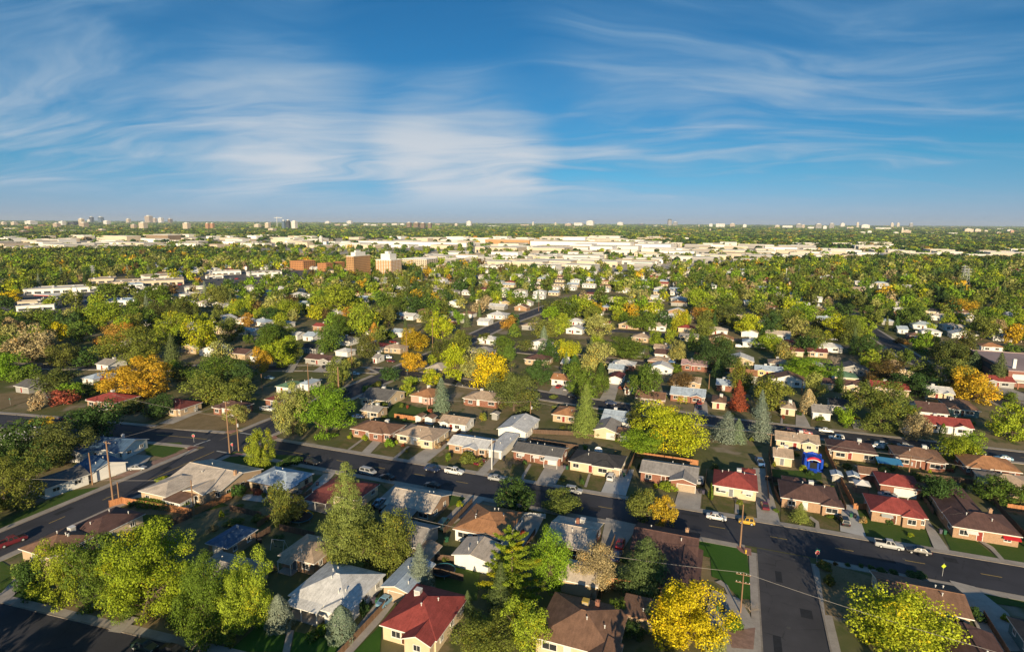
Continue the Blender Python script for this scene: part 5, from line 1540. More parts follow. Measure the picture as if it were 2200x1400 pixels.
fence([g(3, 690, 1060), g(3, 480, 1030), g(3, 490, 1110)], 1.8, M_FENCE, 'reddish cedar fence below the tan birch')
fence([g(2, 830, 900), g(2, 1130, 930)], 1.6, M_FENCED, 'dark red fence behind the round trampoline')
fence([g(1, 1260, 880), g(1, 1480, 745)], 1.6, M_FENCED, 'dark fence of the bare play yard')
fence([g(4, 190, 590), g(4, 160, 520), g(4, 200, 505)], 1.4, M_FENCE, 'small brown fence beside the dark brown house')
fence([g(1, 280, 360), g(1, 450, 330)], 1.6, M_FENCED, 'brown fence behind the white garages')
fence([g(3, 60, 660), g(3, 185, 670)], 1.2, M_STEEL, 'white railing fence beside the orange-brown house')
x, y = g(2, 120, 680); trampoline(x, y, 'round trampoline below the yellow slide', 2.6)
x, y = g(2, 900, 970); trampoline(x, y, 'round trampoline behind the bright red house', 2.3)
x, y = g(2, 118, 650); playset(x, y, 'yellow plastic slide beside the trampoline')
x, y = g(1, 1525, 835); swing_set(x, y, 'white framed swing set in the bare play yard')
x, y = g(4, 370, 400); bounce_house(x, y+1, 'blue bounce house with a red arch on a back lawn')
x, y = g(4, 635, 520); gazebo(x, y, 'white canvas gazebo on dark posts by the sheds')
x, y = g(3, 470, 335); dish(x, y, 'big white satellite dish behind the charcoal-roofed house')
root = empty('tarp_shelter', (*g(4, 785, 395), 0))
m = MB(); m.slab([(-3.2, -2, 2.0), (3.2, -2, 2.0), (3.2, 2, 2.5), (-3.2, 2, 2.5)], .05); m.build('tarp', plain('blue tarp', (.06, .26, .48), .5), root)
for sx in (-3, 3):
    for sy in (-1.8, 1.8):
        m = MB(); m.box(sx-.05, sx+.05, sy-.05, sy+.05, 0, 2.0 if sy < 0 else 2.4); m.build('post', M_WOOD, root)
tag(root, 'bright blue tarp shelter below the dark brown house', 'shelter')

# ---------------------------------------------------------------- poles and wires
P1 = pole(1, 1257, 318, 30, 'tall brown pole with lamp at the crossing', 1, lamp=True, r=.2)
P2 = pole(1, 1306, 302, 120, 'shorter pole with transformer behind the crossing pole', transformer=True)
P3 = pole(1, 620, 585, 248, 'tall brown pole on the west kerb', 1, r=.2)
P4 = pole(1, 653, 578, 470, 'short pole stub beside the tall west kerb pole')
P5 = pole(1, 1062, 655, 460, 'thin pole in the corner of the cedar fence')
P6 = pole(1, 507, 485, 310, 'thin dark pole between the white garages')
P7 = pole(3, 1247, 828, 592, 'bare wooden pole at the side street corner')
P8 = pole(3, 1249, 1188, 965, 'pole with two crossarms above the side street', 2, r=.12)
P9 = pole(2, 1162, 402, 235, 'pale steel pole by the carport', mat=M_STEEL)
P10 = pole(4, 136, 335, 205, 'dark pole beside the blue spruces', 1)
P11 = pole(4, 897, 425, 328, 'pole with white transformer in the back lots', transformer=True)
P12 = pole(6, 419, 912, 655, 'brown pole above the lime tree', 1)
P13 = pole(6, 652, 872, 688, 'stout short pole by the curved road', r=.3)
P14 = pole(6, 760, 792, 520, 'thin tall pole on the curved corner')
P15 = pole(6, 1392, 547, 310, 'tall pole beside the yellow cypress', 1)
P16 = pole(6, 1187, 590, 385, 'pole by the gold round tree')
P17 = pole(6, 1350, 1030, 935, 'pole in the back yards of the first block')
P18 = pole(6, 2162, 1100, 960, 'pole with transformer below the olive tree', transformer=True)
P19 = pole(7, 1550, 862, 745, 'pole by the lane beyond the bronze tree')
P20 = pole(6, 50, 880, 745, 'pole near the green roof')
P21 = pole(7, 210, 250, 110, 'distant pole beside the white houses')
P22 = pole(8, 447, 905, 795, 'pole beside the tan poplars')
for i, (a, b, lk, sg) in enumerate(((P3, P1, 'slack cable over the west road between the two tall poles', 1.0), (P1, P12, 'cable from the crossing pole towards the curved road', 1.0), (P8, P8+Vector((62, -9, -1.0)), 'sunlit cable over the side street', 1.2), (P8, Vector((-62, 101, 8.2)), 'cable running back over the yards from the double crossarm', 1.3),
        (P10, P11, 'cable across the back lots above the bounce house', .8), (P11, P11+Vector((48, -3, -1)), 'cable from the transformer pole to the right edge', .8), (P17, P18, 'cable over the first block of back yards', .9), (P18, P10+Vector((0, 0, 0)), 'long cable behind the yellow tree', 1.2), (P5, P5+Vector((-70, -22, -.4)), 'cable over the fenced yard', .8), (P12, P15, 'cable along the northern cross street', 1.2), (P2, P2+Vector((-60, 4, -.3)), 'cable along the west road', .9))):
    wire(a, b, lk, sg)
# back and side fences of the lots, and odd shrubs along them
for k, (x0, x1, yy, hh) in enumerate([(-112, -99, 176, 1.6), (-98, -84, 177, 1.5), (-58, -42, 171, 1.5), (-24, -6, 172, 1.6), (12, 28, 168, 1.5), (52, 66, 186, 1.6), (68, 84, 172, 1.6), (-94, -84, 98, 1.6), (-56, -46, 95.5, 1.6), (-74, -60, 96.5, 1.5), (29, 46, 97, 1.5), (-112, -102, 101, 1.5)]):
    mid = ((x0+x1)/2, yy)
    root = empty('board_fence', (x0, yy, 0))
    m = MB(); n_ = int((x1-x0)/.35)
    for j in range(n_): m.box((x1-x0)*j/n_+.01, (x1-x0)*(j+1)/n_-.01, -.02, .02, .03, hh+rnd.uniform(-.05, .05))
    m.build('slat_panel', M_FENCED if k % 3 else M_FENCE, root)
    to_label(root, 'plain board fence along the lot', *mid, 'fence', 'wooden yard fences', 1)
for k, (xx, y0, y1) in enumerate([(-99.3, 156, 176), (-83, 157, 177), (-42, 157, 170), (-24.5, 157, 172), (-3.4, 155, 168), (12.4, 155, 176), (30, 156, 172), (49.8, 162, 182), (66, 152, 176), (-99.5, 97, 116), (-79.5, 98, 117), (-38.5, 97, 118), (-21, 97, 122), (46.5, 99, 120), (-90, 70, 84), (-56, 66, 84)]):
    root = empty('board_fence', (xx, y0, 0))
    m = MB(); n_ = int((y1-y0)/.35)
    for j in range(n_): m.box(-.02, .02, (y1-y0)*j/n_+.01, (y1-y0)*(j+1)/n_-.01, .03, 1.45+rnd.uniform(-.05, .05))
    m.build('slat_panel', M_FENCED if k % 3 else M_WOOD, root)
    to_label(root, 'side fence between the lots', xx, (y0+y1)/2, 'fence', 'wooden yard fences', 1)
street_sign(1, 1057, 218, 'stop', 'red stop sign on the crossing corner')
street_sign(1, 1270, 266, 'stop', 'red stop sign below the crossing pole', 2.4)
street_sign(4, 398, 856, 'stop', 'red stop sign with green plate at the side street')
street_sign(4, 1089, 930, 'diamond', 'lime diamond sign before the brown cream house')
street_sign(6, 1190, 718, 'name', 'green street plate on the curved road')
street_sign(5, 75, 945, 'name', 'green street plate at the far left corner')
root = empty('fire_hydrant', (*g(3, 1278, 862), .15))
m = MB(); m.tube([(0, 0, 0), (0, 0, .1), (0, 0, .6), (0, 0, .75), (0, 0, .85)], [.2, .14, .14, .16, .03], 10); m.tube([(-.22, 0, .5), (.22, 0, .5)], [.07, .07], 8); m.build('body', plain('hydrant yellow', (.6, .42, .05)), root)
tag(root, 'yellow hydrant on the corner of the green lawn', 'fire hydrant')

# wheeled bins beside the houses
_bb = MB(); _bb.prism([(-.24, -.26, .06), (.24, -.26, .06), (.24, .26, .06), (-.24, .26, .06)], [(-.30, -.34, 1.0), (.30, -.34, 1.0), (.30, .34, 1.0), (-.30, .34, 1.0)]); _bb.tube([(-.27, .28, .1), (.27, .28, .1)], [.1, .1], 8)
_lid = MB(); _lid.prism([(-.33, -.38, 1.002), (.33, -.38, 1.002), (.33, .38, 1.002), (-.33, .38, 1.002)], [(-.28, -.3, 1.09), (.28, -.3, 1.09), (.28, .34, 1.12), (-.28, .34, 1.12)])
BIN = [(n_, _bb.mesh('body', plain('bin '+n_, c_)), _lid.mesh('lid', plain('bin lid '+n_, c2_v))) for n_, c_, c2_v in (('purple-grey', (.10, .09, .13), (.08, .07, .10)), ('green', (.03, .12, .06), (.03, .10, .05)), ('black', (.03, .03, .035), (.025, .025, .03)))]
for i, (x_, y_) in enumerate([(-99, 153), (-83.4, 160), (-60.5, 154), (-42, 155), (-25, 156), (-4.4, 153), (12.2, 154), (30.6, 153), (33, 160), (48.6, 152), (64.5, 152), (-117, 121), (-101, 120), (-81.6, 110), (-77, 113.4), (-61.6, 111), (-55.8, 107.4), (-41, 106), (-22.6, 108), (1.4, 104.4), (44.2, 112), (-58.8, 83.4), (-53.6, 83.6), (-40.6, 80), (-12.4, 84), (-73.6, 77), (-94, 92)]):
    for k in range(1+i % 2):
        n_, me_b, me_l = BIN[(i+k) % 3]
        root = empty('wheeled_bin', (x_+k*.85, y_, .03), rnd.uniform(-.4, .4)); put('body', me_b, root); put('lid', me_l, root)
        to_label(root, n_+' wheeled bin', x_+k*.85, y_, 'bin', 'wheeled bins beside the houses', .6)
# ---------------------------------------------------------------- vehicles
for ln in '''sedan black 2 180 358 -5|van silver 2 485 412 -5|sedan black 2 590 440 175|sedan dark_blue 2 835 396 -5|pickup white 2 957 410 0|sedan black 2 838 484 175|sedan silver 2 1187 447 0|sedan dark_red 2 1098 360 80
sedan light_blue 2 546 580 95|van teal 2 898 700 95|sedan light_blue 2 585 1112 85|sedan grey 2 82 537 95|suv silver 3 338 514 0|suv white 3 543 442 88|sedan white 3 1118 658 0|utility_vehicle yellow 3 1284 684 180
sedan dark_red 4 110 598 95|sedan red 3 592 805 92|sedan dark_blue 3 572 872 88|suv silver 3 1030 462 90|pickup blue 4 82 360 100|suv black 4 545 684 92|pickup silver 4 788 812 0|sedan black 4 950 842 180
sedan white 4 445 187 0|suv white 4 502 228 180|sedan white 4 756 261 0|sedan silver 4 880 270 0|sedan white 4 715 272 180|sedan red 4 330 197 0|sedan dark_red 4 238 187 0|sedan silver 4 1092 292 0|sedan light_blue 4 1415 338 180|sedan silver 4 785 540 0
pickup dark_red 1 62 795 80|sedan silver 1 752 392 25|sedan dark_red 1 360 120 10|sedan white 1 580 70 60|pickup white 1 1462 70 5|sedan dark_green 1 788 1362 3|sedan black 1 945 1388 3|suv grey 1 1046 76 40
suv black 6 560 690 60|sedan white 6 780 740 0|van white 6 1035 612 20|sedan dark_red 6 1062 640 0|sedan black 6 685 882 80|sedan black 6 1610 822 0|sedan red 6 1080 490 0|suv white 6 430 452 0|sedan blue 6 805 1078 20|sedan silver 6 1292 790 0|sedan light_blue 6 105 772 10
sedan red 7 370 842 85|sedan silver 7 430 862 85|sedan dark_blue 7 780 970 0|sedan dark_blue 7 1478 1002 90|sedan red 7 1478 972 90|sedan white 7 1725 768 0|pickup white 7 920 676 0|sedan black 7 480 916 0|sedan silver 7 1100 942 85|sedan grey 7 1526 705 90|suv white 7 1790 526 10|sedan black 7 300 602 0|sedan blue 7 1255 645 0
suv silver 8 912 824 80|sedan black 8 950 785 60|sedan white 8 1275 1192 0|sedan white 8 700 470 0|sedan silver 8 1790 535 10|sedan grey 8 1230 690 20'''.replace('\n', '|').split('|'):
    k, cl, c, a, b, r_ = ln.split()
    car(k.replace('_', ' '), cl.replace('_', ' '), int(c), float(a), float(b), float(r_), z=.16 if abs(float(r_)) > 20 and abs(float(r_)) < 160 else .05)

# ================================================================ trees, by hand: shape colour window x top foot width
T = '''
round,yellow-green,1,360,800,1140,240|round,green,1,560,775,1175,260|round,yellow-green,1,850,715,1250,440|round,green,1,1120,870,1370,280|round,yellow-green,1,1345,850,1325,280|round,dark green,1,195,905,1130,170|round,yellow-green,1,1430,180,425,140
round,dark green,1,530,35,250,255|round,dark green,1,175,130,370,260|round,deep olive,1,350,145,390,300|round,olive,1,85,330,650,270|round,dark green,1,245,225,420,190|round,dark green,1,0,220,470,150|round,olive,1,1545,490,700,150|round,deep olive,1,1600,560,705,160|shrub,dark green,1,1300,470,560,110|shrub,olive,1,130,880,985,110
shrub,yellow-green,1,888,438,470,85|shrub,dark green,1,1160,345,378,45|shrub,deep olive,1,1280,665,720,110|shrub,deep olive,1,1420,640,700,90|shrub,dark green,1,740,555,600,80|shrub,dark green,1,1570,330,380,60|shrub,dark green,1,1620,325,378,60|shrub,dark green,1,1370,375,410,60|round,olive,1,1010,1150,1330,160|round,green,1,700,960,1240,230|shrub,olive,1,1250,1200,1370,150
column,blue-green,2,5,1080,1300,150|column,blue-green,2,345,1140,1360,160|shrub,dark green,2,455,1100,1195,85|shrub,green,2,240,1235,1310,80|shrub,green,2,178,1275,1345,75|spruce,golden green,2,388,345,960,350|round,olive,2,620,615,975,230|round,olive,2,420,630,975,290|spruce,blue-green,2,772,795,1085,155|spruce,spruce green,2,1030,1058,1205,85
pine,yellow-green,2,1270,710,1200,380|spruce,spruce green,2,1210,900,1230,165|round,olive,2,1130,1215,1460,340|shrub,bright green,2,602,218,285,52|shrub,olive,2,1030,290,375,100|shrub,green,2,922,298,362,40|shrub,green,2,400,185,222,40|shrub,yellow-green,2,640,235,265,20|round,dark green,2,1290,450,650,200|shrub,olive,2,550,20,88,90|shrub,olive,2,1090,330,385,60
round,bright green,3,215,725,1075,200|round,yellow-green,3,70,1120,1440,240|round,yellow,3,960,1050,1430,400|round,pale olive,3,1105,1270,1430,130|spruce,spruce green,3,725,760,1125,330|round,tan,3,450,820,1085,200|round,green,3,570,1115,1245,120|spruce,spruce green,3,740,1130,1300,85|round,dark green,3,650,1230,1340,120|round,olive,3,700,495,705,165|round,gold,3,830,555,725,135|round,olive,3,272,520,655,205|shrub,yellow-green,3,860,455,522,110|bare,pink-grey,3,1300,1120,1205,135|shrub,green,3,1210,1180,1290,100|shrub,green,3,1085,460,570,30|shrub,dark green,3,880,1030,1120,90|shrub,dark green,3,320,1190,1260,90
spruce,golden green,4,300,580,695,105|round,lime,4,830,1045,1420,450|round,yellow-green,4,1040,1230,1440,190|shrub,deep olive,4,950,405,500,130|round,dark green,4,1060,435,620,190|round,green,4,1380,440,595,210|shrub,pale olive,4,760,380,424,60|shrub,dark green,4,560,910,935,32|shrub,dark green,4,635,915,940,32|shrub,dark green,4,690,925,950,40|shrub,dark green,4,745,940,968,60|shrub,dark green,4,812,945,978,60|shrub,dark green,4,940,960,1005,110|shrub,deep olive,4,430,890,960,80|shrub,deep olive,4,460,960,1040,70|shrub,dark green,4,1250,1150,1230,110|shrub,dark green,4,790,665,705,40|shrub,green,4,470,640,670,60|shrub,deep olive,4,560,360,400,60|shrub,bronze,4,495,905,930,30|round,yellow-green,4,1160,215,372,165|round,bright green,4,1240,195,330,110|shrub,deep olive,4,800,250,300,70|round,olive,4,1510,490,600,60
round,gold,5,1100,608,945,480|round,olive,5,1050,380,690,400|round,orange,5,925,345,530,250|round,dark green,5,1262,905,1105,180|shrub,deep olive,5,1040,905,1060,200|round,tan,5,305,885,1035,112|round,bright green,5,570,808,955,155|round,green,5,745,800,905,220|round,deep olive,5,440,690,875,270|spruce,spruce green,5,1365,415,695,140|round,tan,5,255,365,665,350|round,yellow,5,485,335,490,125|round,bright green,5,90,575,800,240|round,green,5,215,680,850,180|round,lime,5,1590,295,595,240|round,yellow-green,5,1365,255,485,230|round,olive,5,1830,295,485,190|round,pale olive,5,1740,480,645,150|round,olive,5,1040,265,430,210|round,yellow-green,5,790,185,405,240|round,gold,5,2075,530,725,150|round,green,5,1240,45,225,190|round,deep olive,5,1285,160,355,190|round,deep olive,5,1475,135,345,200|round,yellow-green,5,1900,125,300,200|round,olive,5,1740,55,225,220|round,dark green,5,2140,215,345,190|round,green,5,1760,585,870,420|round,olive,5,1640,740,1010,330|round,olive,5,1850,780,1020,260|round,pale olive,5,1865,990,1140,180|round,red,5,505,870,1000,190|round,gold,5,340,1090,1180,160|round,green,5,400,240,420,200|round,dark green,5,120,280,420,260|round,dark green,5,560,260,440,180|round,deep olive,5,500,500,700,230|round,dark green,5,680,540,690,170|round,yellow,5,60,80,180,170|round,green,5,880,25,160,190|shrub,red,5,820,740,840,70|round,deep olive,5,1690,870,960,150|round,green,5,20,420,620,160|round,deep olive,5,1450,660,800,180
round,bright green,6,560,845,1250,390|round,pale olive,6,290,810,1240,260|round,yellow-green,6,850,185,445,220|round,green,6,660,285,455,150|round,green,6,575,365,575,210|round,yellow-green,6,180,465,700,240|round,olive,6,190,335,480,240|round,yellow-green,6,650,30,285,290|round,gold,6,1258,385,560,225|round,lime,6,1475,250,475,175|round,gold,6,1240,570,735,185|round,lime,6,1385,700,835,150|round,yellow-green,6,1220,768,835,110|round,dark green,6,1060,690,800,150|round,yellow-green,6,1195,815,925,105|spruce,blue-green,6,1462,765,1045,155|round,lime,6,1570,510,800,190|round,pale olive,6,1730,530,800,230|round,yellow,6,1860,590,865,310|round,deep olive,6,2030,690,1065,370|shrub,olive,6,1790,1030,1115,75|shrub,olive,6,1000,945,1045,110|column,green,6,1440,155,275,110|spruce,spruce green,6,1660,225,375,70|round,orange,6,1990,285,395,120|column,green,6,2035,345,455,110|round,green,6,1950,445,565,160|shrub,deep olive,6,1800,395,505,120|column,orange,6,935,335,485,80|round,green,6,1110,135,285,180|round,dark green,6,1260,105,265,230|shrub,pale olive,6,760,595,695,180|round,deep olive,6,1930,520,640,130|round,deep olive,6,2120,480,570,130|shrub,green,6,1050,385,470,120|shrub,green,6,880,820,890,90|shrub,olive,6,960,800,850,60|shrub,deep olive,6,620,790,860,110|round,dark green,6,130,350,520,200
round,lime,7,440,475,650,200|round,pale olive,7,665,490,745,240|round,green,7,880,460,655,370|round,green,7,1045,665,965,250|round,pale olive,7,1300,475,655,125|round,dark green,7,1600,450,725,340|spruce,golden green,7,575,812,1240,245|round,lime,7,1240,960,1360,470|round,bright green,7,1020,1180,1400,330|round,deep olive,7,975,1040,1200,160|round,pale olive,7,985,935,1065,95|spruce,blue-green,7,1690,1030,1290,240|spruce,blue-green,7,1775,1090,1295,140|spruce,red,7,1778,785,1035,150|round,olive,7,1800,640,905,180|round,olive,7,2040,740,1030,290|spruce,blue-green,7,1958,860,1090,120|spruce,blue-green,7,1960,1005,1275,210|round,bronze,7,1330,735,870,190|column,dark green,7,492,590,745,95|round,dark green,7,210,620,830,190|round,green,7,700,730,905,130|spruce,blue-green,7,250,360,515,85|round,olive,7,240,305,485,200|round,yellow-green,7,385,265,425,160|round,pale olive,7,680,275,465,220|round,green,7,1020,245,405,220|round,lime,7,1315,235,405,155|round,orange,7,1500,215,350,170|round,olive,7,1510,320,475,170|round,yellow-green,7,1250,395,505,95|round,lime,7,1860,275,445,200|round,green,7,390,155,310,280|round,gold,7,650,165,280,130|round,yellow-green,7,1475,75,245,210|column,dark green,7,1620,620,780,100|round,dark green,7,1190,250,400,150|column,dark green,7,700,650,760,70|shrub,green,7,1290,640,740,120|round,bright green,7,1560,210,330,130|round,deep olive,7,1690,200,370,240|shrub,olive,7,330,900,940,80
bare,tan,8,712,550,725,190|round,bright green,8,500,615,800,380|round,pale olive,8,550,735,955,160|column,tan,8,490,855,1065,120|round,yellow-green,8,980,555,735,165|round,deep olive,8,1120,545,725,170|round,bronze,8,1085,640,840,250|round,dark green,8,1320,715,925,300|round,olive,8,1062,812,1205,430|round,olive,8,1630,615,885,270|round,gold,8,1800,705,970,310|round,olive,8,1390,625,810,190|round,deep olive,8,1700,520,660,180|spruce,spruce green,8,1990,565,840,150|spruce,spruce green,8,1800,550,725,150|round,yellow-green,8,2095,965,1270,270|round,tan,8,1350,1045,1290,170|round,bright green,8,775,1000,1145,140|round,dark green,8,955,435,640,190|column,dark green,8,1190,285,415,55|column,deep olive,8,890,315,405,65|round,lime,8,730,275,480,210|round,olive,8,550,385,565,210|round,olive,8,320,235,435,240|round,lime,8,30,265,450,190|round,dark green,8,180,250,460,170|round,dark green,8,780,185,315,160|round,green,8,1330,185,380,230|round,gold,8,1670,150,270,270|round,olive,8,1860,245,485,240|round,gold,8,2110,345,510,130|round,deep olive,8,1560,520,640,200|round,yellow-green,8,1460,425,525,110|round,yellow-green,8,1460,335,435,75|round,green,8,1262,545,670,110|round,yellow-green,8,170,425,560,210|round,green,8,2080,880,960,110|column,green,8,1555,1130,1230,45|shrub,bronze,8,1230,450,510,110|column,green,8,1660,310,400,50|round,bright green,8,1320,985,1080,110|shrub,yellow-green,8,825,820,875,60|round,dark green,8,830,870,990,130|shrub,green,8,585,1065,1115,90
'''
for ln in T.replace('\n', '|').split('|'):
    if ln.strip():
        s_, cl, c, a, t_, b, w = ln.split(',')
        tree(s_, cl, int(c), float(a), float(t_), float(b), float(w))
# clipped hedges
def hedge(p0, p1, w, h, colr, label):
    p0, p1 = Vector(p0), Vector(p1)
    d = p1-p0; L = d.length
    r = np.random.default_rng(int(L*100))
    n = int(160*L)
    t = r.random(n)*L; face = r.integers(0, 4, n)
    off = r.uniform(-.5, .5, n)*w; z = r.random(n)*h
    off = np.where(face == 0, -w/2, np.where(face == 1, w/2, off)); z = np.where(face >= 2, h, z)
    off += r.normal(size=n)*.09; z += r.normal(size=n)*.08
    cen = np.c_[t, off, np.maximum(z, .03)]
    nrm = np.c_[np.zeros(n), np.sign(off)*(face < 2), (face >= 2)*1.0]+r.normal(size=(n, 3))*.4
    me = quads_mesh('hedge', cen, nrm, .26*r.uniform(.7, 1.3, n), np.c_[r.random(n), r.random(n)], M_LEAF)
    o = put('hedge', me, None, (*p0, 0), math.atan2(d.y, d.x)); o.color = (*LEAF[colr][0], 0)
    tag(o, label, 'hedge', 'clipped hedges')
hedge(g(1, 760, 600), g(1, 1025, 630), 2.0, 1.7, 'green', 'clipped hedge inside the orange cedar fence')
hedge(g(1, 1520, 395), g(1, 1650, 355), 1.6, 1.4, 'dark green', 'clipped hedge behind the blue-grey roof')
hedge(g(6, 900, 870), g(6, 975, 820), 1.6, 1.2, 'deep olive', 'low hedge along the curved road')
HAZE = 3.0e-5

# ================================================================ the town beyond
def in_frame(x, y, z=0, pad=0):
    px_, py_, w = proj(x, y, z)
    return w > 1 and -pad < px_ < 2200+pad and py_ < 1400+pad
SEG = []
for pts, w in ROADS:
    for i in range(len(pts)-1): SEG.append((*pts[i], *pts[i+1], w/2))
def near_road(x, y, pad):
    for x0, y0, x1, y1, hw in SEG:
        dx, dy = x1-x0, y1-y0
        t = max(0, min(1, ((x-x0)*dx+(y-y0)*dy)/(dx*dx+dy*dy)))
        if math.hypot(x-x0-dx*t, y-y0-dy*t) < hw+pad: return True
    return False
# -- more houses along the streets farther back
cand = []
ROWS = [(229, -1), (281, 1), (312, -1), (365, 1), (396, -1), (444, 1), (474, -1), (524, 1), (554, -1), (604, 1), (634, -1), (684, 1), (716, -1), (766, 1), (800, -1), (850, 1), (880, -1), (940, 1)]
for ry, fc in ROWS:
    x = -1.2*ry-60+rnd.random()*9
    while x < .55*ry+150:
        w = rnd.uniform(10.5, 15.5); d = rnd.uniform(8, 11)
        x0, y0 = x, ry+rnd.uniform(-2, 2)-d/2
        x += w+rnd.uniform(3, 8)
        cx, cy = x0+w/2, y0+d/2
        px_, py_, dep = proj(cx, cy, 2)
        if not (-40 < px_ < 2240) or py_ > 900 or px_in(MALLPOLY, px_, py_) or px_in(DRYPOLY, px_, py_): continue
        if px_ > 1960 and py_ < 660: continue
        if near_road(cx, cy, 6.5): continue
        if any(x0 < b and x0+w > a and y0 < d1+1 and y0+d > c1-1 for a, b, c1, d1 in FOOT): continue
        if rnd.random() < .12: continue
        cand.append((dep, x0, x0+w, y0, y0+d))
cand.sort()
NH = 175
RC = ['brown', 'dark brown', 'tan', 'grey', 'dark grey', 'red', 'white', 'white', 'blue-grey', 'orange-brown', 'beige', 'beige', 'maroon', 'charcoal', 'white']
WC = ['white', 'white', 'cream', 'cream', 'tan', 'brick', 'tan brick', 'grey', 'white']
far_mesh = {}
def stuff_house(x0, x1, y0, y1, rc, wc, gab):
    k = rc
    if k not in far_mesh: far_mesh[k] = MB()
    m = far_mesh[k]; cx, cy = (x0+x1)/2, (y0+y1)/2
    n0 = len(m.v)
    rm = MB()
    (add_gable(rm, x0, x1, y0, y1, 2.9, .34, 'x') if gab else add_hip(rm, x0, x1, y0, y1, 2.9, .34))
    wm = MB(); add_walls(wm, x0+.45, x1-.45, y0+.45, y1-.45, 2.9, .34 if gab else 0, 'x' if gab else None)
    for src, off in ((rm, 0), (wm, 2)):
        k0 = len(m.v); m.v += src.v; m.f += [tuple(i+k0 for i in f) for f in src.f]; m.m += [a+off for a in src.m]
    for xx in np.arange(x0+2, x1-2, 3.4):
        m.box(xx-.8, xx+.8, y0+.38, y0+.47, 1.1, 2.2, 3)
for i, (dep, x0, x1, y0, y1) in enumerate(cand):
    rc, wc = rnd.choice(RC), rnd.choice(WC)
    if dep > 330 and rnd.random() < .55: rc, wc = rnd.choice(['white', 'beige', 'blue-grey', 'white']), 'white'
    rf = rnd.choice(['hip', 'hip', 'x', 'x', 'y'])
    if i < NH:
        H(x0, x1, y0, y1, rf, rc, wc, None, 0, 2.9, .34, detail=1, wing=[(rnd.choice([.22, .78]), (x1-x0)*.38, .9, 'g' if rf != 'hip' else 'h')] if rnd.random() < .5 and rf != 'y' else None,
          cooler=(rnd.uniform(.3, .7), .65) if rnd.random() < .4 and rf != 'y' else None, vents=0, wins=dep < 420,
          look=f'{rc}-roofed {wc} '+{'hip': 'house', 'x': 'gabled house', 'y': 'narrow-fronted house'}[rf])
    else:
        FOOT.append((x0, x1, y0, y1))
        stuff_house(x0, x1, y0, y1, rc, wc, rf != 'hip')
if far_mesh:
    big, mats = MB(), []
    for rc, m in far_mesh.items():
        k0, m0 = len(big.v), len(mats)
        mats += [roof_mat(rc), M_TRIM, wall_mat('white' if rc in ('white', 'beige', 'grey') else 'cream'), M_GLASS]
        big.v += m.v; big.f += [tuple(i+k0 for i in f) for f in m.f]; big.m += [a+m0 for a in m.m]
    tag(big.build('distant_housing', mats), 'far rows of small houses among the trees', 'houses', kind='stuff')

# -- blocks, towers and warehouses
def facade(root, W, D, h, floors, bays_s, bays_e, glass, sgn=1):
    """each window a part of its own, the hundred that show largest; what is left over is one part"""
    fh = h/floors
    ws, we = W*.56/bays_s, D*.56/bays_e
    ms = MB(); ms.box(-ws/2, ws/2, -.09, .05, -fh*.25, fh*.25); ms = ms.mesh('window', glass)
    me_ = MB(); me_.box(-.07, .09, -we/2, we/2, -fh*.25, fh*.25); me_ = me_.mesh('window', glass)
    n = 0; rest = MB()
    for f in reversed(range(floors)):
        z = (f+.56)*fh
        for i in range(bays_s+bays_e):
            if i < bays_s: me, p = ms, (-W/2+W*(i+.5)/bays_s, -D/2, z)
            else: me, p = me_, (sgn*W/2, -D/2+D*(i-bays_s+.5)/bays_e, z)
            if n < 100: put('window', me, root, p)
            elif i < bays_s: rest.box(p[0]-ws/2, p[0]+ws/2, p[1]-.09, p[1]+.05, z-fh*.25, z+fh*.25)
            else: rest.box(p[0]-.08, p[0]+.09, p[1]-we/2, p[1]+we/2, z-fh*.25, z+fh*.25)
            n += 1
    if rest.v: tag(rest.build('lower_window', glass, root), kind='stuff')
def block(cx, cy, W, D, h, wall, look, cat, name, rz=0, floors=0, bays=(0, 0), glass=None, roof=None, parapet=.9, pent=None, group=None, label=None, skin=None):
    root = empty(name, (cx, cy, 0), rz)
    m = MB(); m.box(-W/2, W/2, -D/2, D/2, 0, h); m.build('wall', skin or wall, root)
    m = MB(); m.box(-W/2-.15, W/2+.15, -D/2-.15, D/2+.15, h+.003, h+parapet*.4)
    t = min(.5, W*.1)
    for a, b, c, d in ((-W/2-.15, W/2+.15, -D/2-.15, -D/2+t), (-W/2-.15, W/2+.15, D/2-t, D/2+.15), (-W/2-.15, -W/2+t, -D/2+t, D/2-t), (W/2-t, W/2+.15, -D/2+t, D/2-t)): m.box(a, b, c, d, h+parapet*.4+.002, h+parapet)
    ro = m.build('roof', roof or wall, root)
    if pent:
        mm = MB(); mm.box(-W*.3, W*.3, -D*.3, D*.3, h+.3, h+pent); mm.box(-W*.1, W*.12, -D*.18, D*.1, h+pent, h+pent*1.4); mm.build('penthouse', M_TRIM, root)
    if floors: facade(root, W, D, h, floors, bays[0], bays[1], glass or M_GLASS, -1 if cx > 0 else 1)
    to_label(root, look, cx, cy, cat, group, h) if label is None else (tag(root, label, cat, group), LAND.append((label, cx, cy)))
    FOOT.append((cx-W/2, cx+W/2, cy-D/2, cy+D/2))
    return root
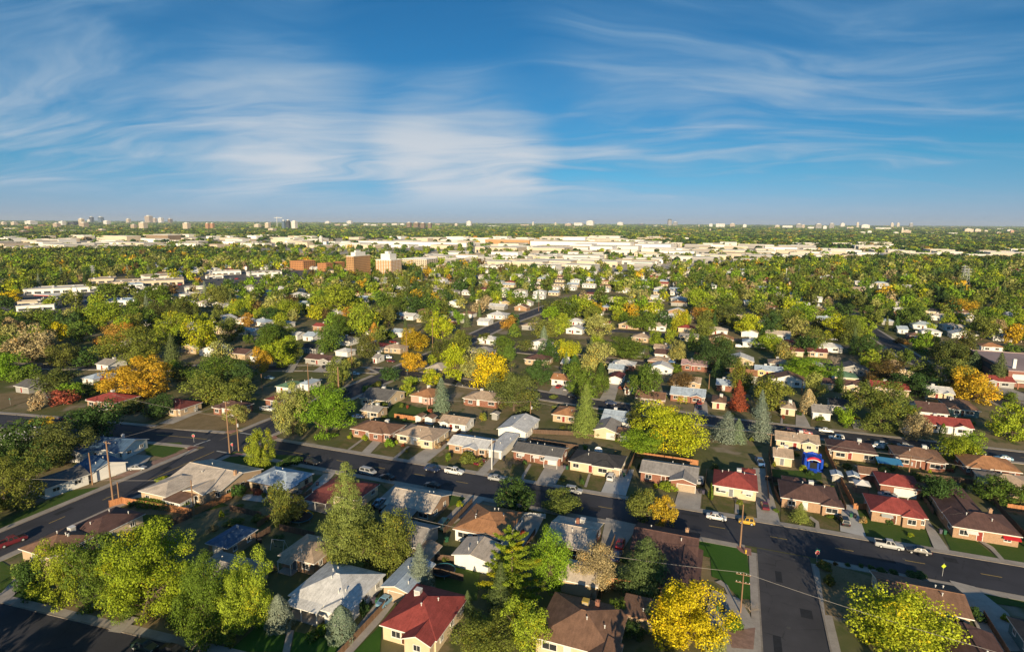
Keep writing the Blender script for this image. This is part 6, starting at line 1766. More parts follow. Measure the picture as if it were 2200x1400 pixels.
def storey_skin(name, wall, win):
    k = 'skin '+name
    if k in MATS: return MATS[k]
    m, t, b = new_mat(k)
    c = t.nodes.new('ShaderNodeTexCoord'); sp = t.nodes.new('ShaderNodeSeparateXYZ'); cb = t.nodes.new('ShaderNodeCombineXYZ')
    t.links.new(c.outputs['Object'], sp.inputs[0])
    t.links.new(math_node(t, 'ADD', sp.outputs[0], sp.outputs[1]), cb.inputs[0]); t.links.new(sp.outputs[2], cb.inputs[1])
    br = t.nodes.new('ShaderNodeTexBrick'); br.offset = 0.0
    br.inputs['Color1'].default_value = (*win, 1); br.inputs['Color2'].default_value = (*[v*1.5 for v in win], 1); br.inputs['Mortar'].default_value = (*wall, 1)
    for s_, v in (('Scale', 1.0), ('Mortar Size', 1.25), ('Brick Width', 6.5), ('Row Height', 4.6)): br.inputs[s_].default_value = v
    t.links.new(cb.outputs[0], br.inputs['Vector']); t.links.new(br.outputs[0], b.inputs['Base Color'])
    b.inputs['Roughness'].default_value = .6
    MATS[k] = m
    return m
def solve_h(x, y, ty):
    lo, hi = .5, 250.
    for _ in range(40):
        mid = (lo+hi)/2
        if proj(x, y, mid)[1] > ty: lo = mid
        else: hi = mid
    return lo
def corner_block(c, corner, left, right, top, **kw):
    """box whose near corner stands at a survey point; its two faces reach to the left and right survey columns"""
    x, y = g(c, *corner)
    lx, rx = q(c, left, 0)[0], q(c, right, 0)[0]
    W = D = 5.0
    s = -1 if x < 0 else 1
    for _ in range(400):
        a = proj(x+s*W, y, 0)[0]; b = proj(x, y+D, 0)[0]
        tgt_s, tgt_e = (lx, rx) if s < 0 else (rx, lx)
        if (a-tgt_s)*s < 0: W += .5
        if (b-tgt_e)*(-s) < 0: D += .5
        if W > 200 or D > 200: break
    h = solve_h(x, y, q(c, 0, top)[1])
    return block(x+s*W/2, y+D/2, W, D, h, **kw)
M_TANB = surf('tan tower brick', (.46, .27, .13), .85, .08, .1, 1.0)
M_REDB = surf('red block brick', (.36, .16, .10), .85, .1, .1, 1.0)
M_PALE = surf('pale render', (.72, .68, .60), .8, .06, .05, .5)
M_CREAMB = surf('cream block', (.60, .51, .38), .8, .06, .05, .5)
M_GREYB = surf('grey block', (.30, .29, .28), .8, .08, .05, .5)
M_BROWNB = surf('brown block', (.26, .19, .13), .8, .08, .05, .5)
M_DARKB = surf('dark glass block', (.045, .05, .06), .2, .1, .05, .5, spec=.6)
M_BLUEG = surf('blue glass block', (.10, .16, .23), .2, .1, .05, .5, spec=.6)
M_ORANB = surf('orange brick block', (.45, .21, .09), .8, .08, .05, .5)
M_WHITEB = surf('white render', (.80, .78, .74), .8, .05, .02, .2)
M_WIN = plain('recessed windows', (.12, .075, .045), .4)
M_WIN2 = plain('tinted windows', (.06, .07, .085), .25)
corner_block(10, (775, 552), 718, 905, 372, wall=M_TANB, look='', cat='tower block', name='tower_block', floors=13, bays=(4, 14), glass=M_WIN, roof=M_PALE, pent=5, label='tan brick apartment tower with a white penthouse')
corner_block(10, (1067, 535), 948, 1148, 402, wall=M_TANB, look='', cat='tower block', name='tower_block', floors=12, bays=(6, 7), glass=plain('white balconies', (.66, .64, .6)), roof=M_WHITEB, pent=8, label='cream apartment tower with white balconies, right of the tan tower')
corner_block(10, (1345, 470), 1152, 1432, 396, wall=M_CREAMB, look='', cat='office block', name='office_block', floors=5, bays=(12, 5), glass=M_WIN2, roof=M_WHITEB, label='long pale office block right of the two towers')
corner_block(10, (375, 478), 270, 470, 412, wall=M_ORANB, look='', cat='apartment block', name='apartment_block', floors=4, bays=(8, 6), glass=M_WIN, label='low red brick block left of the towers')
corner_block(10, (555, 490), 487, 700, 430, wall=M_ORANB, look='', cat='apartment block', name='apartment_block', floors=4, bays=(6, 12), glass=M_WIN, label='low orange brick block beside the tan tower')
# school of brick with a flat roof
sx, sy = g(8, 2062, 842)
sh_ = solve_h(sx, sy, q(8, 0, 722)[1])
rt = block(sx+22, sy+23, 44, 46, sh_, brick('school brick', (.25, .09, .065)), '', 'school', 'school_building', roof=surf('pink membrane roof', (.36, .27, .26), .9, .2, .1, 1.5), parapet=.5, label='big brick school with a flat pinkish roof')
m = MB(); m.box(-20.5, 20.5, -23.12, -22.95, sh_-3.6, sh_-1.2); m.build('window_band', plain('white spandrels', (.62, .62, .6)), rt)
m = MB(); m.box(-22.12, -21.95, -16, 18, sh_-3.6, sh_-1.2); m.build('window_band', M_WIN2, rt)
m = MB(); m.slab([(-20, -27, 3.2), (22, -27, 3.2), (22, -23.02, 3.2), (-20, -23.02, 3.2)], .4); m.build('entrance_canopy', M_PALE, rt)
for i in range(6):
    m = MB(); m.box(-19.5+i*8, -19.1+i*8, -26.8, -26.4, 0, 2.8); m.build('canopy_post', M_REDB, rt)
m = MB(); m.box(-18.6, -17.4, -17, -15.8, sh_+.2, sh_+4.4); m.build('roof_stack', M_TRIM, rt)
def lr_block(c, l, r, D, h, wall, roof, look, cat='shop', name='shop_building', band=None, group='shops of the retail strip'):
    a, b = Vector(g(c, *l)), Vector(g(c, *r))
    h *= .72
    W = (b-a).length; ang = math.atan2((b-a).y, (b-a).x)
    n = Vector((-math.sin(ang), math.cos(ang)))
    ce = a.lerp(b, .5)+n*D/2
    rt = block(ce.x, ce.y, W, D, h, wall, look, cat, name, ang, roof=roof, group=group)
    k = max(2, int(W/7))
    m = MB(); m.box(-W*.35/k, W*.35/k, -.08, .02, .4, min(3, h*.6)); sm = m.mesh('shop_window', M_WIN2)
    for i in range(k): put('shop_window', sm, rt, (-W/2+W*(i+.5)/k, -D/2, 0))
    for i in range(max(1, int(W*D/260))):
        x, y = rnd.uniform(-.4, .4)*W, rnd.uniform(-.3, .4)*D
        m = MB(); m.box(-1, 1, -.8, .8, 0, 1.2); m.box(-.5, .5, -.4, .4, 1.2, 1.35); m.build('roof_unit', M_METAL, rt, (x, y, h+.3))
M_TANROOF = surf('tan flat roof', (.47, .40, .31), .9, .15, .1, 1.0)
M_WROOF = surf('white flat roof', (.58, .56, .52), .9, .1, .05, .6)
M_BROOF = surf('blue metal roof', (.30, .40, .52), .5, .1, .1, 1.0)
for a in ((5, (185, 122), (770, 96), 26, 6, M_WHITEB, M_WROOF, 'long white retail building'), (5, (130, 255), (430, 238), 14, 5, M_WHITEB, M_WROOF, 'low white shop with flat roof'), (5, (140, 214), (325, 205), 10, 4.5, M_CREAMB, M_TANROOF, 'low cream shop with flat roof'),
          (5, (835, 204), (1060, 200), 14, 5, M_WHITEB, M_BROOF, 'white shop with blue metal roof'), (5, (880, 62), (1450, 40), 32, 6.5, M_CREAMB, M_TANROOF, 'tan-roofed retail hall'), (5, (1345, 152), (1500, 158), 16, 5, M_WHITEB, M_WROOF, 'white flat-roofed shop'), (5, (1460, 100), (1620, 92), 14, 5, M_PALE, M_WROOF, 'pale shop with red fascia'),
          (5, (1000, 105), (1300, 98), 16, 5, M_WHITEB, M_WROOF, 'white middle shop'), (9, (700, 585), (900, 578), 30, 6, M_CREAMB, M_TANROOF, 'long tan-roofed store'), (9, (1150, 560), (1440, 545), 30, 6, M_WHITEB, M_TANROOF, 'wide tan-roofed store'), (9, (1000, 620), (1130, 612), 14, 5, M_WHITEB, M_BROOF, 'blue-roofed diner'), (9, (1600, 520), (1900, 510), 20, 5.5, M_WHITEB, M_WROOF, 'white garage hall'), (9, (1975, 532), (2200, 522), 26, 6, M_WHITEB, M_WROOF, 'big white store'), (9, (1430, 520), (1560, 512), 12, 5, M_PALE, M_BROOF, 'small blue-roofed white store'), (9, (2130, 560), (2300, 585), 18, 5, M_WHITEB, M_WROOF, 'white store'), (9, (30, 590), (170, 575), 16, 5, M_CREAMB, M_TANROOF, 'cream store'), (9, (1620, 545), (1760, 540), 14, 4.5, M_WHITEB, M_TANROOF, 'white row of shops'),
          (10, (0, 528), (205, 520), 22, 6, M_WHITEB, M_WROOF, 'broad white store'), (10, (60, 565), (170, 560), 14, 5, M_WHITEB, M_WROOF, 'narrow white store'), (10, (1795, 470), (1995, 462), 20, 6, M_WHITEB, M_WROOF, 'white-fronted hall'), (10, (1495, 470), (1570, 462), 18, 6, M_WHITEB, M_WROOF, 'small white hall'), (12, (2085, 500), (2260, 512), 30, 7, M_CREAMB, surf('red hall roof', (.32, .05, .06), .8, .1), 'red-roofed hall')):
    lr_block(*a)
# petrol station canopy and pylon signs
gx, gy = g(5, 400, 165)
root = empty('filling_station_canopy', (gx, gy, 0), .1)
m = MB(); m.box(-11, 11, -6, 6, 4.6, 5.5); m.build('canopy', M_WHITEB, root)
m = MB(); m.box(-11.1, 11.1, -6.1, -5.98, 4.62, 5.2); m.build('fascia', plain('red fascia', (.40, .03, .03)), root)
for x in (-8, 0, 8):
    m = MB(); m.box(x-.25, x+.25, -.25, .25, 0, 4.6); m.build('column', M_STEEL, root)
    m = MB(); m.box(x-.5, x+.5, -1.6, -.8, 0, 1.9); m.build('pump', M_METAL, root)
tag(root, 'white filling station canopy with a red fascia', 'canopy')
for c, a, b, top, w, lab in ((5, 602, 190, 65, 4.0, 'tall white pylon sign by the filling station'), (9, 1940, 502, 448, 3.0, 'slim white pylon sign on the retail strip')):
    x, y = g(c, a, b); h = solve_h(x, y, q(c, 0, top)[1])
    root = empty('pylon_sign', (x, y, 0), .2)
    m = MB(); m.box(-.25, .25, -.25, .25, 0, h*.5); m.build('post', M_STEEL, root)
    m = MB(); m.box(-w/2, w/2, -.35, .35, h*.5, h); m.build('sign_panel', M_WHITEB, root)
    tag(root, lab, 'sign', 'pylon signs')
# shopfront cars of the retail strip
for i in range(46):
    px_, py_ = rnd.uniform(120, 620), 0
    py_ = 655-(px_-60)*.10+rnd.uniform(-18, 14)
    x, y = ground(px_, py_)
    if any(a-2 < x < b+2 and c1-2 < y < d1+2 for a, b, c1, d1 in FOOT): continue
    if not px_in(MALLPOLY, px_, py_): continue
    o = copy_tree(PROTO[rnd.choice(['sedan', 'sedan', 'suv', 'pickup'])])
    for ch in list(o.children):
        if not ch.name.startswith(('body', 'windshield', 'side_window')):
            for gch in list(ch.children): bpy.data.objects.remove(gch)
            bpy.data.objects.remove(ch)
    o.location = (x, y, .09); o.rotation_euler = (0, 0, R(rnd.choice([95, 185, 95, 275])))
    cl = rnd.choice(['white', 'silver', 'red', 'dark blue', 'black', 'white', 'grey'])
    for ch in o.children:
        if ch.name.startswith('body'): ch.color = (*PAINT[cl], 1)
    to_label(o, cl+' car on the retail strip', x, y, 'car', 'cars parked on the retail strip', .7)
# warehouses of the flats: survey zones (left, right, top, bottom), count, size ranges
ZONES = [(940, 1420, 546, 582, 58, (30, 85), (25, 50), (6, 10)), (1400, 1820, 540, 566, 46, (30, 80), (25, 55), (6, 10)), (1800, 2230, 543, 559, 36, (35, 110), (25, 50), (6, 11)), (-30, 340, 510, 542, 40, (35, 95), (25, 60), (6, 14)),
         (330, 720, 508, 534, 38, (35, 100), (25, 60), (6, 14)), (700, 1080, 513, 534, 28, (40, 110), (30, 60), (6, 12)), (1060, 1420, 514, 546, 44, (50, 150), (40, 90), (8, 16)), (1420, 1900, 528, 545, 30, (40, 110), (30, 70), (7, 13))]
WM = [('white', M_WHITEB), ('white', M_WHITEB), ('pale', M_PALE), ('cream', M_CREAMB), ('grey', M_GREYB), ('tan', surf('tan hall', (.55, .46, .36), .85, .06, .05, .5))]
def warehouse(x, y, W, D, h, wn, wm, look=None, label=None):
    rt = block(x, y, W, D, h, wm, look or (wn+' warehouse'), 'warehouse', 'warehouse', roof=M_WROOF if rnd.random() < .8 else M_TANROOF, group='warehouses on the flats', parapet=1.0, label=label)
    k = max(2, int(W/11))
    if math.hypot(x, y) < 1500:
        m = MB(); m.box(-W*.24/k, W*.24/k, -.12, .05, .3, h*.5); dm = m.mesh('loading_door', M_WIN2)
        for i in range(k): put('loading_door', dm, rt, (-W/2+W*(i+.5)/k, -D/2, 0))
for a, b, c, d, lab, wn, wm, D in (((1137, 535), (1345, 534), 60, 19, 'largest white hall on the flats, long and tall', 'white', M_WHITEB, 60), ((1042, 527), (1135, 526), 45, 17, 'tan brick hall with rows of windows beside the white hall', 'tan', M_TANB, 45), ((750, 530), (1000, 526), 60, 11, 'long white depot with dark openings', 'white', M_WHITEB, 60), ((205, 521), (290, 520), 50, 20, 'cream hall in the left flats', 'cream', M_CREAMB, 50), ((300, 520), (375, 519), 50, 22, 'tan grey hall in the left flats', 'grey', M_BROWNB, 50)):
    p0, p1 = Vector(ground(*a)), Vector(ground(*b)); ce = p0.lerp(p1, .5); W = (p1-p0).length
    warehouse(ce.x, ce.y+D/2, W, D, d, wn, wm, label=lab)
for zx0, zx1, zy0, zy1, n, wr, dr, hr in ZONES:
    for i in range(n):
        for _try in range(12):
            x, y = ground(rnd.uniform(zx0, zx1), rnd.uniform(zy0, zy1))
            W, D, h = rnd.uniform(*wr), rnd.uniform(*dr), rnd.uniform(*hr)
            if any(x-W/2 < b+5 and x+W/2 > a-5 and y-D/2 < d1+6 and y+D/2 > c1-6 for a, b, c1, d1 in FOOT): continue
            wn, wm = rnd.choice(WM)
            if zx1 < 800 and rnd.random() < .35: wn, wm = rnd.choice([('tan', MATS['tan hall']), ('cream', M_CREAMB), ('grey', M_GREYB), ('pale', M_PALE)])
            warehouse(x, y, W, D, h, wn, wm)
            break
# skyline: survey centre, top, foot, width, colour
SKY = '''9:20,100,135,40,cream|100,100,135,50,cream|220,92,130,85,white|320,122,142,90,red brick|435,110,155,60,tan|480,95,135,60,white|560,97,135,95,dark|635,75,140,48,cream|645,105,152,78,tan|715,60,105,40,dark|785,60,102,44,blue glass|698,80,108,40,white|830,90,128,58,white|1005,75,115,40,cream|1160,52,97,66,tan|1215,70,98,28,tan|1260,68,98,48,white|1333,75,97,40,brown|1045,120,160,55,tan|1115,105,165,72,cream|1460,108,165,72,cream|1630,110,165,36,orange brick|1668,110,165,36,orange brick|2020,118,155,55,cream|2105,108,155,42,cream|168,168,200,72,brown|60,148,168,110,white|290,145,160,80,white|500,165,185,130,white|210,135,168,70,orange brick|790,155,180,60,cream|1260,175,192,55,white|1040,180,195,70,cream|1590,175,192,30,white|1790,148,165,50,white|2135,150,175,60,cream
10:12,118,155,40,tan|85,108,160,44,cream|215,90,160,34,blue glass|250,88,160,34,dark|295,95,163,46,white|115,150,180,60,cream|1200,105,158,46,brown|1258,105,158,54,brown|1310,108,160,44,brown|1365,110,163,40,brown|1675,95,140,48,white|1575,112,140,30,cream|732,92,112,50,white|865,115,138,60,white|925,118,138,60,white|1010,115,140,50,tan|1090,110,135,60,pale|1150,112,135,44,white|640,115,138,60,tan|700,118,140,50,white|1840,128,142,160,white|1430,112,132,50,tan|2120,118,135,90,cream|510,215,285,28,white|560,95,108,50,white
11:612,92,135,72,white|520,105,138,100,white|342,105,135,18,cream|165,100,135,14,pale|1285,100,135,42,grey|1565,115,145,38,white|1640,112,148,86,white|1735,112,145,50,tan|1832,120,150,38,white|2090,125,150,40,cream|2160,128,150,70,white|1560,155,185,16,tan|1372,225,255,40,white|1490,230,245,70,cream|1020,112,132,50,dark|440,112,140,60,tan|100,118,136,90,tan|720,125,135,60,white|1130,125,138,40,white|1472,122,142,14,tan|850,103,110,60,white|1690,270,305,34,white
12:258,125,150,34,cream|335,128,155,104,white|425,115,155,58,grey|460,122,155,30,tan|580,115,160,56,grey|630,132,163,38,white|683,112,160,46,grey|888,105,150,22,cream|950,122,158,80,white|1160,108,135,24,cream|1207,108,135,24,cream|1275,165,200,84,tan|1765,155,190,74,cream|1835,157,190,52,cream|2085,160,185,40,white|930,178,200,46,white|982,170,200,36,white|1190,180,205,46,white|520,138,160,60,white|770,110,125,40,white|1090,145,165,150,white|1310,110,130,30,grey|1640,185,205,80,white|1900,165,190,30,cream|2010,150,165,50,white|1480,182,198,40,pale|1430,182,198,40,white|830,140,160,60,cream|1150,180,192,40,white|740,255,268,30,cream|2000,180,205,40,tan|2105,165,200,30,orange brick|2150,198,212,110,pink'''
CM = {'cream': M_CREAMB, 'white': M_WHITEB, 'tan': surf('tan block', (.45, .35, .25), .8, .06, .05, .5), 'red brick': M_REDB, 'dark': M_DARKB, 'blue glass': M_BLUEG, 'brown': M_BROWNB, 'orange brick': M_ORANB, 'pale': M_PALE, 'grey': M_GREYB, 'pink': surf('pink block', (.55, .34, .28), .8, .05)}
CV = {'cream': (.60, .51, .38), 'white': (.76, .74, .70), 'tan': (.45, .35, .25), 'red brick': (.36, .16, .10), 'dark': (.06, .065, .075), 'blue glass': (.13, .19, .26), 'brown': (.26, .19, .13), 'orange brick': (.45, .21, .09), 'pale': (.70, .66, .58), 'grey': (.30, .29, .28), 'pink': (.55, .34, .28)}
for ln in SKY.splitlines():
    c, rest = ln.split(':')
    for it in rest.split('|'):
        a, t_, b, w, cl = it.split(',')
        a, t_, b, w = float(a), float(t_), float(b), float(w)
        px_, py_ = q(int(c), a, b)
        hzy = 700-F_PX*math.tan(PITCH)+(px_-1100)*ROLL
        py_ = max(py_, hzy+6.5)
        x, y = ground(px_, py_)
        dep = proj(x, y, 0)[2]
        h = solve_h(x, y, q(int(c), 0, t_)[1])
        wm = w*WIN[int(c)][2]*dep/F_PX
        W = wm*rnd.uniform(.66, .8); D = W*rnd.uniform(.6, .9)
        tall = h > W*.55
        block(x, y+D/2, W, D, h, CM[cl], cl+(' high-rise' if tall else ' low-rise block'), 'high-rise' if tall else 'building', 'high_rise' if tall else 'low_rise', 0, skin=storey_skin(cl, CV[cl], (.03, .035, .045) if cl in ('dark', 'blue glass', 'brown', 'grey') else (.20, .19, .19)), pent=h*.09 if tall else None, group='buildings along the skyline')
# the dark round tower
px_, py_ = q(11, 1240, 136); x, y = ground(px_, py_); h = solve_h(x, y, q(11, 0, 76)[1]); r_ = 17*.2727*proj(x, y, 0)[2]/F_PX
root = empty('round_tower', (x, y, 0))
m = MB(); m.tube([(0, 0, 0), (0, 0, h*.8), (0, 0, h*.86)], [r_*1.1, r_, r_*.94], 24); m.build('shaft', M_GREYB, root)
m = MB(); m.tube([(0, 0, h*.86), (0, 0, h)], [r_*.9, r_*.84], 24); m.build('crown', M_DARKB, root)
tag(root, 'dark round tower standing alone on the skyline', 'tower')
# church-like tower and crane
px_, py_ = q(12, 1238, 200); x, y = ground(px_, py_); h = solve_h(x, y, q(12, 0, 136)[1])
root = empty('spire_tower', (x, y, 0))
m = MB(); m.box(-h*.1, h*.1, -h*.1, h*.1, 0, h*.7); m.build('shaft', M_CREAMB, root)
m = MB(); m.tube([(0, 0, h*.7), (0, 0, h)], [h*.11, h*.015], 8); m.build('spire', M_PALE, root)
tag(root, 'cream tower with a short spire in the right distance', 'tower')
px_, py_ = q(10, 205, 150); x, y = ground(px_, py_); h = solve_h(x, y, q(10, 0, 58)[1])
root = empty('tower_crane', (x-60, y, 0))
m = MB(); m.box(-2, 2, -2, 2, 0, h); m.build('mast', M_STEEL, root)
m = MB(); m.box(-h*.3, h*.6, -1.5, 1.5, h*.9, h*.935); m.tube([(0, 0, h), (h*.5, 0, h*.935)], [.7, .7], 4); m.build('jib', M_STEEL, root)
tag(root, 'thin tower crane over the blue glass high-rise', 'crane')
# lattice pylons
def lattice(c, a, b, top, label):
    x, y = g(c, a, b); h = solve_h(x, y, q(c, 0, top)[1])
    root = empty('lattice_pylon', (x, y, 0), .3)
    m = MB(); k = 7
    f = lambda t: h*.11*(1-t)**1.3+h*.014
    for i in range(k):
        t0, t1 = i/k, (i+1)/k
        for sx, sy in ((-1, -1), (1, -1), (1, 1), (-1, 1)):
            m.tube([(sx*f(t0), sy*f(t0), h*t0), (sx*f(t1), sy*f(t1), h*t1)], [.16, .16], 4)
            nx, ny = (-sy, sx)
            m.tube([(sx*f(t0), sy*f(t0), h*t0), (nx*f(t1), ny*f(t1), h*t1)], [.09, .09], 4)
    m.build('lattice_mast', M_METAL, root)
    for z in (.70, .82, .94):
        mm = MB(); mm.tube([(-h*.16, 0, h*z), (h*.16, 0, h*z)], [.16, .16], 4); mm.tube([(-h*.16, 0, h*z), (0, 0, h*z+h*.05), (h*.16, 0, h*z)], [.1, .1, .1], 4); mm.build('crossarm', M_METAL, root)
    tag(root, label, 'pylon', 'power pylons')
lattice(12, 1715, 600, 440, 'lattice pylon above the park, left of the pair')
lattice(12, 1742, 632, 462, 'lattice pylon above the park, nearer of the pair')
lattice(9, 740, 562, 440, 'lattice pylon over the trees behind the retail strip')
x, y = g(12, 322, 572); h = solve_h(x, y, q(12, 0, 463)[1])
root = empty('mast', (x, y, 0)); m = MB(); m.tube([(0, 0, 0), (0, 0, h)], [.35, .2], 8); m.build('shaft', M_STEEL, root); m = MB(); m.box(-.5, .5, -.5, .5, h-1.5, h); m.build('antenna', M_STEEL, root)
tag(root, 'slender white mast among the trees', 'mast')

# ================================================================ trees beyond the ones placed by hand
KIND = [('olive', 17), ('yellow-green', 18), ('green', 21), ('dark green', 9), ('deep olive', 13), ('bright green', 9), ('lime', 3), ('gold', 1.6), ('orange', .5), ('tan', 2), ('pale olive', 9), ('bronze', 1)]
KN, KW = [a for a, _ in KIND], [b for _, b in KIND]
spots = []
cell = 9.4
tp = np.array(TREEPOS)
for iy in range(0, 130):
    f_y = 150+iy*cell
    for ix in range(-160, 90):
        x, y = ix*cell+rnd.uniform(-4.4, 4.4), f_y+rnd.uniform(-4.4, 4.4)
        px_, py_, dep = proj(x, y, 5)
        if not (-60 < px_ < 2260) or py_ > 1000: continue
        gx_, gy_ = proj(x, y, 0)[:2]
        p = .0 if dep < 235 else .12 if dep < 300 else .17 if dep < 400 else .22
        if dep > 420 and px_ < 900: p = .36
        if dep > 420 and px_ > 1500: p = .38
        if px_in(MALLPOLY, gx_, gy_): p = .05
        if px_in(DRYPOLY, gx_, gy_): p = .045
        if px_ > 1990 and 585 < gy_ < 655: p = .30
        if 1830 < px_ < 2000 and 612 < gy_ < 630: p = .08
        if rnd.random() > p or near_road(x, y, 2.5): continue
        if any(a+.6 < x < b-.6 and c1+.6 < y < d1-.6 for a, b, c1, d1 in FOOT): continue
        if len(tp) and np.any((tp[:, 0]-x)**2+(tp[:, 1]-y)**2 < (tp[:, 2]*.9+1.6)**2): continue
        spots.append((dep, x, y))
spots.sort()
budget = {'round': 298-COUNT['round']-1, 'spruce': 46, 'column': 24}
mass = []
for dep, x, y in spots:
    s_ = rnd.choices(['round', 'spruce', 'column'], [90, 7, 3])[0]
    cl = rnd.choices(KN, KW)[0] if s_ == 'round' else rnd.choice(['spruce green', 'spruce green', 'blue-green', 'dark green'] if s_ == 'spruce' else ['dark green', 'green', 'deep olive'])
    h = rnd.triangular(5, 16, 11) if s_ == 'round' else rnd.uniform(8, 16)
    w = h*rnd.uniform(.7, 1.0) if s_ == 'round' else h*rnd.uniform(.36, .5) if s_ == 'spruce' else h*rnd.uniform(.22, .3)
    if budget[s_] > 0:
        budget[s_] -= 1
        make_tree(s_, cl, x, y, h, w)
    else:
        mass.append((dep, x, y, h, w, s_, cl))
nsh = 0
for _ in range(3000):
    x, y = rnd.uniform(-135, 90), rnd.uniform(78, 250)
    px_, py_, dep = proj(x, y, .5)
    if not (0 < px_ < 2200 and py_ < 1400) or near_road(x, y, 4.5): continue
    dmin = min(max(a-x, x-b, c1-y, y-d1) for a, b, c1, d1 in FOOT)
    if not (.4 < dmin < 9 if rnd.random() < .6 else .4 < dmin < 1.6): continue
    if 100 < y < 175 and 9 < x < 12: continue
    make_tree('shrub', rnd.choice(['green', 'dark green', 'deep olive', 'olive', 'yellow-green', 'olive', 'tan', 'red']), x, y, rnd.uniform(.8, 2.2), rnd.uniform(1.0, 2.8))
    nsh += 1
    if nsh >= 150: break
# the trees behind the picture's lower edge, whose long shadows fall into it
for _ in range(330):
    x, y = rnd.uniform(-190, 120), rnd.uniform(-70, 72)
    h = rnd.uniform(8, 13); w = h*rnd.uniform(.65, .9)
    vis = False
    for dx, z in ((-w*.5, h*.5), (w*.5, h*.5), (0, h), (0, 0), (-w*.5, h*.9), (w*.5, h*.9)):
        px_, py_, dep = proj(x+dx, y+dx*.3, z)
        if dep > 3 and -30 < px_ < 2230 and py_ < 1430: vis = True
    if vis or math.hypot(x, y) < 9 or near_road(x, y, 1.5): continue
    mass.append((90, x, y, h, w, 'round', rnd.choices(KN, KW)[0]))
print('trees in mass', len(mass))
PROT = {}
def prot(s_, v, n, sz):
    k = (s_, v, n)
    if k not in PROT:
        if s_ == 'round':
            d = round_crown(n, sz, 900+v, 22 if n < 500 else 32, 1.0, .05, .95); PROT[k] = (d[0], d[1], d[2], d[3], None)
        elif s_ == 'spruce':
            d = spruce_crown(n, sz*.8, 950+v, 13); PROT[k] = (d[0], d[1], d[2], d[3], None)
        else:
            d = column_crown(n, sz*.8, 970+v); PROT[k] = (d[0], d[1], d[2], d[3], None)
    return PROT[k]
def merge(name, rows, label):
    C_, N_, S_, T_, L_ = [], [], [], [], []
    for i, (dep, x, y, h, w, s_, cl) in enumerate(rows):
        n, sz = (620, .105) if dep < 520 else (330, .145) if dep < 850 else (170, .20)
        cen, nrm, size, tone, _ = prot(s_, i % 7, n, sz)
        a = rnd.uniform(0, 6.28); ca_, sa_ = math.cos(a), math.sin(a)
        M = np.array([[ca_, sa_, 0], [-sa_, ca_, 0], [0, 0, 1]])
        C_.append((cen*np.array([w, w, h]))@M+np.array([x, y, 0])); N_.append(nrm@M); S_.append(size*(w*2+h)/3); T_.append(tone)
        b, al = LEAF[cl]; k = rnd.uniform(.85, 1.15)
        L_.append(np.tile(np.array([b[0]*k, b[1]*k, b[2]*k, al]), (len(cen), 1)))
    me = quads_mesh(name, np.vstack(C_), np.vstack(N_), np.concatenate(S_), np.vstack(T_), M_LEAFA, 1.0, None, np.vstack(L_))
    tag(put(name, me), label, 'woods', kind='stuff')
merge('middle_distance_woods', [r_ for r_ in mass], 'continuous tree cover of the middle distance')
# the wooded plain to the horizon: clumps of crowns growing coarser with distance
C_, N_, S_, T_, L_ = [], [], [], [], []
rr = np.random.default_rng(5)
f = 1080.0
while f < 26000:
    step = max(12., f*.026)
    wdt = max(10., f*.0085)
    n = int(1.84*f/wdt)
    lat = (np.arange(n)/n-.5)*1.84*f+rr.normal(size=n)*wdt*.5
    fd = f+rr.uniform(-.5, .5, n)*step
    for l_, d_ in zip(lat, fd):
        x = -math.sin(YAW)*d_+math.cos(YAW)*l_; y = math.cos(YAW)*d_+math.sin(YAW)*l_
        gx_, gy_, _w = proj(x, y, 0)
        pr = .86
        if px_in(DRYPOLY, gx_, gy_): pr = .07
        elif f > 2400: pr = .93
        if rr.random() > pr: continue
        h = rr.uniform(8, 15)*(1 if f < 4000 else 1.15); w = wdt*rr.uniform(.75, 1.35)
        nq = 60 if f < 2200 else 34 if f < 6000 else 22
        d = rr.normal(size=(nq, 3)); d /= np.linalg.norm(d, axis=1, keepdims=True); d[:, 2] = np.abs(d[:, 2])
        cen = d*np.array([w*.5, step*.45, h*.62])*rr.uniform(.7, 1.08, (nq, 1))+np.array([0, 0, h*.36])
        a = YAW; M = np.array([[math.cos(a), math.sin(a), 0], [-math.sin(a), math.cos(a), 0], [0, 0, 1]])
        C_.append(cen@M+np.array([x, y, 0])); N_.append((d+rr.normal(size=(nq, 3))*.35+np.array([0, 0, .2]))@M)
        S_.append(np.full(nq, max(2.6, w*.36))*rr.uniform(.7, 1.3, nq)); T_.append(np.c_[rr.random(nq), rr.random(nq)])
        b, al = LEAF[KN[rr.choice(len(KN), p=np.array(KW)/sum(KW))]]
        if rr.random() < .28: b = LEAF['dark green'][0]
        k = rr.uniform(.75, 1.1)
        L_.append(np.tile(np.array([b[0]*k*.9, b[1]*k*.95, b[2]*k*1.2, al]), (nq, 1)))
    f += step*.72
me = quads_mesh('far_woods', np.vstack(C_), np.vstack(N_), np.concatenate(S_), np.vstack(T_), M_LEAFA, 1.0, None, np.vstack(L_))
tag(put('far_woods', me), 'wooded plain reaching to the horizon', 'woods', kind='stuff')
print('far quads', len(me.polygons))

# ---------------------------------------------------------------- the air over the plain
hm = bpy.data.materials.new('haze air'); hm.use_nodes = True; ht = hm.node_tree; ht.nodes.clear()
pv = N(ht, 'ShaderNodeVolumePrincipled')
pv.inputs['Color'].default_value = (.66, .80, 1.0, 1)
pv.inputs['Density'].default_value = HAZE
pv.inputs['Anisotropy'].default_value = 0.0
ho = N(ht, 'ShaderNodeOutputMaterial')
ht.links.new(pv.outputs[0], ho.inputs['Volume'])
m = MB(); m.box(-48000, 48000, -48000, 48000, -1.0, 260)
tag(m.build('haze', hm), kind='stuff')
scene.cycles.volume_bounces = 0

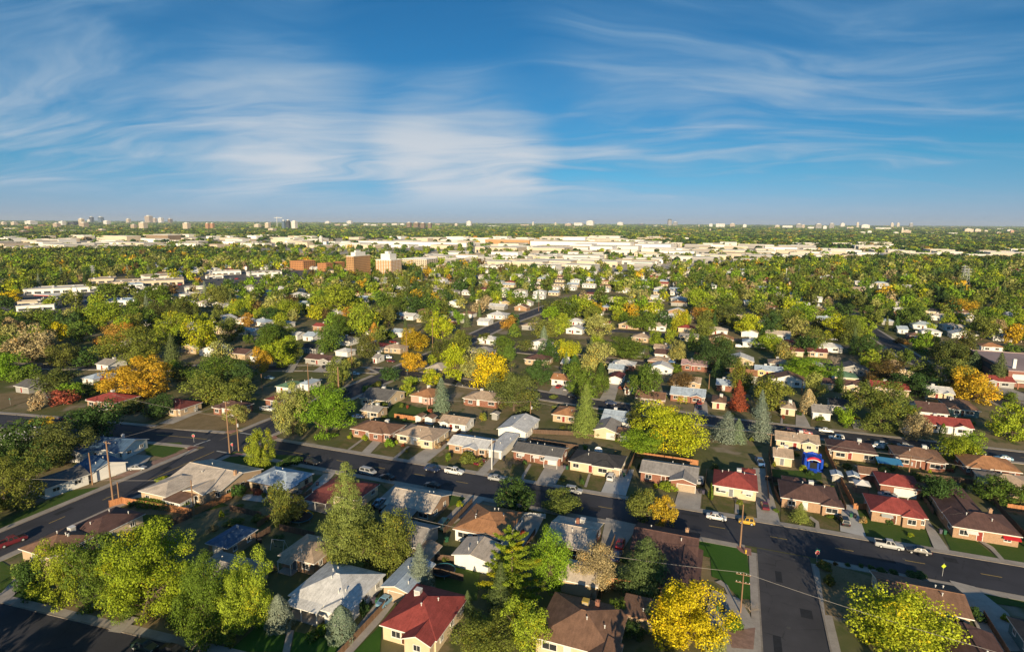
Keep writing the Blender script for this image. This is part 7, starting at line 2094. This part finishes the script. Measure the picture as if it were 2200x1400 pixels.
# ================================================================ labels composed from look and neighbours
def cut_short(lab):
    out = lab
    for w in (' with ', ' behind ', ' beside ', ' by ', ' at the ', ', ', ' above ', ' below ', ' in the ', ' under the ', ' among ', ' before '):
        if w in out: out = out.split(w)[0]
    return out
shorts = {}
for lab, x, y in LAND: shorts.setdefault(cut_short(lab), []).append(lab)
short_of = {lab: (cut_short(lab) if len(shorts[cut_short(lab)]) == 1 and len(cut_short(lab).split()) > 1 else lab) for lab, x, y in LAND}
LA = np.array([(x, y) for _, x, y in LAND])
ORD = ['first', 'second', 'third', 'fourth', 'fifth', 'sixth', 'seventh', 'eighth', 'ninth', 'tenth', 'eleventh', 'twelfth', 'thirteenth', 'fourteenth', 'fifteenth', 'sixteenth', 'seventeenth', 'eighteenth', 'nineteenth', 'twentieth',
       'twenty-first', 'twenty-second', 'twenty-third', 'twenty-fourth', 'twenty-fifth', 'twenty-sixth', 'twenty-seventh', 'twenty-eighth', 'twenty-ninth', 'thirtieth']
def h_place(u):
    for lim, t in ((180, 'at the left edge'), (520, 'on the far left'), (880, 'left of centre'), (1320, 'near the middle'), (1680, 'right of centre'), (2030, 'on the far right'), (9999, 'at the right edge')):
        if u < lim: return t
def v_place(v):
    for lim, t in ((505, 'on the skyline'), (528, 'in the farthest flats'), (548, 'in the far flats'), (580, 'in the near flats'), (615, 'high among distant trees'), (655, 'in the upper blocks'), (700, 'in the middle blocks'), (760, 'in the fourth row back'), (840, 'in the rows past the second street'), (9999, 'in the lower blocks')):
        if v < lim: return t
used = {}
for lab, _, _ in LAND: used[lab.lower()] = 1
groups = {}
for o, look, x, y, z in THINGS:
    u, v, dep = proj(x, y, z)
    d = np.hypot(LA[:, 0]-x, LA[:, 1]-y)
    k = int(np.argmin(d))
    if d[k] < (26 if dep < 330 else 20) and dep < 420:
        lu, lv, _ = proj(*LA[k], 1.5)
        dx, dy = (u-lu)*dep/F_PX, (v-lv)*dep/F_PX*1.7
        rel = ('left of' if dx < 0 else 'right of') if abs(dx) > abs(dy)*1.15 else ('behind' if dy < 0 else 'in front of')
        text = f'{look} {rel} the {short_of[LAND[k][0]]}'
    else:
        text = f'{look} {v_place(v)} {h_place(u)}'
    groups.setdefault(text.lower(), []).append((u, o, text))
for key, rows in groups.items():
    rows.sort(key=lambda r_: r_[0])
    for i, (u, o, text) in enumerate(rows):
        if len(rows) == 1: lab = text
        elif i == 0: lab = 'leftmost '+text
        elif i == len(rows)-1: lab = 'rightmost '+text
        else: lab = (ORD[i] if i < len(ORD) else ORD[-1])+' from left, '+text
        w = lab.split()
        if len(w) > 16: lab = ' '.join(w[:16])
        o['label'] = lab[:1].lower()+lab[1:]
print('things', len(THINGS)+len(LAND), 'objects', len(bpy.data.objects))
